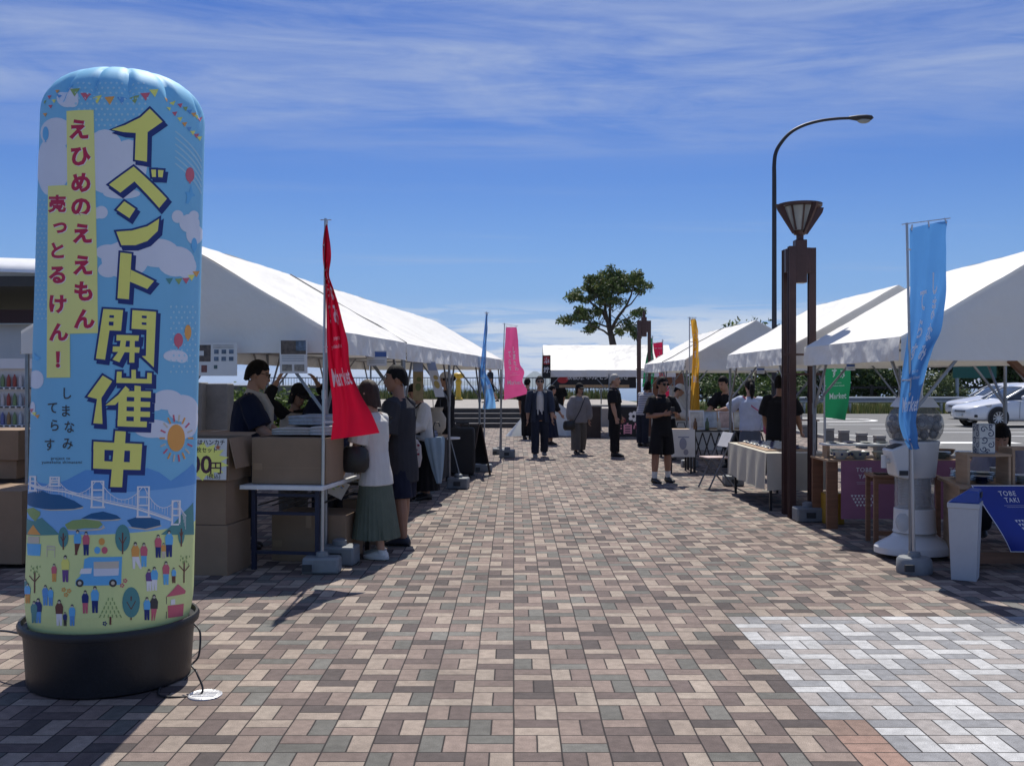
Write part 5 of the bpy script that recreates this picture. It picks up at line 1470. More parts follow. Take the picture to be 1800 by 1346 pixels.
# ------------------------------------------------------------------ second right tent: cloth table, chair
def cloth_table(label, cl_label, loc, w, d, h, drop, cm, seed):
    t = thing('folding_table', label, 'table', loc)
    M().box(0,w,0,d,h-.03,h).build('table_top', m_lwood, t)
    for x in (.06,w-.09):
        for y in (.10,d-.13): M().box(x,x+.03,y,y+.03,0,h-.031).build('leg', m_trim, t)
    m = M(); dr = drop
    per = [(-.006,-.006),(w+.006,-.006),(w+.006,d+.006),(-.006,d+.006)]
    top = [(x, y, h+.004) for x, y in per]; m.add(top, [(0,1,2,3)])
    for k in range(4):
        a, b = Vector((*per[k],0)), Vector((*per[(k+1)%4],0)); dd = b-a; L_ = dd.length; n = Vector((dd.y,-dd.x,0)).normalized()
        def fn(u, v):
            fo = v*(.022*sin(u*L_*13+seed+k)+.018*noise.noise((u*L_*4,k,seed)))+.02*v
            q = a + dd*u + n*fo; dz = dr*(1+.10*noise.noise((u*L_*2,k*3,seed)))
            q.z = h+.004 - dz*v; return q
        m.grid(lambda u, v: fn(u, v), max(12,int(L_*30)), 10)
    c = m.build('tablecloth', cm, smooth=60, loc=loc); tag(c, cl_label, 'tablecloth')
    return t
m_linen = mat('natural_linen', (.47,.44,.37), .85, var=.10, scale=4, bump=.2, bscale=120)
m_wcl = mat('white_tablecloth', (.60,.60,.58), .8, var=.06, bump=.15)
cloth_table('long folding table under the natural linen cloth', 'natural linen cloth draped over the long table behind the brown lamp post', (2.98,9.05,0), .72, 2.1, .69, .44, m_linen, 1)
tr_ = thing('display_tray', 'shallow wooden tray filled with rows of small blue and white ceramics', 'tray', (3.05,9.35,.695))
M().box(0,.58,0,1.55,0,.012).build('tray_base', m_lwood, tr_)
rnd = random.Random(9)
for r in range(8):
    for k in range(5):
        q = M(); q.ball((0,0,.02),(.045,.028,.012),10,6); q.tube([(-.03,0,.03),(.03,0,.03)], .006, 5)
        o = q.build('chopstick_rest', m_glaze if (r+k) % 3 else m_navyp, loc=(3.13+k*.105, 9.44+r*.19, .706), rz=rnd.uniform(-.3,.3))
        tag(o, 'small ceramic chopstick rest lying in the tray on the linen table', 'chopstick rest', 'chopstick rests in the tray')
def folding_chair(label, loc, rz):
    t = thing('folding_chair', label, 'chair', loc, rz)
    ms = mat('chair_tube', (.14,.14,.15), .4, .6)
    for y in (-.19,.19):
        M().tube([(-.20,y,0),(.20,y,.82)], .013, 8).build('frame', ms, t); M().tube([(.22,y*.92,0),(-.16,y*.92,.44)], .013, 8).build('leg', ms, t)
    M().box(-.20,.16,-.17,.17,.435,.455).build('seat', mat('chair_seat_print', (.50,.38,.36), .7, var=.3, scale=14), t, bevel=.006)
    b = M(); b.loft([[(x0,-.18,z),(x0+.012,-.18,z),(x0+.012,.18,z),(x0,.18,z)] for x0, z in ((.085,.60),(.175,.80))]); b.build('backrest', mat('chair_back_white', (.58,.58,.60), .6), t)
folding_chair('folding chair with a white back standing between the right tents', (2.93,11.1,0), radians(12))
# third table: prints and lattice front
lt = thing('lattice_table', 'black table with an openwork lattice front and prints on top, behind the folding chair', 'table', (3.0,12.9,0))
M().box(0,1.3,0,.7,.69,.72).build('table_top', m_trim, lt)
for x in (.02,1.24):
    for y in (.02,.64): M().box(x,x+.04,y,y+.04,0,.689).build('leg', m_trim, lt)
g = M()
for k in range(9):
    g.bar((.03+k*.14,.0,.22),(.03+(k+1)*.14,.0,.68), .02,.02); g.bar((.03+(k+1)*.14,.004,.22),(.03+k*.14,.004,.68), .02,.02)
g.build('lattice', m_trim, lt)
wave_sheet('tablecloth', 'white cloth with a grey drawing hanging over the left end of the lattice table', 'tablecloth', (2.62,12.8), (3.02,12.8), .28, .74, [m_wcl, mat('grey_print',(.25,.26,.32),.7)], .02, 4, lambda m, f, L_: lay(m, [ell(.2,.5,.06,.10), ell(.25,.36,.04,.05), rect(.12,.6,.3,.62)], f, 1))
ed = thing('display_table', 'narrow table carrying the white cloth left of the lattice table', 'table', (2.6,12.83,0))
M().box(0,.40,0,.6,.70,.725).build('table_top', m_lwood, ed); legs4(ed,.02,.38,.02,.58,.699,.03,m_trim)
rnd = random.Random(12)
for k in range(5):
    o = M(); o.box(-.13,.13,0,.012,0,.34); o.mi = 1; o.box(-.11,.11,-.003,-.0005,.03,.31)
    ob = o.build('framed_print', [mat('frame_%s' % ('white','wood')[k%2], ((.6,.6,.6),(.3,.2,.12))[k%2], .6), mat('print_art_%d' % (k%3), ((.45,.42,.36),(.30,.34,.38),(.40,.28,.24))[k%3], .5, var=.5, scale=9)])
    ob.location = (3.12+k*.25, 13.1+.05*(k%2), .722); ob.rotation_euler = (radians(-18), 0, rnd.uniform(-.2,.2))
    tag(ob, ['first','second','third','fourth','fifth'][k]+' framed print from the left on the lattice table', 'print', 'framed prints on the lattice table')
tb2 = thing('goods_table', 'table with a row of brown cups beside the woman in the white blouse', 'table', (2.95,15.6,0))
M().box(0,1.6,0,.7,.74,.77).build('table_top', m_lwood, tb2); legs4(tb2,.03,1.57,.03,.67,.739,.04,m_trim)
M().box(.02,1.58,-.012,-.002,.15,.739).build('front_cloth', m_wcl, tb2)
for k in range(9):
    o = M(); o.lathe([(.05,0),(.055,.01),(.062,.15),(.058,.152),(.05,.03),(.01,.02)], n=16)
    tag(o.build('paper_cup', mat('kraft_card_%d' % (k%2), ((.36,.22,.12),(.48,.34,.22))[k%2], .7), loc=(3.03+k*.17,15.75+.05*(k%2),.771)), 'brown cup in the row on the far goods table', 'cup', 'brown cups in a row')
for k in range(6):
    o = M(); o.box(-.09,.09,-.06,.06,0,.22+.04*(k%3)); 
    tag(o.build('goods_box', mat('goods_card_%d' % (k%3), ((.42,.30,.22),(.45,.20,.16),(.5,.42,.34))[k%3], .7, var=.25), loc=(4.1+k*.24,14.35+.1*(k%2),.83), bevel=.004), ['first','second','third','fourth','fifth','sixth'][k]+' small coloured goods box from the left behind the vendor in black', 'box', 'small boxes on the back shelf')
bs = thing('back_shelf', 'back shelf board with small boxes behind the bending vendor', 'shelf', (3.95,14.2,0))
M().box(0,1.7,0,.4,.80,.828).build('board', m_lwood, bs); legs4(bs,.03,1.67,.03,.37,.799,.035,m_trim)
tag(M().box(-.32,.32,-.2,.2,0,.98).box(-.34,.34,-.22,.22,.981,1.02).build('storage_cabinet', mat('cabinet_grey', (.42,.43,.43), .6), loc=(4.05,18.3,.40), bevel=.006), 'pale grey cabinet standing behind the woman in the white blouse', 'cabinet')
tag(M().box(-.5,.5,-.35,.35,0,.398).build('wooden_pallet_box', m_lwood, loc=(4.05,18.3,0), bevel=.006), 'low wooden box under the pale grey cabinet', 'box')

# ------------------------------------------------------------------ left stall
m_card = mat('cardboard', (.245,.165,.105), .85, var=.10, scale=5, bump=.12, bscale=30)
m_cardi = mat('cardboard_inside', (.20,.135,.085), .85, var=.1)
m_tape = mat('parcel_tape', (.30,.20,.12), .35)
def carton(label, loc, w, d, h, rz=0, open_=False, group='cardboard boxes at the left stall', flaps=True):
    t = thing('cardboard_box', label, 'box', loc, rz, group)
    b = M(); k = .006
    if open_:
        b.box(0,w,0,k,0,h); b.box(0,w,d-k,d,0,h); b.box(0,k,k,d-k,0,h); b.box(w-k,w,k,d-k,0,h); b.box(k,w-k,k,d-k,0,k)
    else: b.box(0,w,0,d,0,h)
    b.build('carton', m_card, t, bevel=.003)
    q = M(); q.box(w*.02,w*.14,-.0022,-.0006,h*.30,h*.44); q.box(w*.004,w*.996,-.0018,-.0006,h*.36-.0035,h*.36-.0015) if open_ else None
    q.build('tape', m_tape, t)
    if not open_:
        q = M(); q.box(w*.5-.025,w*.5+.025,-.0014,d+.0014,h+.0006,h+.002); q.box(w*.5-.025,w*.5+.025,-.0022,-.0008,h*.72,h+.002); q.build('sealing_tape', m_tape, t)
    elif flaps:
        for nm, p0, p1, dv in (('flap',(w,.01,h),(w,d-.01,h),(.06,0,-.24)),('flap',(.01,d,h),(w-.01,d,h),(0,.16,.02)),('flap',(0,.01,h),(0,d-.01,h),(-.12,0,-.1))):
            a, c, e = Vector(p0), Vector(p1), Vector(dv); nn = Vector((.004,.004,.003))
            f = M(); f.loft([[a,c,c+nn,a+nn],[a+e,c+e,c+e+nn,a+e+nn]]); f.build(nm, m_card, t)
    return t
bxr = radians(-8)
def offs(base, dx, dy, rz, z):
    return (base[0]+dx*cos(rz)-dy*sin(rz), base[1]+dx*sin(rz)+dy*cos(rz), z)
B0 = (-2.96, 6.18)
carton('lowest box of the stack of three right of the inflatable column', (*B0,0), .70, .46, .395, bxr)
carton('middle box of the stack of three behind the price sign', (B0[0]+.0,B0[1]+.02,.398), .68, .45, .345, bxr)
carton('open topmost box of the stack of three, with a flap hanging at its right', (B0[0]+.02,B0[1]+.01,.745), .68, .46, .34, bxr, True)
carton('open cardboard box holding knitwear on the left folding table', (-2.14,6.30,.706), .63, .46, .375, bxr, True, flaps=False)
carton('brown box lying under the left folding table', (-2.08,6.72,0), .66, .5, .40, bxr)
carton('brown box on the ground behind the crimson flag pole', (-1.62,7.28,0), .34, .5, .42, bxr)
carton('smaller carton behind the vendor with the towel', (-3.15,7.5,.75), .42, .4, .30, bxr)
tag(M().box(0,1.3,0,.6,.70,.745).build('back_table', m_lwood, loc=(-3.5,7.4,0)), 'pale table board behind the stack of boxes', 'table')
carton('big box at the left edge of the picture, lowest of its stack', (-4.95,6.35,.04), .92, .6, .60, radians(-4), False)
carton('box with a sunlit top at the left edge, topmost of its stack', (-5.25,6.95,.83), .80, .5, .27, radians(-4))
carton('middle box of the stack at the left edge', (-5.3,6.98,.66), .82, .5, .168, radians(-4))
tag(M().box(0,1.0,0,.65,.0,.655).build('packing_crate', m_dbrown, loc=(-5.35,6.97,0)), 'dark crate under the stack of boxes at the left edge', 'crate')
# folding table
ft = thing('folding_table', 'folding table with a white top and dark blue legs beside the crimson flag', 'table', (-2.22, 6.22, 0), bxr)
M().box(0,.70,0,1.7,.665,.70).build('table_top', mat('white_laminate', (.70,.70,.70), .4), ft, bevel=.004)
m_dblue = mat('dark_blue_tube', (.015,.02,.05), .45, .3)
for x in (.06, .60):
    for y in (.10, 1.55): M().box(x,x+.035,y,y+.035,0,.664).build('leg', m_dblue, ft)
for y in (.11, 1.56):
    for z in (.13,.45,.60): M().box(.095,.60,y,y+.02,z,z+.025).build('crossbar', m_dblue, ft)
for k in range(5): M().box(.10+k*.12,.115+k*.12,.14,1.54,.52,.53).build('shelf_rod', m_trim, ft)
# knitwear
m_knit = [mat('knit_grey_blue', (.28,.31,.34), .95, var=.25, scale=30, bump=.6, bscale=160), mat('knit_cream', (.45,.41,.36), .95, var=.12, scale=30, bump=.6, bscale=160), mat('knit_pale', (.50,.48,.46), .95, var=.1, scale=30, bump=.6, bscale=160)]
def knit(label, loc, w, d, h, k, rz, seed):
    m = M(); n = 30
    rings = []
    for j in range(9):
        v = j/8; z = h*v
        rings.append([(w/2*(abs(cos(a))**.45)*(1 if cos(a) > 0 else -1)*(1+.04*sin(v*18)), d/2*(abs(sin(a))**.45)*(1 if sin(a) > 0 else -1)*(1+.04*sin(v*18)), z+.02*noise.noise((cos(a)*1.5,sin(a)*1.5,seed))*v - .02*v*abs(cos(a))) for a in [2*pi*i/n for i in range(n)]])
    m.loft(rings)
    o = m.build('folded_sweater', m_knit[k], loc=loc, rz=rz, smooth=70); s = o.modifiers.new('sub','SUBSURF'); s.render_levels = 1; s.levels = 1
    return tag(o, label, 'sweater', 'folded knitwear on the left table')
knit('folded grey-blue striped sweater, topmost on the box', (-1.66,6.75,1.165), .52, .36, .10, 0, bxr, 1)
knit('folded cream sweater under the grey-blue one', (-1.80,6.70,1.085), .50, .40, .075, 1, bxr+.1, 2)
knit('pale folded sweater beside the crimson flag pole', (-1.52,6.62,1.085), .34, .40, .085, 2, bxr-.2, 3)
tag(M().box(0,.56,0,.40,0,.36).build('cardboard_insert', m_cardi, loc=(-2.1,6.36,.714), rz=bxr), 'brown card packing that fills the open box below the sweaters', 'packing')
# packages on the side of the table
m_bag = mat('clear_white_bag', (.55,.55,.53), .25, var=.25, scale=25, bump=.5, bscale=30)
m_straw = mat('straw_bundle', (.30,.22,.10), .8, var=.5, scale=40, stretch=(1,1,.1))
rk = thing('goods_rack', 'black rack with packaged goods right of the crimson flag pole', 'rack', (-1.50,6.95,0), bxr)
M().box(0,.20,0,1.0,.60,.62).build('shelf', m_trim, rk)
for y in (.0,.96): M().box(.16,.20,y,y+.04,0,.599).build('leg', m_trim, rk)
for k in range(5):
    t = thing('goods_packet', ['nearest','second nearest','third nearest','fourth nearest','farthest'][k]+' of the white packets of straw goods on the black rack', 'packet', offs((-1.50,6.95), .10, .06+k*.19, bxr, .621), bxr+.2, 'packets on the black rack')
    b = M(); b.loft([[(-.08*s,-.03*s2,z),(.08*s,-.03*s2,z),(.08*s,.03*s2,z),(-.08*s,.03*s2,z)] for s, s2, z in ((.9,.8,0),(1,1,.10),(.95,.9,.22),(.5,.3,.27),(.9,.5,.33))]); b.build('bag', m_bag, t, bevel=.006)
    b = M()
    for q in range(5): b.tube([(-.05+q*.025,-.034,.02),(-.05+q*.025+.01,-.036,.20)], .006, 5)
    b.build('straw', m_straw, t)
# price sign
def paint_on(poly_w, poly_h, fn): pass
def board(name, label, cat, loc, w, h, rz, layers, tilt=0, group=None, thick=.006):
    """flat printed card; layers = list of (polygons, material) in metres from its lower left corner"""
    m = M(); m.box(0,w,0,thick,0,h); mats = [mat('paper_white', (.64,.64,.63), .6, var=.04)]
    for i, (ps, mt) in enumerate(layers):
        if mt not in mats: mats.append(mt)
        for j, p in enumerate(ps): lay(m, [p], lambda x, y: Vector((x, -.0012-.0006*i-.00001*(j % 50), y)), mats.index(mt))
    o = m.build(name, mats, smooth=0); o.location = loc; o.rotation_euler = (tilt, 0, rz)
    return tag(o, label, cat, group)
m_ink = mat('print_black', (.02,.02,.02), .6); m_plum = mat('print_plum', (.07,.02,.04), .6); m_pyel = mat('print_yellow', (.66,.60,.14), .6); m_por = mat('print_star', (.5,.15,.06), .6)
burst = [(.27+(.24 if k % 2 else .17)*cos(k*pi/15)*1.0, .145+(.155 if k % 2 else .115)*sin(k*pi/15)) for k in range(30)]
star = [(.415+(.025 if k % 2 == 0 else .011)*sin(k*pi/5), .255+(.025 if k % 2 == 0 else .011)*cos(k*pi/5)) for k in range(10)]
board('price_sign', 'white price sign with brown figures and a yellow burst on the stacked boxes', 'price sign', (-2.745,6.075,.765), .485, .325, bxr+.04,
      [([burst], m_pyel), (shift(text_polys('ろはハンカチ', .046, .012), .335, .277), m_ink), (shift(text_polys('枚セット', .044, .010), .325, .218), m_ink),
       (shift(text_polys('00', .19, .022), .275, .055), m_plum), (shift(text_polys('円', .105, .012), .40, .055), m_plum), (shift(text_polys('(税込)', .042, .004), .385, .012), m_ink), ([star], m_por)], tilt=radians(-3))
m_ph = [mat('photo_print_%d' % i, c, .4, var=.7, scale=24) for i, c in enumerate(((.10,.075,.06),(.10,.14,.20),(.16,.06,.05),(.22,.20,.17),(.06,.10,.10)))]
gy = lambda px: LY + (px-575)/1351*LY*tan(A_)
board('poster', 'white product poster with small photos hanging from the gable near the column', 'poster', (-2.74,6.565,1.585), .43, .275, A_,
      [([rect(.03,.12,.20,.26)], m_ph[0]), ([rect(.03,.03,.08,.09), rect(.12,.03,.17,.09)], m_ph[2]), ([rect(.10,.17,.14,.21)], mat('paper_white', (.64,.64,.63), .6, var=.04)),
       ([rect(.23+.065*i,.185-.06*j,.23+.065*i+.04,.185-.06*j+.035) for i in range(3) for j in range(2)], m_ph[1]), ([rect(.23,.06,.26,.09)], m_ph[4]), ([rect(.22,.255-.012*k,.40,.258-.012*k) for k in range(3)], m_ph[3])], tilt=radians(-2))
board('poster', 'portrait poster with a large photo and two small photos hanging left of the crimson flag', 'poster', (-1.955,6.485,1.605), .235, .285, A_+.03,
      [([rect(.012,.16,.225,.275)], m_ph[0]), ([rect(.14,.19,.225,.272)], m_ph[1]), ([rect(.02,.02,.105,.075), rect(.125,.02,.21,.075)], m_ph[3]), ([rect(.02,.145-.014*k,.21,.148-.014*k) for k in range(4)], m_ph[1])], tilt=radians(2))
for px, py, Y, w, lb in ((662,634,7.7,.20,'flyer with a blue heading clipped under the left tent eave by the two shoppers'),(1495,642,7.4,.085,'small grey card clipped under the nearest right tent eave'),(1337,650,10.0,.10,'small flyer with a blue heading clipped under the second right tent eave')):
    p = at(px, py, Y)
    board('hanging_flyer', lb, 'flyer', (p.x-w/2, p.y, p.z-.05), w, w*.75 if w > .15 else w*1.3, .15 if px < 900 else -.2, [([rect(.005,w*.45,w-.005,w*.7)], mat('flyer_blue', (.06,.13,.35), .5)), ([rect(.02,w*(.15+.1*k),w-.02,w*(.17+.1*k)) for k in range(2)], m_ph[4])])
for px, w, Y, z0, h, sk, lb in ((735,.13,9.6,1.30,.48,0,'long straw-coloured printed strip hanging above the woman with the umbrella'),(757,.12,9.8,1.34,.45,.12,'slanting white printed strip hanging beside the straw-coloured one')):
    p = at(px, 660, Y)
    m = M(); m.grid(lambda u, v: Vector(((u-.5)*w - sk*(v-1) , .015*sin(v*5), v*h)), 6, 14)
    cols = m_straw if sk == 0 else mat('paper_white', (.64,.64,.63))
    mm = [mat('strip_straw', (.33,.25,.12), .7, var=.25, scale=18), mat('strip_blue', (.30,.36,.50), .6), mat('strip_green', (.14,.16,.05), .6)] if sk == 0 else [mat('paper_white', (.64,.64,.63)), mat('strip_blue', (.30,.36,.50), .6), mat('strip_ochre', (.45,.33,.10), .6)]
    f = lambda x, y: Vector((x - sk*(y/h-1), .015*sin(y/h*5)-.003, y))
    lay(m, [rect(-w/2+.005,h*.75,w/2-.005,h*.98)], f, 1, .03, .03); lay(m, [ell(0,h*.35,.035,.05), ell(.01,h*.55,.03,.03)], f, 2, .03, .03)
    tag(m.build('hanging_strip', mm, loc=(p.x, Y, z0)), lb, 'printed strip')
# second left tent: goods
gt = thing('display_table', 'table with a dark cloth inside the long left tent beyond the umbrella', 'table', tuple(lft(-.95, 4.3)), A_); FINAL.add(gt)
M().box(0,.75,0,2.7,.69,.72).build('table_top', m_lwood, gt); legs4(gt,.03,.72,.03,2.67,.689,.035,m_trim)
M().box(.752,.76,.0,2.7,.10,.69).build('side_cloth', m_black, gt)
rnd = random.Random(14)
for k in range(7):
    p = lft(-.75+.25*(k%2), 4.5+k*.36)
    o = M(); o.loft([[(-.08*s,-.06,z),(.08*s,-.06,z),(.08*s,.06,z),(-.08*s,.06,z)] for s, z in ((1,0),(1.05,.10),(.7,.17))])
    FINAL.add(tag(o.build('fabric_pouch', mat('pouch_%d' % (k%4), ((.45,.40,.33),(.28,.09,.10),(.14,.20,.28),(.50,.47,.42))[k%4], .85, var=.3, scale=20), loc=(p.x,p.y,.722), rz=rnd.uniform(-.5,.5), bevel=.012), ['nearest','second nearest','third nearest','middle','third farthest','second farthest','farthest'][k]+' fabric pouch on the dark-clothed table of the left tent', 'pouch', 'pouches on the left table'))
sd = thing('tripod_stool', 'small white-topped folding stool beside the black suitcase', 'stool', (-1.02,11.75,0))
M().lathe([(.20,.66),(.205,.67),(.20,.685)], n=24).build('seat', mat('white_laminate', (.70,.70,.70), .4), sd)
for a in (0,2.1,4.2): M().tube([(.05*cos(a),.05*sin(a),.655),(.22*cos(a),.22*sin(a),0)], .012, 8).build('leg', m_pipe, sd)
cs = thing('suitcase', 'black bag standing on the stand at the end of the left tent', 'bag', (-.82,12.3,0))
b = M(); b.loft([[(x*s,y*s,z) for x, y in ((-.2,-.13),(.2,-.13),(.2,.13),(-.2,.13))] for s, z in ((.95,.06),(1,.2),(1,.7),(.92,.80))]); b.build('shell', m_black, cs, bevel=.03)
M().tube([(-.1,0,.80),(-.1,0,.87),(.1,0,.87),(.1,0,.80)], .012, 8).build('handle', m_trim, cs)
for x in (-.16,.16): M().lathe([(.02,-.012),(.04,-.01),(.04,.01),(.02,.012)], (x,0,.042), 12).build('wheel', m_trim, cs)
ts = thing('cream_tote', 'cream drawstring bag hanging at the tent post beside the woman with the umbrella', 'bag', (-1.12,11.2,.80))
b = M(); b.loft([[(.13*s*cos(a),.08*s*sin(a),z) for a in [2*pi*k/16 for k in range(16)]] for s, z in ((.7,0),(1,.06),(1.05,.20),(.6,.30),(.75,.36))]); b.build('sack', mat('cream_cotton', (.42,.38,.31), .9, var=.15, bump=.3), ts)
M().tube([(-.05,0,.33),(-.06,.02,.48),(.05,.02,.48),(.05,0,.33)], .006, 6).build('cord', m_trim, ts)
ab = thing('menu_board', 'black A-frame menu board standing at the end of the left tents', 'menu board', (-.70,12.6,0), radians(-38)); ab.scale = (.86,.86,.86)
m_blackb = mat('blackboard', (.012,.012,.014), .6, var=.3, scale=8)
for s in (1,-1):
    f = M(); f.loft([[(-.24,s*.30,.0),(.24,s*.30,.0),(.24,s*.30+s*.02,.0),(-.24,s*.30+s*.02,.0)],[(-.24,s*.02,.98),(.24,s*.02,.98),(.24,s*.04,.98),(-.24,s*.04,.98)]][::1])
    pn = M(); pn.loft([[(-.20,s*.235,.22),(.20,s*.235,.22),(.20,s*.25,.22),(-.20,s*.25,.22)],[(-.20,s*.035,.93),(.20,s*.035,.93),(.20,s*.05,.93),(-.20,s*.05,.93)]])
    pn.build('panel', m_blackb, ab)
    for x in (-.22,.22): M().bar((x,s*.305,0),(x,s*.03,.98), .03,.025).build('frame_leg', m_dbrown, ab)
    for z, y in ((.22,.245),(.95,.035)): M().box(-.20,.20,s*y-.012,s*y+.012,z-.015,z+.015).build('frame_rail', m_dbrown, ab)

# more goods: folded cloths inside the left tent, bottles among the prints
rnd = random.Random(21)
ORD = ['nearest','second nearest','third nearest','third farthest','second farthest','farthest']
for k in range(6):
    p = lft(-.36, 4.5+k*.38)
    m = M()
    for q in range(3): m.box(-.13,.13,-.11,.11,.036*q,.036*q+.032)
    FINAL.add(tag(m.build('folded_cloths', mat('cloth_goods_%d' % (k%4), ((.16,.20,.30),(.42,.36,.28),(.28,.09,.09),(.46,.45,.42))[k%4], .9, var=.35, scale=26), loc=(p.x,p.y,.722), rz=rnd.uniform(-.3,.3), bevel=.008), ORD[k]+' pile of folded cloths along the street edge of the dark-clothed left table', 'cloths', 'piles of folded cloths'))
for k in range(6):
    m = M(); m.lathe([(.03,0),(.034,.01),(.034,.12),(.014,.16),(.014,.20)], n=14)
    o = tag(m.build('goods_bottle', mat('bottle_glass_%d' % (k%3), ((.10,.05,.02),(.05,.09,.05),(.40,.38,.33))[k%3], .2), loc=(3.06+k*.20,12.97,.721)), ['first','second','third','fourth','fifth','sixth'][k]+' small bottle from the left in front of the framed prints', 'bottle', 'bottles on the lattice table')
    ANCH[o] = 12.9
# ------------------------------------------------------------------ people
def remeshed(m, name, mats, vox, smooth=3, wr=0.0, wsc=14, seed=0, parent=None, paint=None):
    me = bpy.data.meshes.new(name); me.from_pydata(m.v, [], m.f)
    bm = bmesh.new(); bm.from_mesh(me); bmesh.ops.recalc_face_normals(bm, faces=bm.faces); bm.to_mesh(me); bm.free()
    o = bpy.data.objects.new(name, me); COL.objects.link(o)
    r = o.modifiers.new('r', 'REMESH'); r.mode = 'VOXEL'; r.voxel_size = vox
    s = o.modifiers.new('s', 'SMOOTH'); s.factor = .5; s.iterations = smooth
    dg = bpy.context.evaluated_depsgraph_get(); dg.update()
    me2 = bpy.data.meshes.new_from_object(o.evaluated_get(dg))
    o.modifiers.clear(); o.data = me2; bpy.data.meshes.remove(me); me2.name = name
    if wr:
        no = [v.normal.copy() for v in me2.vertices]
        for v, n in zip(me2.vertices, no):
            c = v.co
            f = noise.noise((c.x*wsc, c.y*wsc, c.z*wsc*.45+seed)) + .6*noise.noise((c.x*wsc*2+seed, c.y*wsc*2, c.z*wsc*.8))
            v.co = c + n*(wr*f)
    if not isinstance(mats, (list, tuple)): mats = [mats]
    me2.materials.clear()
    for q in mats: me2.materials.append(q)
    me2.polygons.foreach_set('use_smooth', [True]*len(me2.polygons))
    if paint:
        for p in me2.polygons:
            i = paint(p.center)
            if i: p.material_index = i
    me2.update()
    if parent: o.parent = parent
    return o
SK = mat('skin', (.40,.225,.15), .5, var=.06, scale=12); SKD = mat('skin_tanned', (.28,.145,.092), .5, var=.06, scale=12)
m_lip = mat('lips', (.28,.09,.075), .5); m_eye = mat('eyes_dark', (.02,.015,.012), .3)
HAIRB = mat('black_hair', (.008,.007,.007), .6, var=.5, scale=60, bump=.5, bscale=220, spec=.12); HAIRN = mat('brown_hair', (.040,.022,.014), .5, var=.5, scale=60, bump=.5, bscale=220, spec=.25, stretch=(1,1,.2)); HAIRG = mat('grey_hair', (.30,.29,.27), .5, var=.4, scale=60, bump=.5, bscale=220)
def cloth(name, c, r=.85, var=.12, trans=0): return mat('cloth_'+name, c, r, var=var, scale=9, bump=.25, bscale=90, trans=trans, spec=.2)
C_BLACK = cloth('black', (.010,.010,.012)); C_NAVY = cloth('navy', (.010,.013,.030)); C_CHAR = cloth('charcoal', (.028,.029,.036)); C_WHITE = cloth('white', (.60,.59,.57), .8, .05, .08)
C_GREEN = cloth('grey_green', (.10,.12,.095)); C_GREY = cloth('grey_knit', (.24,.225,.225)); C_TAUPE = cloth('taupe', (.11,.10,.09)); C_BLUEJ = cloth('blue_jacket', (.030,.040,.065))
C_LBLUE = cloth('pale_blue', (.40,.45,.58)); C_SLATE = cloth('slate', (.085,.10,.135)); C_DENIM = cloth('dark_denim', (.016,.02,.035)); C_BEIGE = cloth('beige', (.36,.33,.28)); C_LILAC = cloth('lilac_grey', (.24,.23,.28))
SH_W = mat('white_shoe', (.58,.58,.57), .6, var=.06, bump=.2); SH_B = mat('black_shoe', (.012,.012,.013), .5); SH_N = mat('navy_sandal', (.015,.018,.03), .6); SOCK = mat('white_sock', (.62,.62,.62), .9)
def nv(v): return Vector(v).normalized()
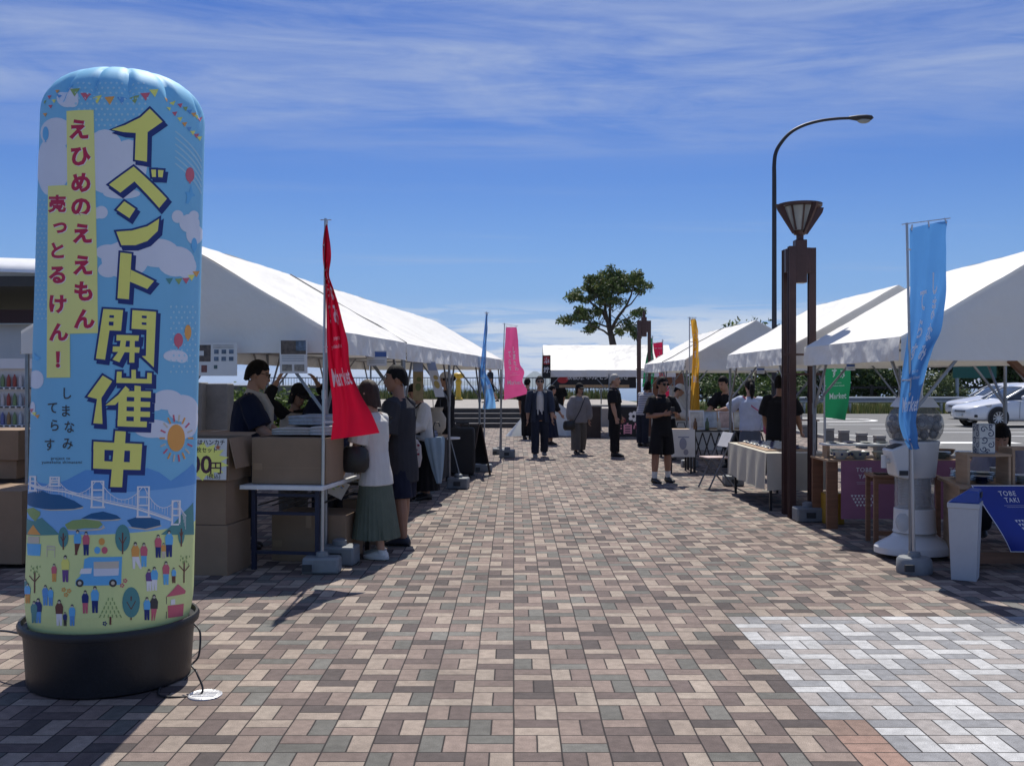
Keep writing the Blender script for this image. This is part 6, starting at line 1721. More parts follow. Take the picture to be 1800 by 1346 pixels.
def person(label, loc, rz, H, arms, legs=((0,0,0),(0,0,0)), lean=0, twist=0, head=(0,0), sex='f', vox=.012, skin=SK,
           top=None, bottom=None, shoes=SH_B, hair=('short', HAIRB), glasses=None, hat=None, fat=1.0, z0=0, sit=None, group=None, hang=None, vest=None):
    t = thing('person', label, 'person', (loc[0], loc[1], z0), rz, group)
    s = H; k = fat
    hw = .112 if sex == 'm' else .100
    # --- skeleton
    L = {}
    lows = []
    for i, sx in enumerate((-1, 1)):
        f, sp, bend = [radians(a) for a in legs[i]]
        hip = Vector((sx*.050*s, 0, .50*s))
        d1 = Vector((sx*sin(sp), -sin(f)*cos(sp), -cos(f)*cos(sp))); kn = hip + d1*.235*s
        f2 = f - bend
        d2 = Vector((sx*sin(sp)*.6, -sin(f2), -cos(f2))).normalized(); an = kn + d2*.225*s
        L[i] = [hip, kn, an]; lows.append(an.z)
    dz = .042*s - min(lows)
    for i in (0, 1): L[i] = [p + Vector((0,0,dz)) for p in L[i]]
    base = Vector((0, 0, .50*s + dz))
    la = radians(lean); U = Vector((0, -sin(la), cos(la)))
    Rt = Matrix.Rotation(radians(twist), 3, 'Z')
    X = Rt @ Vector((1,0,0))
    sp = lambda h: base + U*(h*s)
    A = {}
    for i, sx in enumerate((-1, 1)):
        sh = sp(.299) + X*(sx*hw*s)
        up, fo = nv(arms[i][0]), nv(arms[i][1])
        el = sh + up*.172*s; wr = el + fo*.150*s
        A[i] = [sh, el, wr, fo]
    # --- head frame
    nb = sp(.335); Nd = (U*.75 + Vector((0,-sin(la)*.1-.12,.6))).normalized()
    nt_ = nb + Nd*.045*s
    Rh = Matrix.Rotation(radians(head[0]), 3, 'Z') @ Matrix.Rotation(radians(head[1]), 3, 'X')
    hc = nt_ + Rh @ Vector((0, -.010*s, .062*s))
    HL = lambda v: hc + Rh @ (Vector(v)*s)
    # --- body, one skin
    b = M()
    b.tube([sp(h) for h in (-.045,.02,.10,.20,.27,.315,.335)], [r*s*k for r in (.070,.086,.072,.086,.088,.060,.036)], 16, .68, side=X)
    b.tube([nb - U*.02*s, nt_ + Nd*.02*s], [.036*s, .032*s], 12)
    rings = []
    for z, rx, ry, cy in ((-.074,.012,.012,-.034),(-.066,.024,.022,-.030),(-.05,.033,.037,-.017),(-.025,.040,.050,-.005),(.004,.0435,.056,.0),(.03,.043,.056,.003),(.05,.034,.044,.005),(.062,.018,.024,.005),(.067,.004,.006,.005)):
        rings.append([HL((rx*cos(a), cy+ry*sin(a), z)) for a in [2*pi*q/20 for q in range(20)]])
    b.loft(rings)
    b.tube([HL((0,-.052,.006)), HL((0,-.060,-.012)), HL((0,-.066,-.022)), HL((0,-.052,-.027))], [.005*s,.0065*s,.009*s,.006*s], 8)
    b.tube([HL((-.012,-.052,-.040)), HL((0,-.056,-.041)), HL((.012,-.052,-.040))], [.004*s,.0055*s,.004*s], 8)
    for sx in (-1,1):
        b.tube([HL((sx*.042,.004,-.022)), HL((sx*.047,.008,-.004)), HL((sx*.044,.008,.012))], [.006*s,.010*s,.005*s], 8)
    for i, sx in enumerate((-1, 1)):
        sh, el, wr, fo = A[i]
        b.tube([sh - X*(sx*.03*s), sh, (sh+el)/2, el, (el*.6+wr*.4), wr], [r*s*k for r in (.036,.036,.031,.0255,.0265,.0165)], 10)
        # hand
        th = Vector((0,-1,0)) if abs(fo.y) < .7 else Vector((-sx,0,0))
        if abs(fo.z) < .5 and abs(fo.y) < .7: th = Vector((0,0,1))
        th = (th - fo*th.dot(fo)).normalized(); pn = fo.cross(th)*(1 if sx < 0 else -1)
        b.tube([wr - fo*.01*s, wr + fo*.025*s, wr + fo*.052*s], [.0165*s,.023*s,.022*s], 10, .5, side=th)
        for q, ln in enumerate((.040,.048,.045,.034)):
            o_ = (1.5-q)*.0118*s; p0 = wr + fo*.048*s + th*o_
            d1 = (fo + pn*.25 + th*(1.5-q)*.10).normalized(); d2 = (fo*.75 + pn*.75).normalized()
            b.tube([p0, p0 + d1*ln*.55*s, p0 + d1*ln*.55*s + d2*ln*.5*s], [.0052*s,.0048*s,.0036*s], 7)
        p0 = wr + fo*.014*s + th*.016*s
        b.tube([p0, p0 + (th*.8+fo*.8+pn*.3).normalized()*.024*s, p0 + (th*.6+fo*1.0+pn*.5).normalized()*.046*s], [.0075*s,.006*s,.0042*s], 7)
        hip, kn, an = L[i]
        b.tube([hip + Vector((0,0,.03*s)), hip, (hip+kn)/2, kn, kn*.65+an*.35, an], [r*s*k for r in (.05,.056,.047,.035,.0355,.021)], 12)
        b.tube([an + Vector((0,.018*s,-.026*s)), an + Vector((0,-.03*s,-.026*s)), an + Vector((0,-.09*s,-.034*s))], [.021*s,.022*s,.016*s], 10, .7, side=(1,0,0))
    Ri = Rh.inverted()
    def paint(c):
        q = (Ri @ (c - hc))/s
        if q.y > -.03: return 0
        for sx in (-1, 1):
            if ((q.x-sx*.018)/.0085)**2 + ((q.z-.004)/.0042)**2 < 1: return 1
            if abs(q.x-sx*.019) < .012 and abs(q.z-.0165) < .003: return 1
        if abs(q.x) < .0125 and abs(q.z+.0405) < .0042: return 2
        return 0
    remeshed(b, 'body', [skin, m_eye, m_lip], vox*.85, 2, parent=t, paint=paint)
    # --- clothes
    if top:
        kind, cm, sl, hem, loose = top[:5]
        g = M()
        hs = [hem + (.02-hem)*q/2 for q in range(2)] + [.02,.10,.20,.27,.312]
        flare = top[5] if len(top) > 5 else 0
        rr = [.088+loose+flare*.03, .088+loose+flare*.015, .088+loose,.079+loose*1.1,.090+loose,.092+loose*.8,.058+loose*.3]
        pts = [sp(h) for h in hs]
        for q in range(2): pts[q] = base + Vector((0, 0, hs[q]*s)) + U*0
        g.tube(pts, [r*s*k for r in rr], 20, .72, side=X)
        if kind == 'polo' or kind == 'collar': g.tube([sp(.312), sp(.345)], [.050*s,.044*s], 14, .85, side=X)
        else: g.tube([sp(.305), sp(.326)], [.056*s,.048*s], 14, .85, side=X)
        for i, sx in enumerate((-1, 1)):
            sh, el, wr, fo = A[i]
            pts = [sh - X*(sx*.040*s), sh - X*(sx*.006*s) - U*.004*s]; rs = [.034+loose*.3, .040+loose*.45]
            if sl <= 1: pts += [sh + (el-sh)*sl*.6, sh + (el-sh)*sl]; rs += [.043+loose*.7,.044+loose*.8]
            else:
                pts += [(sh+el)/2, el, el + (wr-el)*(sl-1)*.6, el + (wr-el)*(sl-1)]; rs += [.040+loose*.7,.035+loose*.8,.034+loose*.8,.026+loose*.5]
            g.tube(pts, [r*s*k for r in rs], 12)
        remeshed(g, {'polo':'polo_shirt','collar':'shirt','tee':'t_shirt','sweater':'sweater','jacket':'jacket','blouse':'blouse'}[kind], cm, vox, 2, .0075, 10, H*7, parent=t)
    if vest:
        g = M(); g.tube([sp(h) for h in (-.12,.02,.12,.22,.285,.305)], [r*s for r in (.118,.112,.108,.112,.108,.075)], 20, .74, side=X)
        remeshed(g, 'vest', vest, vox, 2, .004, 12, H*3, parent=t)
    if bottom:
        kind, cm, ln, loose = bottom[:4]
        g = M()
        if kind == 'skirt':
            n = 72; rings = []; pl = bottom[4] if len(bottom) > 4 else 26
            zw = base.z + .09*s; zb = base.z - ln*s
            for j in range(13):
                v = j/12; z = zw + (zb-zw)*v
                rx = (.078 + .018*min(1, v*4) + loose*v)*s*k; ry = rx*(.72 + .16*v)
                dy = -U.y*0 + U.y*(.09*s)*(1-v)
                rings.append([((rx*(1+.045*v*sin(a*pl)+.03*v*noise.noise((cos(a)*3, sin(a)*3, z*2+H))))*cos(a), dy + ry*(1+.045*v*sin(a*pl))*sin(a), z) for a in [2*pi*q/n for q in range(n)]])
            g.loft(rings); g.build('skirt', cm, t, smooth=70)
        else:
            g.tube([sp(.105), base + Vector((0,0,.02*s)), base + Vector((0,0,-.035*s))], [(.076+loose*.5)*s*k,(.089+loose*.6)*s*k,(.086+loose*.6)*s*k], 18, .72, side=(1,0,0))
            for i in (0, 1):
                hip, kn, an = L[i]
                if ln <= 1: pts = [hip + Vector((0,0,.02*s)), hip + (kn-hip)*ln*.5, hip + (kn-hip)*ln]; rs = [.056,.055+loose*.6,.050+loose]
                else: pts = [hip + Vector((0,0,.02*s)), (hip+kn)/2, kn, kn + (an-kn)*(ln-1)*.5, kn + (an-kn)*(ln-1)]; rs = [.056,.052+loose*.6,.042+loose*.9,.040+loose,.034+loose*1.1]
                g.tube(pts, [r*s*k for r in rs], 14)
            remeshed(g, 'shorts' if ln <= 1.25 else 'trousers', cm, vox, 2, .006, 11, H*5, parent=t)
    if shoes:
        for i in (0, 1):
            hip, kn, an = L[i]
            g = M(); zf = an.z - .042*s
            ring = lambda y, w, h, lift=0: [(an.x+w*cos(a)*s, an.y+y*s, max(zf+.001, zf + lift*s + h*s*(.5+.5*sin(a)))) for a in [2*pi*q/14 for q in range(14)]]
            g.loft([ring(.040,.014,.03), ring(.034,.022,.045), ring(.0,.026,.052), ring(-.035,.029,.046), ring(-.075,.031,.032), ring(-.102,.024,.024), ring(-.112,.010,.015)])
            if shoes is not SH_N: g.tube([an + Vector((0,.002*s,-.012*s)), an + Vector((0,.004*s,.012*s))], [.027*s,.026*s], 12)
            so = g.build('shoe' if shoes is not SH_N else 'sandal', shoes, t, smooth=60)
            if shoes is SH_W:
                q = M(); q.loft([[(an.x+w*cos(a)*s, an.y+(y0*sin(a)-.034)*s, zf+z*s) for a in [2*pi*u/24 for u in range(24)]] for w, y0, z in ((.033,.080,.0005),(.035,.083,.010),(.033,.080,.016))]); q.build('sole', mat('sole_rubber', (.5,.5,.49), .6), so, smooth=40)
    if glasses:
        g = M()
        for sx in (-1, 1):
            if glasses == 'sun':
                g.loft([[HL((sx*.0195+rx*cos(a), -.057+.006*abs(cos(a)) - oy, .004+rz_*sin(a))) for a in [2*pi*q/14 for q in range(14)]] for rx, rz_, oy in ((.017,.013,0),(.017,.013,.003))])
            else:
                g.tube([HL((sx*.0195+.0165*cos(a), -.059, .003+.0125*sin(a))) for a in [2*pi*q/16 for q in range(17)]], .0018*s, 5)
            g.tube([HL((sx*.036,-.054,.007)), HL((sx*.046,-.03,.008)), HL((sx*.047,.005,.006))], .0018*s, 5)
        g.tube([HL((-.005,-.062,.006)), HL((.005,-.062,.006))], .002*s, 5)
        g.build('sunglasses' if glasses == 'sun' else 'glasses', mat('glasses_black', (.008,.008,.009), .2), t)
    if hair:
        kind, hm = hair[:2]
        n = 40; g = M()
        front = {'short':.036,'bob':.022,'pony':.04,'bun':.036,'long':.022}[kind]
        side = {'short':-.004,'bob':-.075,'pony':-.012,'bun':-.012,'long':-.12}[kind]
        back = {'short':-.046,'bob':-.095,'pony':-.045,'bun':-.050,'long':-.20}[kind]
        outer, inner = [], []
        J = 14
        for j in range(J+1):
            ro, ri = [], []
            for q in range(n):
                a = 2*pi*q/n                              # a=0: +x; front is -pi/2
                fr = -sin(a)                              # 1 front, -1 back
                if fr > .55: zb = front - .006*(1-fr)*4
                elif fr > .25: w = (.55-fr)/.30; zb = front + (side-front)*w*w*(3-2*w)
                elif fr > -.3: zb = side
                else: w = min(1, (-fr-.3)/.5); zb = side + (back-side)*w
                v = j/J; z = .078 + (zb-.078)*v**1.15 if False else .078*cos(min(1, v*1.0)*pi/2)**.8*(1 if True else 0) + zb*v**2
                zz = max(-1, min(1, z/.080))
                r = sqrt(max(0.0, 1-zz*zz)) if z > 0 else 1.0 - .5*min(.2, -z)
                if j == 0: r = .05
                nz = 1.02 + .05*noise.noise((cos(a)*4, sin(a)*4, z*12+H*3)) + .045*noise.noise((cos(a)*11, sin(a)*11, z*8+H)) + .03*(kind == 'bob')*max(0, -z*12)
                if j > 9: z += .006*noise.noise((cos(a)*9, sin(a)*9, H*5))
                ro.append(HL((.052*r*nz*cos(a), .006+.063*r*nz*sin(a), z))); ri.append(HL((.043*r*cos(a), .006+.054*r*sin(a), z*.96-.002)))
            outer.append(ro); inner.append(ri)
        g.loft(outer + inner[::-1])
        if kind == 'bun': g.ball(tuple(HL((0,.078,.012))), .028*s, 14, 9)
        if kind == 'pony': g.tube([HL((0,.06,.02)), HL((0,.088,.0)), HL((0,.085,-.07)), HL((0,.075,-.14))], [.016*s,.026*s,.028*s,.008*s], 10)
        g.build('hair', hm, t, smooth=60)
    if hat:
        kind, hm = hat
        g = M(); n = 32
        rings = []
        for j in range(9):
            v = j/8; z = .018 + .066*sin(v*pi/2) ; r = cos(v*pi/2*.98)
            rings.append([HL((.0565*r*cos(a), .004+.068*r*sin(a), z)) for a in [2*pi*q/n for q in range(n)]])
        g.loft(rings)
        if kind == 'cap':
            g.loft([[HL((.050*cos(a)*w, -.04-.075*u*sin(a)**.6 if sin(a) > 0 else -.04, .022-.016*u+th)) for a in [pi*q/14 for q in range(15)]] for w, u, th in ((1,0,0),(.98,.5,.001),(.9,1,0),(.9,1,.004),(1,0,.005))])
        else:
            g.loft([[HL(((.057+.03*u)*cos(a), .004+(.068+.032*u)*sin(a), .024-.026*u+th)) for a in [2*pi*q/n for q in range(n)]] for u, th in ((0,0),(1,0),(1,.004),(0,.006))])
        g.build('cap' if kind == 'cap' else 'hat', hm, t, smooth=50)
    Rw = Matrix.Rotation(rz, 3, 'Z'); wl = lambda p: Vector((loc[0], loc[1], z0)) + Rw @ p
    return t, dict(hand=[wl(A[i][2] + A[i][3]*.06*s) for i in (0,1)], sh=[wl(A[i][0]) for i in (0,1)], head=wl(hc), chest=wl(sp(.2)), neck=wl(sp(.32)), hip=wl(base), L=L, A=A, HL=HL, sp=sp, t=t, s=s, anc=[wl(L[i][2]) for i in (0,1)])
DN = ((-.14,-.02,-1), (.05,-.15,-1))    # arm hanging (person's -x side)
def hanging(sx, f=0.0, bend=.2, out=.16): return ((sx*out, -f, -1), (sx*.04, -f-bend, -1))
R_ = radians
# ---- left stall
_, a = person('man in a navy T-shirt and glasses with a towel round his neck reaching into boxes', (-2.52,7.10), R_(98), 1.72, [hanging(-1,.45,.75), ((.10,-.55,-1),(.0,-.85,-.75))], lean=10, head=(0,14), sex='m', vox=.008,
    top=('tee', C_NAVY, .92, -.06, .018), bottom=('pants', C_BLACK, 1.95, .01), hair=('short', HAIRB), glasses='thin', fat=1.1)
tw = M(); nk = a['neck']; Rw = Matrix.Rotation(R_(98), 3, 'Z')
pts = [Vector(p) for p in ((-.105,-.15,-.30),(-.105,-.155,-.12),(-.088,-.10,-.015),(-.05,.045,.04),(.05,.045,.04),(.088,-.10,-.015),(.105,-.155,-.12),(.105,-.15,-.27))]
tw.tube([nk + Rw @ p for p in pts], [.038]*8, 12, .24)
ANCH[tag(tw.build('towel', mat('towel_cotton', (.50,.44,.37), .95, var=.1, bump=.6, bscale=150), smooth=70), 'cream towel hanging round the neck of the man in the navy T-shirt', 'towel')] = 7.10
person('woman in a dark cap with glasses raising both black-sleeved arms to her head', (-2.38,8.3), R_(38), 1.50, [((-.75,-.25,.55),(.45,-.1,.85)), ((.75,-.3,.6),(-.55,.0,.75))], lean=6, head=(12,22), vox=.009,
    top=('jacket', C_BLACK, 1.75, -.05, .012), bottom=('pants', C_TAUPE, 1.9, .02), hair=('bob', HAIRB), hat=('cap', C_BLACK), glasses='thin', vest=C_BEIGE)
person('vendor in a navy T-shirt half hidden by the crimson flag pole', (-1.93,8.2), R_(205), 1.66, [hanging(-1,.25,.6), hanging(1,.3,.7)], lean=4, sex='m', vox=.010, top=('tee', C_NAVY, .9, -.08, .02), bottom=('pants', C_BLACK, 1.9, .01), hair=('long', HAIRB), fat=1.05)
_, w4 = person('woman in a white blouse, long grey-green skirt and white sneakers shopping at the left stall', (-1.20,6.72), R_(-112), 1.53, [hanging(-1,.15,.5,.12), ((.12,-.22,-1),(.0,-.55,-.85))], legs=((2,1,2),(-6,1,4)), lean=5, head=(-4,10), vox=.007,
    top=('blouse', C_WHITE, .85, -.085, .022, .8), bottom=('skirt', C_GREEN, .385, .062, 30), shoes=SH_W, hair=('bob', HAIRN), fat=.94)
_, m5 = person('man in an oversized charcoal T-shirt, navy shorts and dark sandals beside the left stall', (-1.06,7.28), R_(-106), 1.665, [hanging(-1,.1,.25,.14), hanging(1,.12,.35,.15)], legs=((3,2,0),(-3,2,3)), lean=3, head=(20,4), sex='m', vox=.008, skin=SKD,
    top=('tee', C_CHAR, 1.0, -.145, .024, .4), bottom=('shorts', C_NAVY, 1.0, .022), shoes=SH_N, hair=('short', HAIRB), fat=1.03)
def shoulder_bag(label, c, w, h, d, m, strap=None, rz=0):
    t = thing('shoulder_bag', label, 'bag', c, rz)
    b = M(); b.loft([[(x*s_, y*s_, z) for x, y in [(w/2*cos(q)*(1.15 if abs(cos(q))<.8 else 1), d/2*sin(q)) for q in [2*pi*k/20 for k in range(20)]]] for s_, z in ((.72,-h/2),(1,-h*.32),(1.04,0),(.95,h*.35),(.7,h/2))]); b.build('pouch', m, t, smooth=50)
    if strap: M().tube([Vector(p) - Vector(c) if rz == 0 else Matrix.Rotation(-rz,3,'Z') @ (Vector(p)-Vector(c)) for p in strap], .010, 6, .5).build('strap', m, t)
    return t
m_leath = mat('black_leather_bag', (.012,.012,.013), .45, var=.2, bump=.2)
c = at(622,808,6.55); ANCH[shoulder_bag('black shoulder bag of the woman in the white blouse', tuple(c), .24, .22, .13, m_leath, [c+Vector((.05,.02,.10)), (c+w4['sh'][0])/2+Vector((-.06,.0,.02)), w4['sh'][0]+Vector((0,0,.055)), w4['sh'][0]+Vector((.10,.06,-.02)), c+Vector((.10,.06,.10))])] = 6.72
def leaflet(label, p, w, h, rz, tilt, cols, name='leaflet'):
    m = M(); f = lambda x, y: Vector((x, .02*sin(x/w*4)-.01, y))
    m.mi = 0; m.grid(lambda u, v: f((u-.5)*w, (v-.5)*h), 8, 6)
    rnd = random.Random(len(label))
    ps = [[] for _ in cols[1:]]
    for k in range(14):
        x, y = rnd.uniform(-.42,.30)*w, rnd.uniform(-.44,.36)*h
        ps[k % len(ps)].append(rect(x, y, x+w*.11, y+h*.09))
    for i, q in enumerate(ps):
        lay(m, q, lambda x, y: f(x,y)+Vector((0,-.0015-.0004*i,0)), i+1, .02); lay(m, q, lambda x, y: f(x,y)+Vector((0,.0015+.0004*i,0)), i+1, .02)
    o = m.build(name, cols, loc=p); o.rotation_euler = (tilt[0], tilt[1], rz)
    return tag(o, label, name.replace('_',' '))
PAP = mat('leaflet_paper', (.56,.53,.46), .6, var=.08, trans=.2)
pc = [PAP, mat('print_ochre', (.45,.28,.07), .6), mat('print_steel', (.16,.25,.38), .6), mat('print_olive', (.2,.2,.1), .6)]
h = w4['hand'][1] if w4['hand'][1].x > w4['hand'][0].x else w4['hand'][0]
for q in w4['hand']: pass
hb = min(w4['hand'], key=lambda v: v.y)
ANCH[leaflet('printed leaflet in the hand of the woman in the white blouse', hb + Vector((-.02,-.045,-.07)), .20, .15, .2, (0,.5), pc)] = 6.72
hm_ = min(m5['hand'], key=lambda v: v.y)
ANCH[leaflet('event map leaflet in the hand of the man in the charcoal T-shirt', hm_ + Vector((-.06,-.06,-.06)), .16, .21, .25, (0,-.35), pc)] = 7.24
fan = M(); fan.lathe([(.01,-.004),(.115,-.003),(.118,0),(.115,.003),(.01,.004)], n=32)
fan.v = [(x*.35, y, z) for y, z, x in fan.v]; fan.tube([(0,0,-.10),(0,0,-.20)], .010, 8)
o = fan.build('hand_fan', mat('pink_fan', (.62,.12,.16), .5), loc=hm_ + Vector((.06,.02,-.10)), rz=.6); tag(o, 'pink round hand fan held by the man in the charcoal T-shirt', 'fan'); ANCH[o] = 7.24
# woman with umbrella
_, u6 = person('woman in a white blouse and black dungaree dress looking down, hair in a bun', (-1.16,10.05), R_(-62), 1.51, [((-.15,-.30,-1),(.35,-.9,-.1)), ((.15,-.30,-1),(-.25,-.95,-.15))], lean=8, head=(-5,34), vox=.009,
    top=('blouse', C_WHITE, 1.55, .02, .024), bottom=('skirt', C_BLACK, .42, .045, 14), shoes=SH_B, hair=('bun', HAIRB))
bib = M(); Rw = Matrix.Rotation(R_(-62), 3, 'Z'); S_ = u6['s']; sp_ = u6['sp']
for sx in (-1,1): bib.tube([sp_(.315)+Vector((sx*.055*S_,.03*S_,.0)), sp_(.325)+Vector((sx*.055*S_,-.02*S_,.012)), sp_(.27)+Vector((sx*.052*S_,-.098*S_,0)), sp_(.20)+Vector((sx*.05*S_,-.100*S_,0))], .012*S_, 8, .5)
bib.loft([[tuple(sp_(h_)+Vector((x*S_, y*S_, 0))) for x, y in ((-w_,yf),(w_,yf),(w_,yf+.03),(-w_,yf+.03))] for h_, w_, yf in ((.06,.08,-.098),(.14,.075,-.108),(.22,.065,-.108))])
bib.build('dungaree_bib', C_BLACK, u6['t'], smooth=50)
um = thing('umbrella', 'folded pale blue umbrella hanging from the arm of the woman in dungarees', 'umbrella', at(762,765,9.75))
b = M(); n = 32
b.loft([[((.018+r*(1+.22*sin(6*a)))*cos(a), (.018+r*(1+.22*sin(6*a)))*sin(a)*.7, z) for a in [2*pi*q/n for q in range(n)]] for r, z in ((.085,-.03),(.095,-.06),(.075,-.25),(.045,-.45),(.012,-.62))]); b.build('canopy', mat('umbrella_pale_blue', (.26,.36,.45), .55, var=.12, scale=6, trans=.1), um, smooth=60)
b = M(); b.tube([(0,0,-.68),(0,0,.10),(.03,0,.16),(.075,0,.15),(.085,0,.10)], .009, 8); b.build('handle', m_trim, um)
um.rotation_euler = (0, R_(-6), 0); ANCH[um] = 10.05
tb_ = thing('floral_bag', 'white cloth bag with dark red flowers hanging in front of the woman in dungarees', 'bag', at(722,792,9.7)); ANCH[tb_] = 10.05
b = M(); b.loft([[(x*s_, y*s_, z) for x, y in ((-.12,-.04),(.12,-.04),(.12,.04),(-.12,.04))] for s_, z in ((.9,-.22),(1.1,-.10),(1.0,.06),(.6,.14))]); 
b.mi = 1
rnd = random.Random(2)
for k in range(16):
    x, z = rnd.uniform(-.11,.10), rnd.uniform(-.20,.08); lay(b, [ell(x, z, .018, .015, 8)], lambda p, q: Vector((p, -.047, q)), 1)
b.build('sack', [mat('bag_cotton', (.5,.46,.45), .9, var=.1), mat('flower_red', (.25,.03,.06), .8)], tb_, bevel=.015)
M().tube([(-.05,0,.13),(-.04,0,.32),(.04,0,.32),(.05,0,.13)], .008, 6).build('handle', mat('bag_cotton', (.5,.46,.45), .9), tb_)
person('person in black with a white patterned headscarf inside the long left tent', (-1.12,12.9), R_(-100), 1.66, [hanging(-1,.3,.9), hanging(1,.3,.9)], vox=.012, top=('tee', C_BLACK, .9, -.06, .02), bottom=('pants', C_BLACK, 1.9, .015), hair=('bun', HAIRB), hat=('cap', C_WHITE))
person('person with grey hair seen between the left tents, bending over a table', (-1.75,10.9), R_(150), 1.52, [hanging(-1,.4,.7), hanging(1,.4,.7)], lean=14, vox=.013, top=('tee', C_SLATE, .9, -.06, .02), bottom=('pants', C_BLACK, 1.9, .015), hair=('short', HAIRB))
# ---- walkway
_, m8 = person('man walking towards the viewer in an open blue-grey jacket, white T-shirt and dark trousers', (.53,15.6), R_(2), 1.625, [hanging(-1,-.05,.15,.20), hanging(1,.1,.2,.20)], legs=((10,2,4),(-8,2,14)), sex='m', vox=.010,
    top=('tee', C_WHITE, .2, -.03, .004), bottom=('pants', C_DENIM, 1.95, .012), shoes=mat('grey_sneaker', (.16,.16,.16), .6), hair=('short', HAIRB), glasses='sun')
jk = M(); sp_ = m8['sp']; S_ = m8['s']; n = 30
rings = []
for h_, rx, ry, op in ((.330,.064,.055,.50),(.298,.104,.084,.58),(.22,.112,.082,.62),(.12,.106,.078,.64),(.02,.112,.084,.70),(-.06,.116,.088,.80)):
    row = []
    for side_ in (1, .93):
        for q in range(n+1):
            a = -pi/2 + op*.75 + (2*pi - 2*op*.75)*(q if side_ == 1 else n-q)/n
            p = sp_(h_) + Vector((rx*side_*S_*cos(a), ry*side_*S_*sin(a), 0)); row.append(tuple(p))
    rings.append(row)
jk.loft(rings)
for i in (0,1):
    sh, el, wr, fo = m8['A'][i]; jk.tube([sh + Vector(((.03 if i == 0 else -.03)*S_,0,0)), sh, (sh+el)/2, el, el*.5+wr*.5], [r*S_ for r in (.058,.056,.050,.045,.041)], 12)
jk.build('jacket', C_BLUEJ, m8['t'], smooth=60)
_, w9 = person('woman in a loose grey sweater and wide taupe trousers wearing sunglasses, walking', (1.38,16.25), R_(22), 1.475, [hanging(-1,.05,.1,.26), hanging(1,.02,.1,.26)], legs=((7,3,3),(-7,3,10)), head=(8,2), vox=.011, top=('sweater', C_GREY, 1.95, -.05, .034, .3), bottom=('pants', C_TAUPE, 1.92, .032), shoes=SH_B, hair=('bob', HAIRB), hat=('cap', C_BLACK), glasses='sun')
p = at(1001,748,16.0); ANCH[shoulder_bag('black crossbody bag of the woman in the grey sweater', tuple(p), .26, .20, .12, m_leath, [p+Vector((.10,0,.08)), at(1020,722,15.95), at(1028,700,16.0), w9['sh'][1]+Vector((-.03,-.02,.05)), w9['sh'][1]+Vector((-.02,.10,.02))])] = 16.25
person('grey-haired man in a black polo shirt and black trousers standing in profile', (2.08,15.8), R_(72), 1.66, [hanging(-1,.08,.2,.10), hanging(1,.08,.2,.14)], legs=((2,2,0),(-2,2,2)), lean=-2, sex='m', vox=.011, skin=SK, top=('polo', C_BLACK, .85, -.05, .018), bottom=('pants', C_BLACK, 1.95, .014), shoes=SH_B, hair=('short', HAIRG), fat=1.08)
_, m11 = person('young man in a black polo shirt, black shorts, white socks and sunglasses holding a phone', (2.25,11.7), R_(22), 1.585, [((-.30,-.15,-1),(.75,-.72,.16)), ((.34,-.12,-1),(-.62,-.80,.12))], legs=((2,5,2),(-3,6,2)), sex='m', vox=.009, skin=SKD, head=(6,6), top=('polo', C_BLACK, .85, -.05, .013), bottom=('shorts', C_BLACK, .98, .018), shoes=SH_B, hair=('short', HAIRB), glasses='sun', fat=1.02)
for i in (0,1):
    kn, an = m11['L'][i][1], m11['L'][i][2]; M().tube([an+Vector((0,0,.004)), an+(kn-an)*.30], [.040, .044], 14).build('sock', SOCK, m11['t'])
pp = (m11['hand'][0]+m11['hand'][1])/2
ANCH[tag(M().box(-.036,.036,-.005,.005,-.07,.07).build('mobile_phone', m_trim, loc=pp+Vector((0,-.01,.03)), bevel=.004), 'black phone in the hands of the young man in black shorts', 'phone')] = 11.7
_, s12 = person('person in a navy and white striped shirt bending at the far right stall', (3.05,18.2), R_(140), 1.56, [hanging(-1,.5,.5), hanging(1,.5,.5)], lean=18, head=(0,25), vox=.013, top=('sweater', cloth('stripe_white', (.5,.5,.52)), 1.6, -.03, .016), bottom=('pants', C_DENIM, 1.95, .012), hair=('bob', HAIRB))
# stripes on that shirt: procedural bands
def stripe(m):
    nt = m.node_tree; N = nt.nodes.new; L = nt.links.new; p = nt.nodes['Principled BSDF']
    tc = N('ShaderNodeTexCoord'); sx = N('ShaderNodeSeparateXYZ'); L(tc.outputs['Object'], sx.inputs[0])
    a = N('ShaderNodeMath'); a.operation = 'MULTIPLY'; L(sx.outputs[2], a.inputs[0]); a.inputs[1].default_value = 24
    f = N('ShaderNodeMath'); f.operation = 'FRACT'; L(a.outputs[0], f.inputs[0])
    g = N('ShaderNodeMath'); g.operation = 'GREATER_THAN'; L(f.outputs[0], g.inputs[0]); g.inputs[1].default_value = .62
    x = N('ShaderNodeMix'); x.data_type = 'RGBA'; L(g.outputs[0], x.inputs[0]); x.inputs[6].default_value = (.52,.52,.54,1); x.inputs[7].default_value = (.02,.03,.09,1)
    L(x.outputs[2], p.inputs['Base Color'])
stripe(MATS['cloth_stripe_white'])
_, w13 = person('woman in a white long-sleeved blouse, black skirt and cap bending over the far goods table', (3.02,15.1), R_(72), 1.50, [hanging(-1,.6,.5), hanging(1,.7,.6)], lean=20, head=(0,22), vox=.012, top=('blouse', C_WHITE, 1.8, -.01, .022), bottom=('skirt', C_BLACK, .28, .05, 12), hair=('short', HAIRB), hat=('cap', C_WHITE))
p = w13['hand'][0]; q = at(1198,768,14.9)
ANCH[shoulder_bag('large black tote bag held by the woman in the white long-sleeved blouse', tuple(q), .40, .36, .16, m_leath, [q+Vector((-.10,0,.15)), q+Vector((-.06,0,.28)), q+Vector((.06,0,.28)), q+Vector((.10,0,.15))])] = 15.1
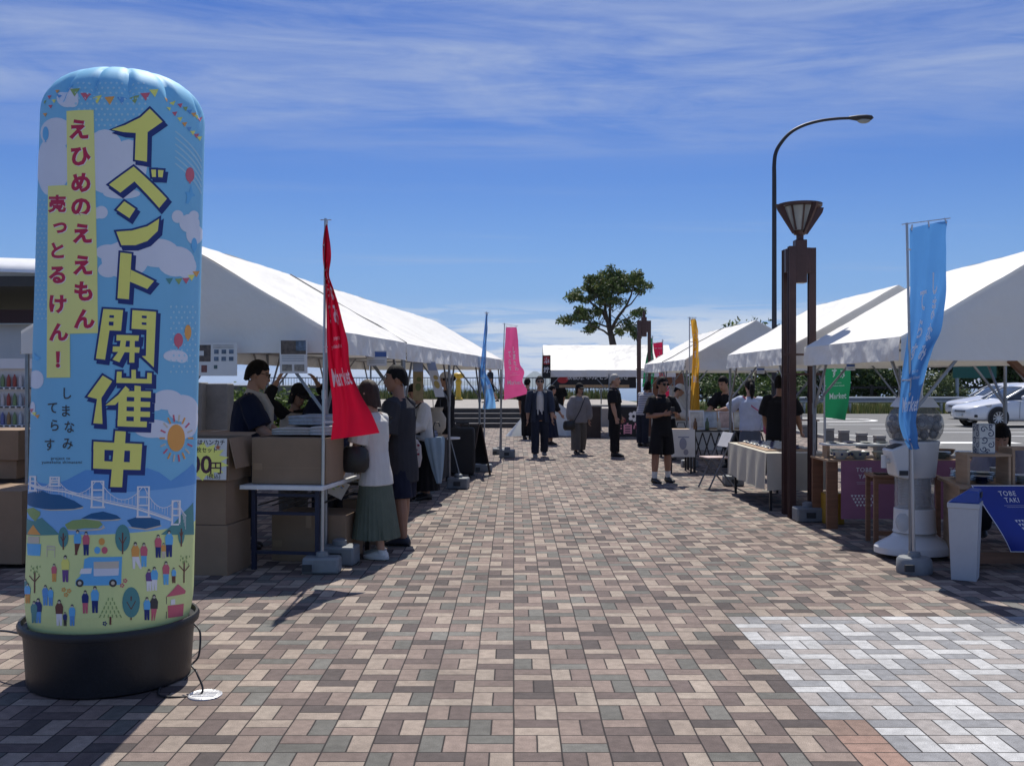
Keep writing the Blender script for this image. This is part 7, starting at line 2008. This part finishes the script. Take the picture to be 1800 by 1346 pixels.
person('vendor with tousled black hair in a black T-shirt bending over the prints', (3.92,13.75), R_(-48), 1.66, [hanging(-1,.7,.5), hanging(1,.6,.5)], lean=22, head=(0,24), sex='m', vox=.011, top=('tee', C_BLACK, .9, -.06, .02), bottom=('pants', C_BLACK, 1.95, .012), hair=('short', HAIRB))
_, w15 = person('woman in a pale blue T-shirt and slate skirt with a dark ponytail, seen from behind', (3.80,12.35), R_(168), 1.555, [hanging(-1,.2,.3,.30), ((.72,-.55,-.62),(.55,-.72,-.10))], lean=4, head=(14,6), vox=.010, top=('tee', C_LBLUE, .9, -.02, .024), bottom=('skirt', C_SLATE, .36, .03, 8), shoes=mat('pink_sneaker', (.35,.07,.12), .6), hair=('pony', HAIRB))
p = at(1352,752,12.2); ANCH[shoulder_bag('small pink and black pouch at the hip of the woman in the pale blue T-shirt', tuple(p), .16, .20, .09, mat('pink_pouch', (.40,.08,.16), .6, var=.6, scale=30), [p+Vector((0,0,.09)), at(1335,722,12.15), w15['chest']+Vector((0,-.13,.05)), w15['sh'][1]+Vector((.03,-.04,.06))])] = 12.35
person('man in a black T-shirt standing behind the brown lamp post', (3.86,11.15), R_(150), 1.60, [hanging(-1,.3,.5,.22), hanging(1,.3,.5,.22)], sex='m', vox=.011, skin=SKD, top=('tee', C_BLACK, .85, -.06, .024), bottom=('pants', C_BLACK, 1.95, .012), hair=('short', HAIRB), fat=1.1)
person('person in black standing behind the man in the blue jacket, left of him', (.36,20.4), R_(160), 1.60, [hanging(-1,.1,.2), hanging(1,.1,.2)], sex='m', vox=.015, top=('tee', C_BLACK, .9, -.06, .02), bottom=('pants', C_BLACK, 1.95, .012), hair=('short', HAIRB))
person('woman in a long navy skirt behind the man in the blue jacket, right of him', (.88,18.7), R_(60), 1.42, [hanging(-1,.2,.5), hanging(1,.2,.5)], lean=6, vox=.014, top=('blouse', C_BLACK, 1.5, -.01, .02), bottom=('skirt', C_NAVY, .38, .07, 12), hair=('bob', HAIRB))
person('vendor in black with a white apron string under the far white tent', (1.32,23.6), R_(185), 1.66, [hanging(-1,.3,.8), hanging(1,.3,.8)], sex='m', vox=.015, top=('tee', C_BLACK, .9, -.06, .026), bottom=('pants', C_BLACK, 1.95, .02), hair=('short', HAIRB), fat=1.15)
person('person in jeans standing on the terrace behind the far tent', (4.0,30.5), R_(170), 1.62, [hanging(-1,.1,.2), hanging(1,.1,.2)], vox=.018, top=('tee', C_SLATE, .9, -.06, .02), bottom=('pants', cloth('jeans', (.06,.10,.18)), 1.95, .015), hair=('short', HAIRB), z0=TZ)
person('person in dark clothes walking on the terrace by the railing', (-1.0,33.0), R_(-70), 1.62, [hanging(-1,.1,.2), hanging(1,.1,.2)], legs=((18,2,6),(-14,2,20)), vox=.018, top=('tee', C_CHAR, .9, -.06, .02), bottom=('shorts', C_BLACK, .9, .02), hair=('short', HAIRB), z0=TZ)
# seated potter at the right edge
person('person in a lilac-grey shirt crouching behind the wooden table at the right edge', (4.78,7.55), R_(-25), 1.60, [hanging(-1,.6,.3), hanging(1,.6,.3)], legs=((78,8,110),(70,8,105)), lean=42, head=(0,30), vox=.010, top=('collar', C_LILAC, 1.3, -.03, .024), bottom=('pants', C_CHAR, 1.9, .015), hair=('bob', HAIRB))

# ------------------------------------------------------------------ set out: depth notes to metres, each group of things that touch moving as one
BY_NAME = {'goods_rack': 6.95, 'goods_packet': 6.95, 'capsule_machine': 6.78, 'ball': 6.78, 'tray': 7.18, 'display_tray': 9.05, 'chopstick_rest': 9.05,
           'lattice_table': 12.9, 'framed_print': 12.9, 'goods_table': 15.6, 'paper_cup': 15.6, 'back_shelf': 14.2, 'goods_box': 14.2, 'folded_sweater': 6.22, 'cardboard_insert': 6.22}
AREAS = [(-3.3,-2.23,5.9,6.7,6.1),(-3.6,-2.9,7.3,7.6,7.4),(-2.24,-1.3,6.2,6.9,6.22),(-5.5,-5.1,6.9,7.05,6.95),(3.15,5.4,7.9,8.6,8.0),(3.6,6,6.18,7.1,6.24),(2.9,3.8,9.0,9.2,9.05),(2.55,3.0,12.7,12.85,12.83)]
def set_out():
    for o in list(COL.objects):
        if o.parent or o.type not in ('MESH', 'EMPTY') or o in FINAL or o.get('kind') in ('structure', 'stuff'): continue
        x, y = o.location.x, o.location.y
        if o.type == 'MESH' and o.location.length == 0:
            x = sum(v.co.x for v in o.data.vertices)/len(o.data.vertices); y = sum(v.co.y for v in o.data.vertices)/len(o.data.vertices)
        a = ANCH.get(o)
        if a is None and o.get('category') not in ('person', 'banner flag'):
            a = BY_NAME.get(o.name.split('.')[0])
            if a is None and o.get('category') not in ('banner', 'weight') or o.name.startswith('cloth_banner'):
                if a is None:
                    for x0, x1, y0, y1, v in AREAS:
                        if x0 <= x <= x1 and y0 <= y <= y1: a = v; break
        o.location.y += (K-1)*(y if a is None else a)
set_out()
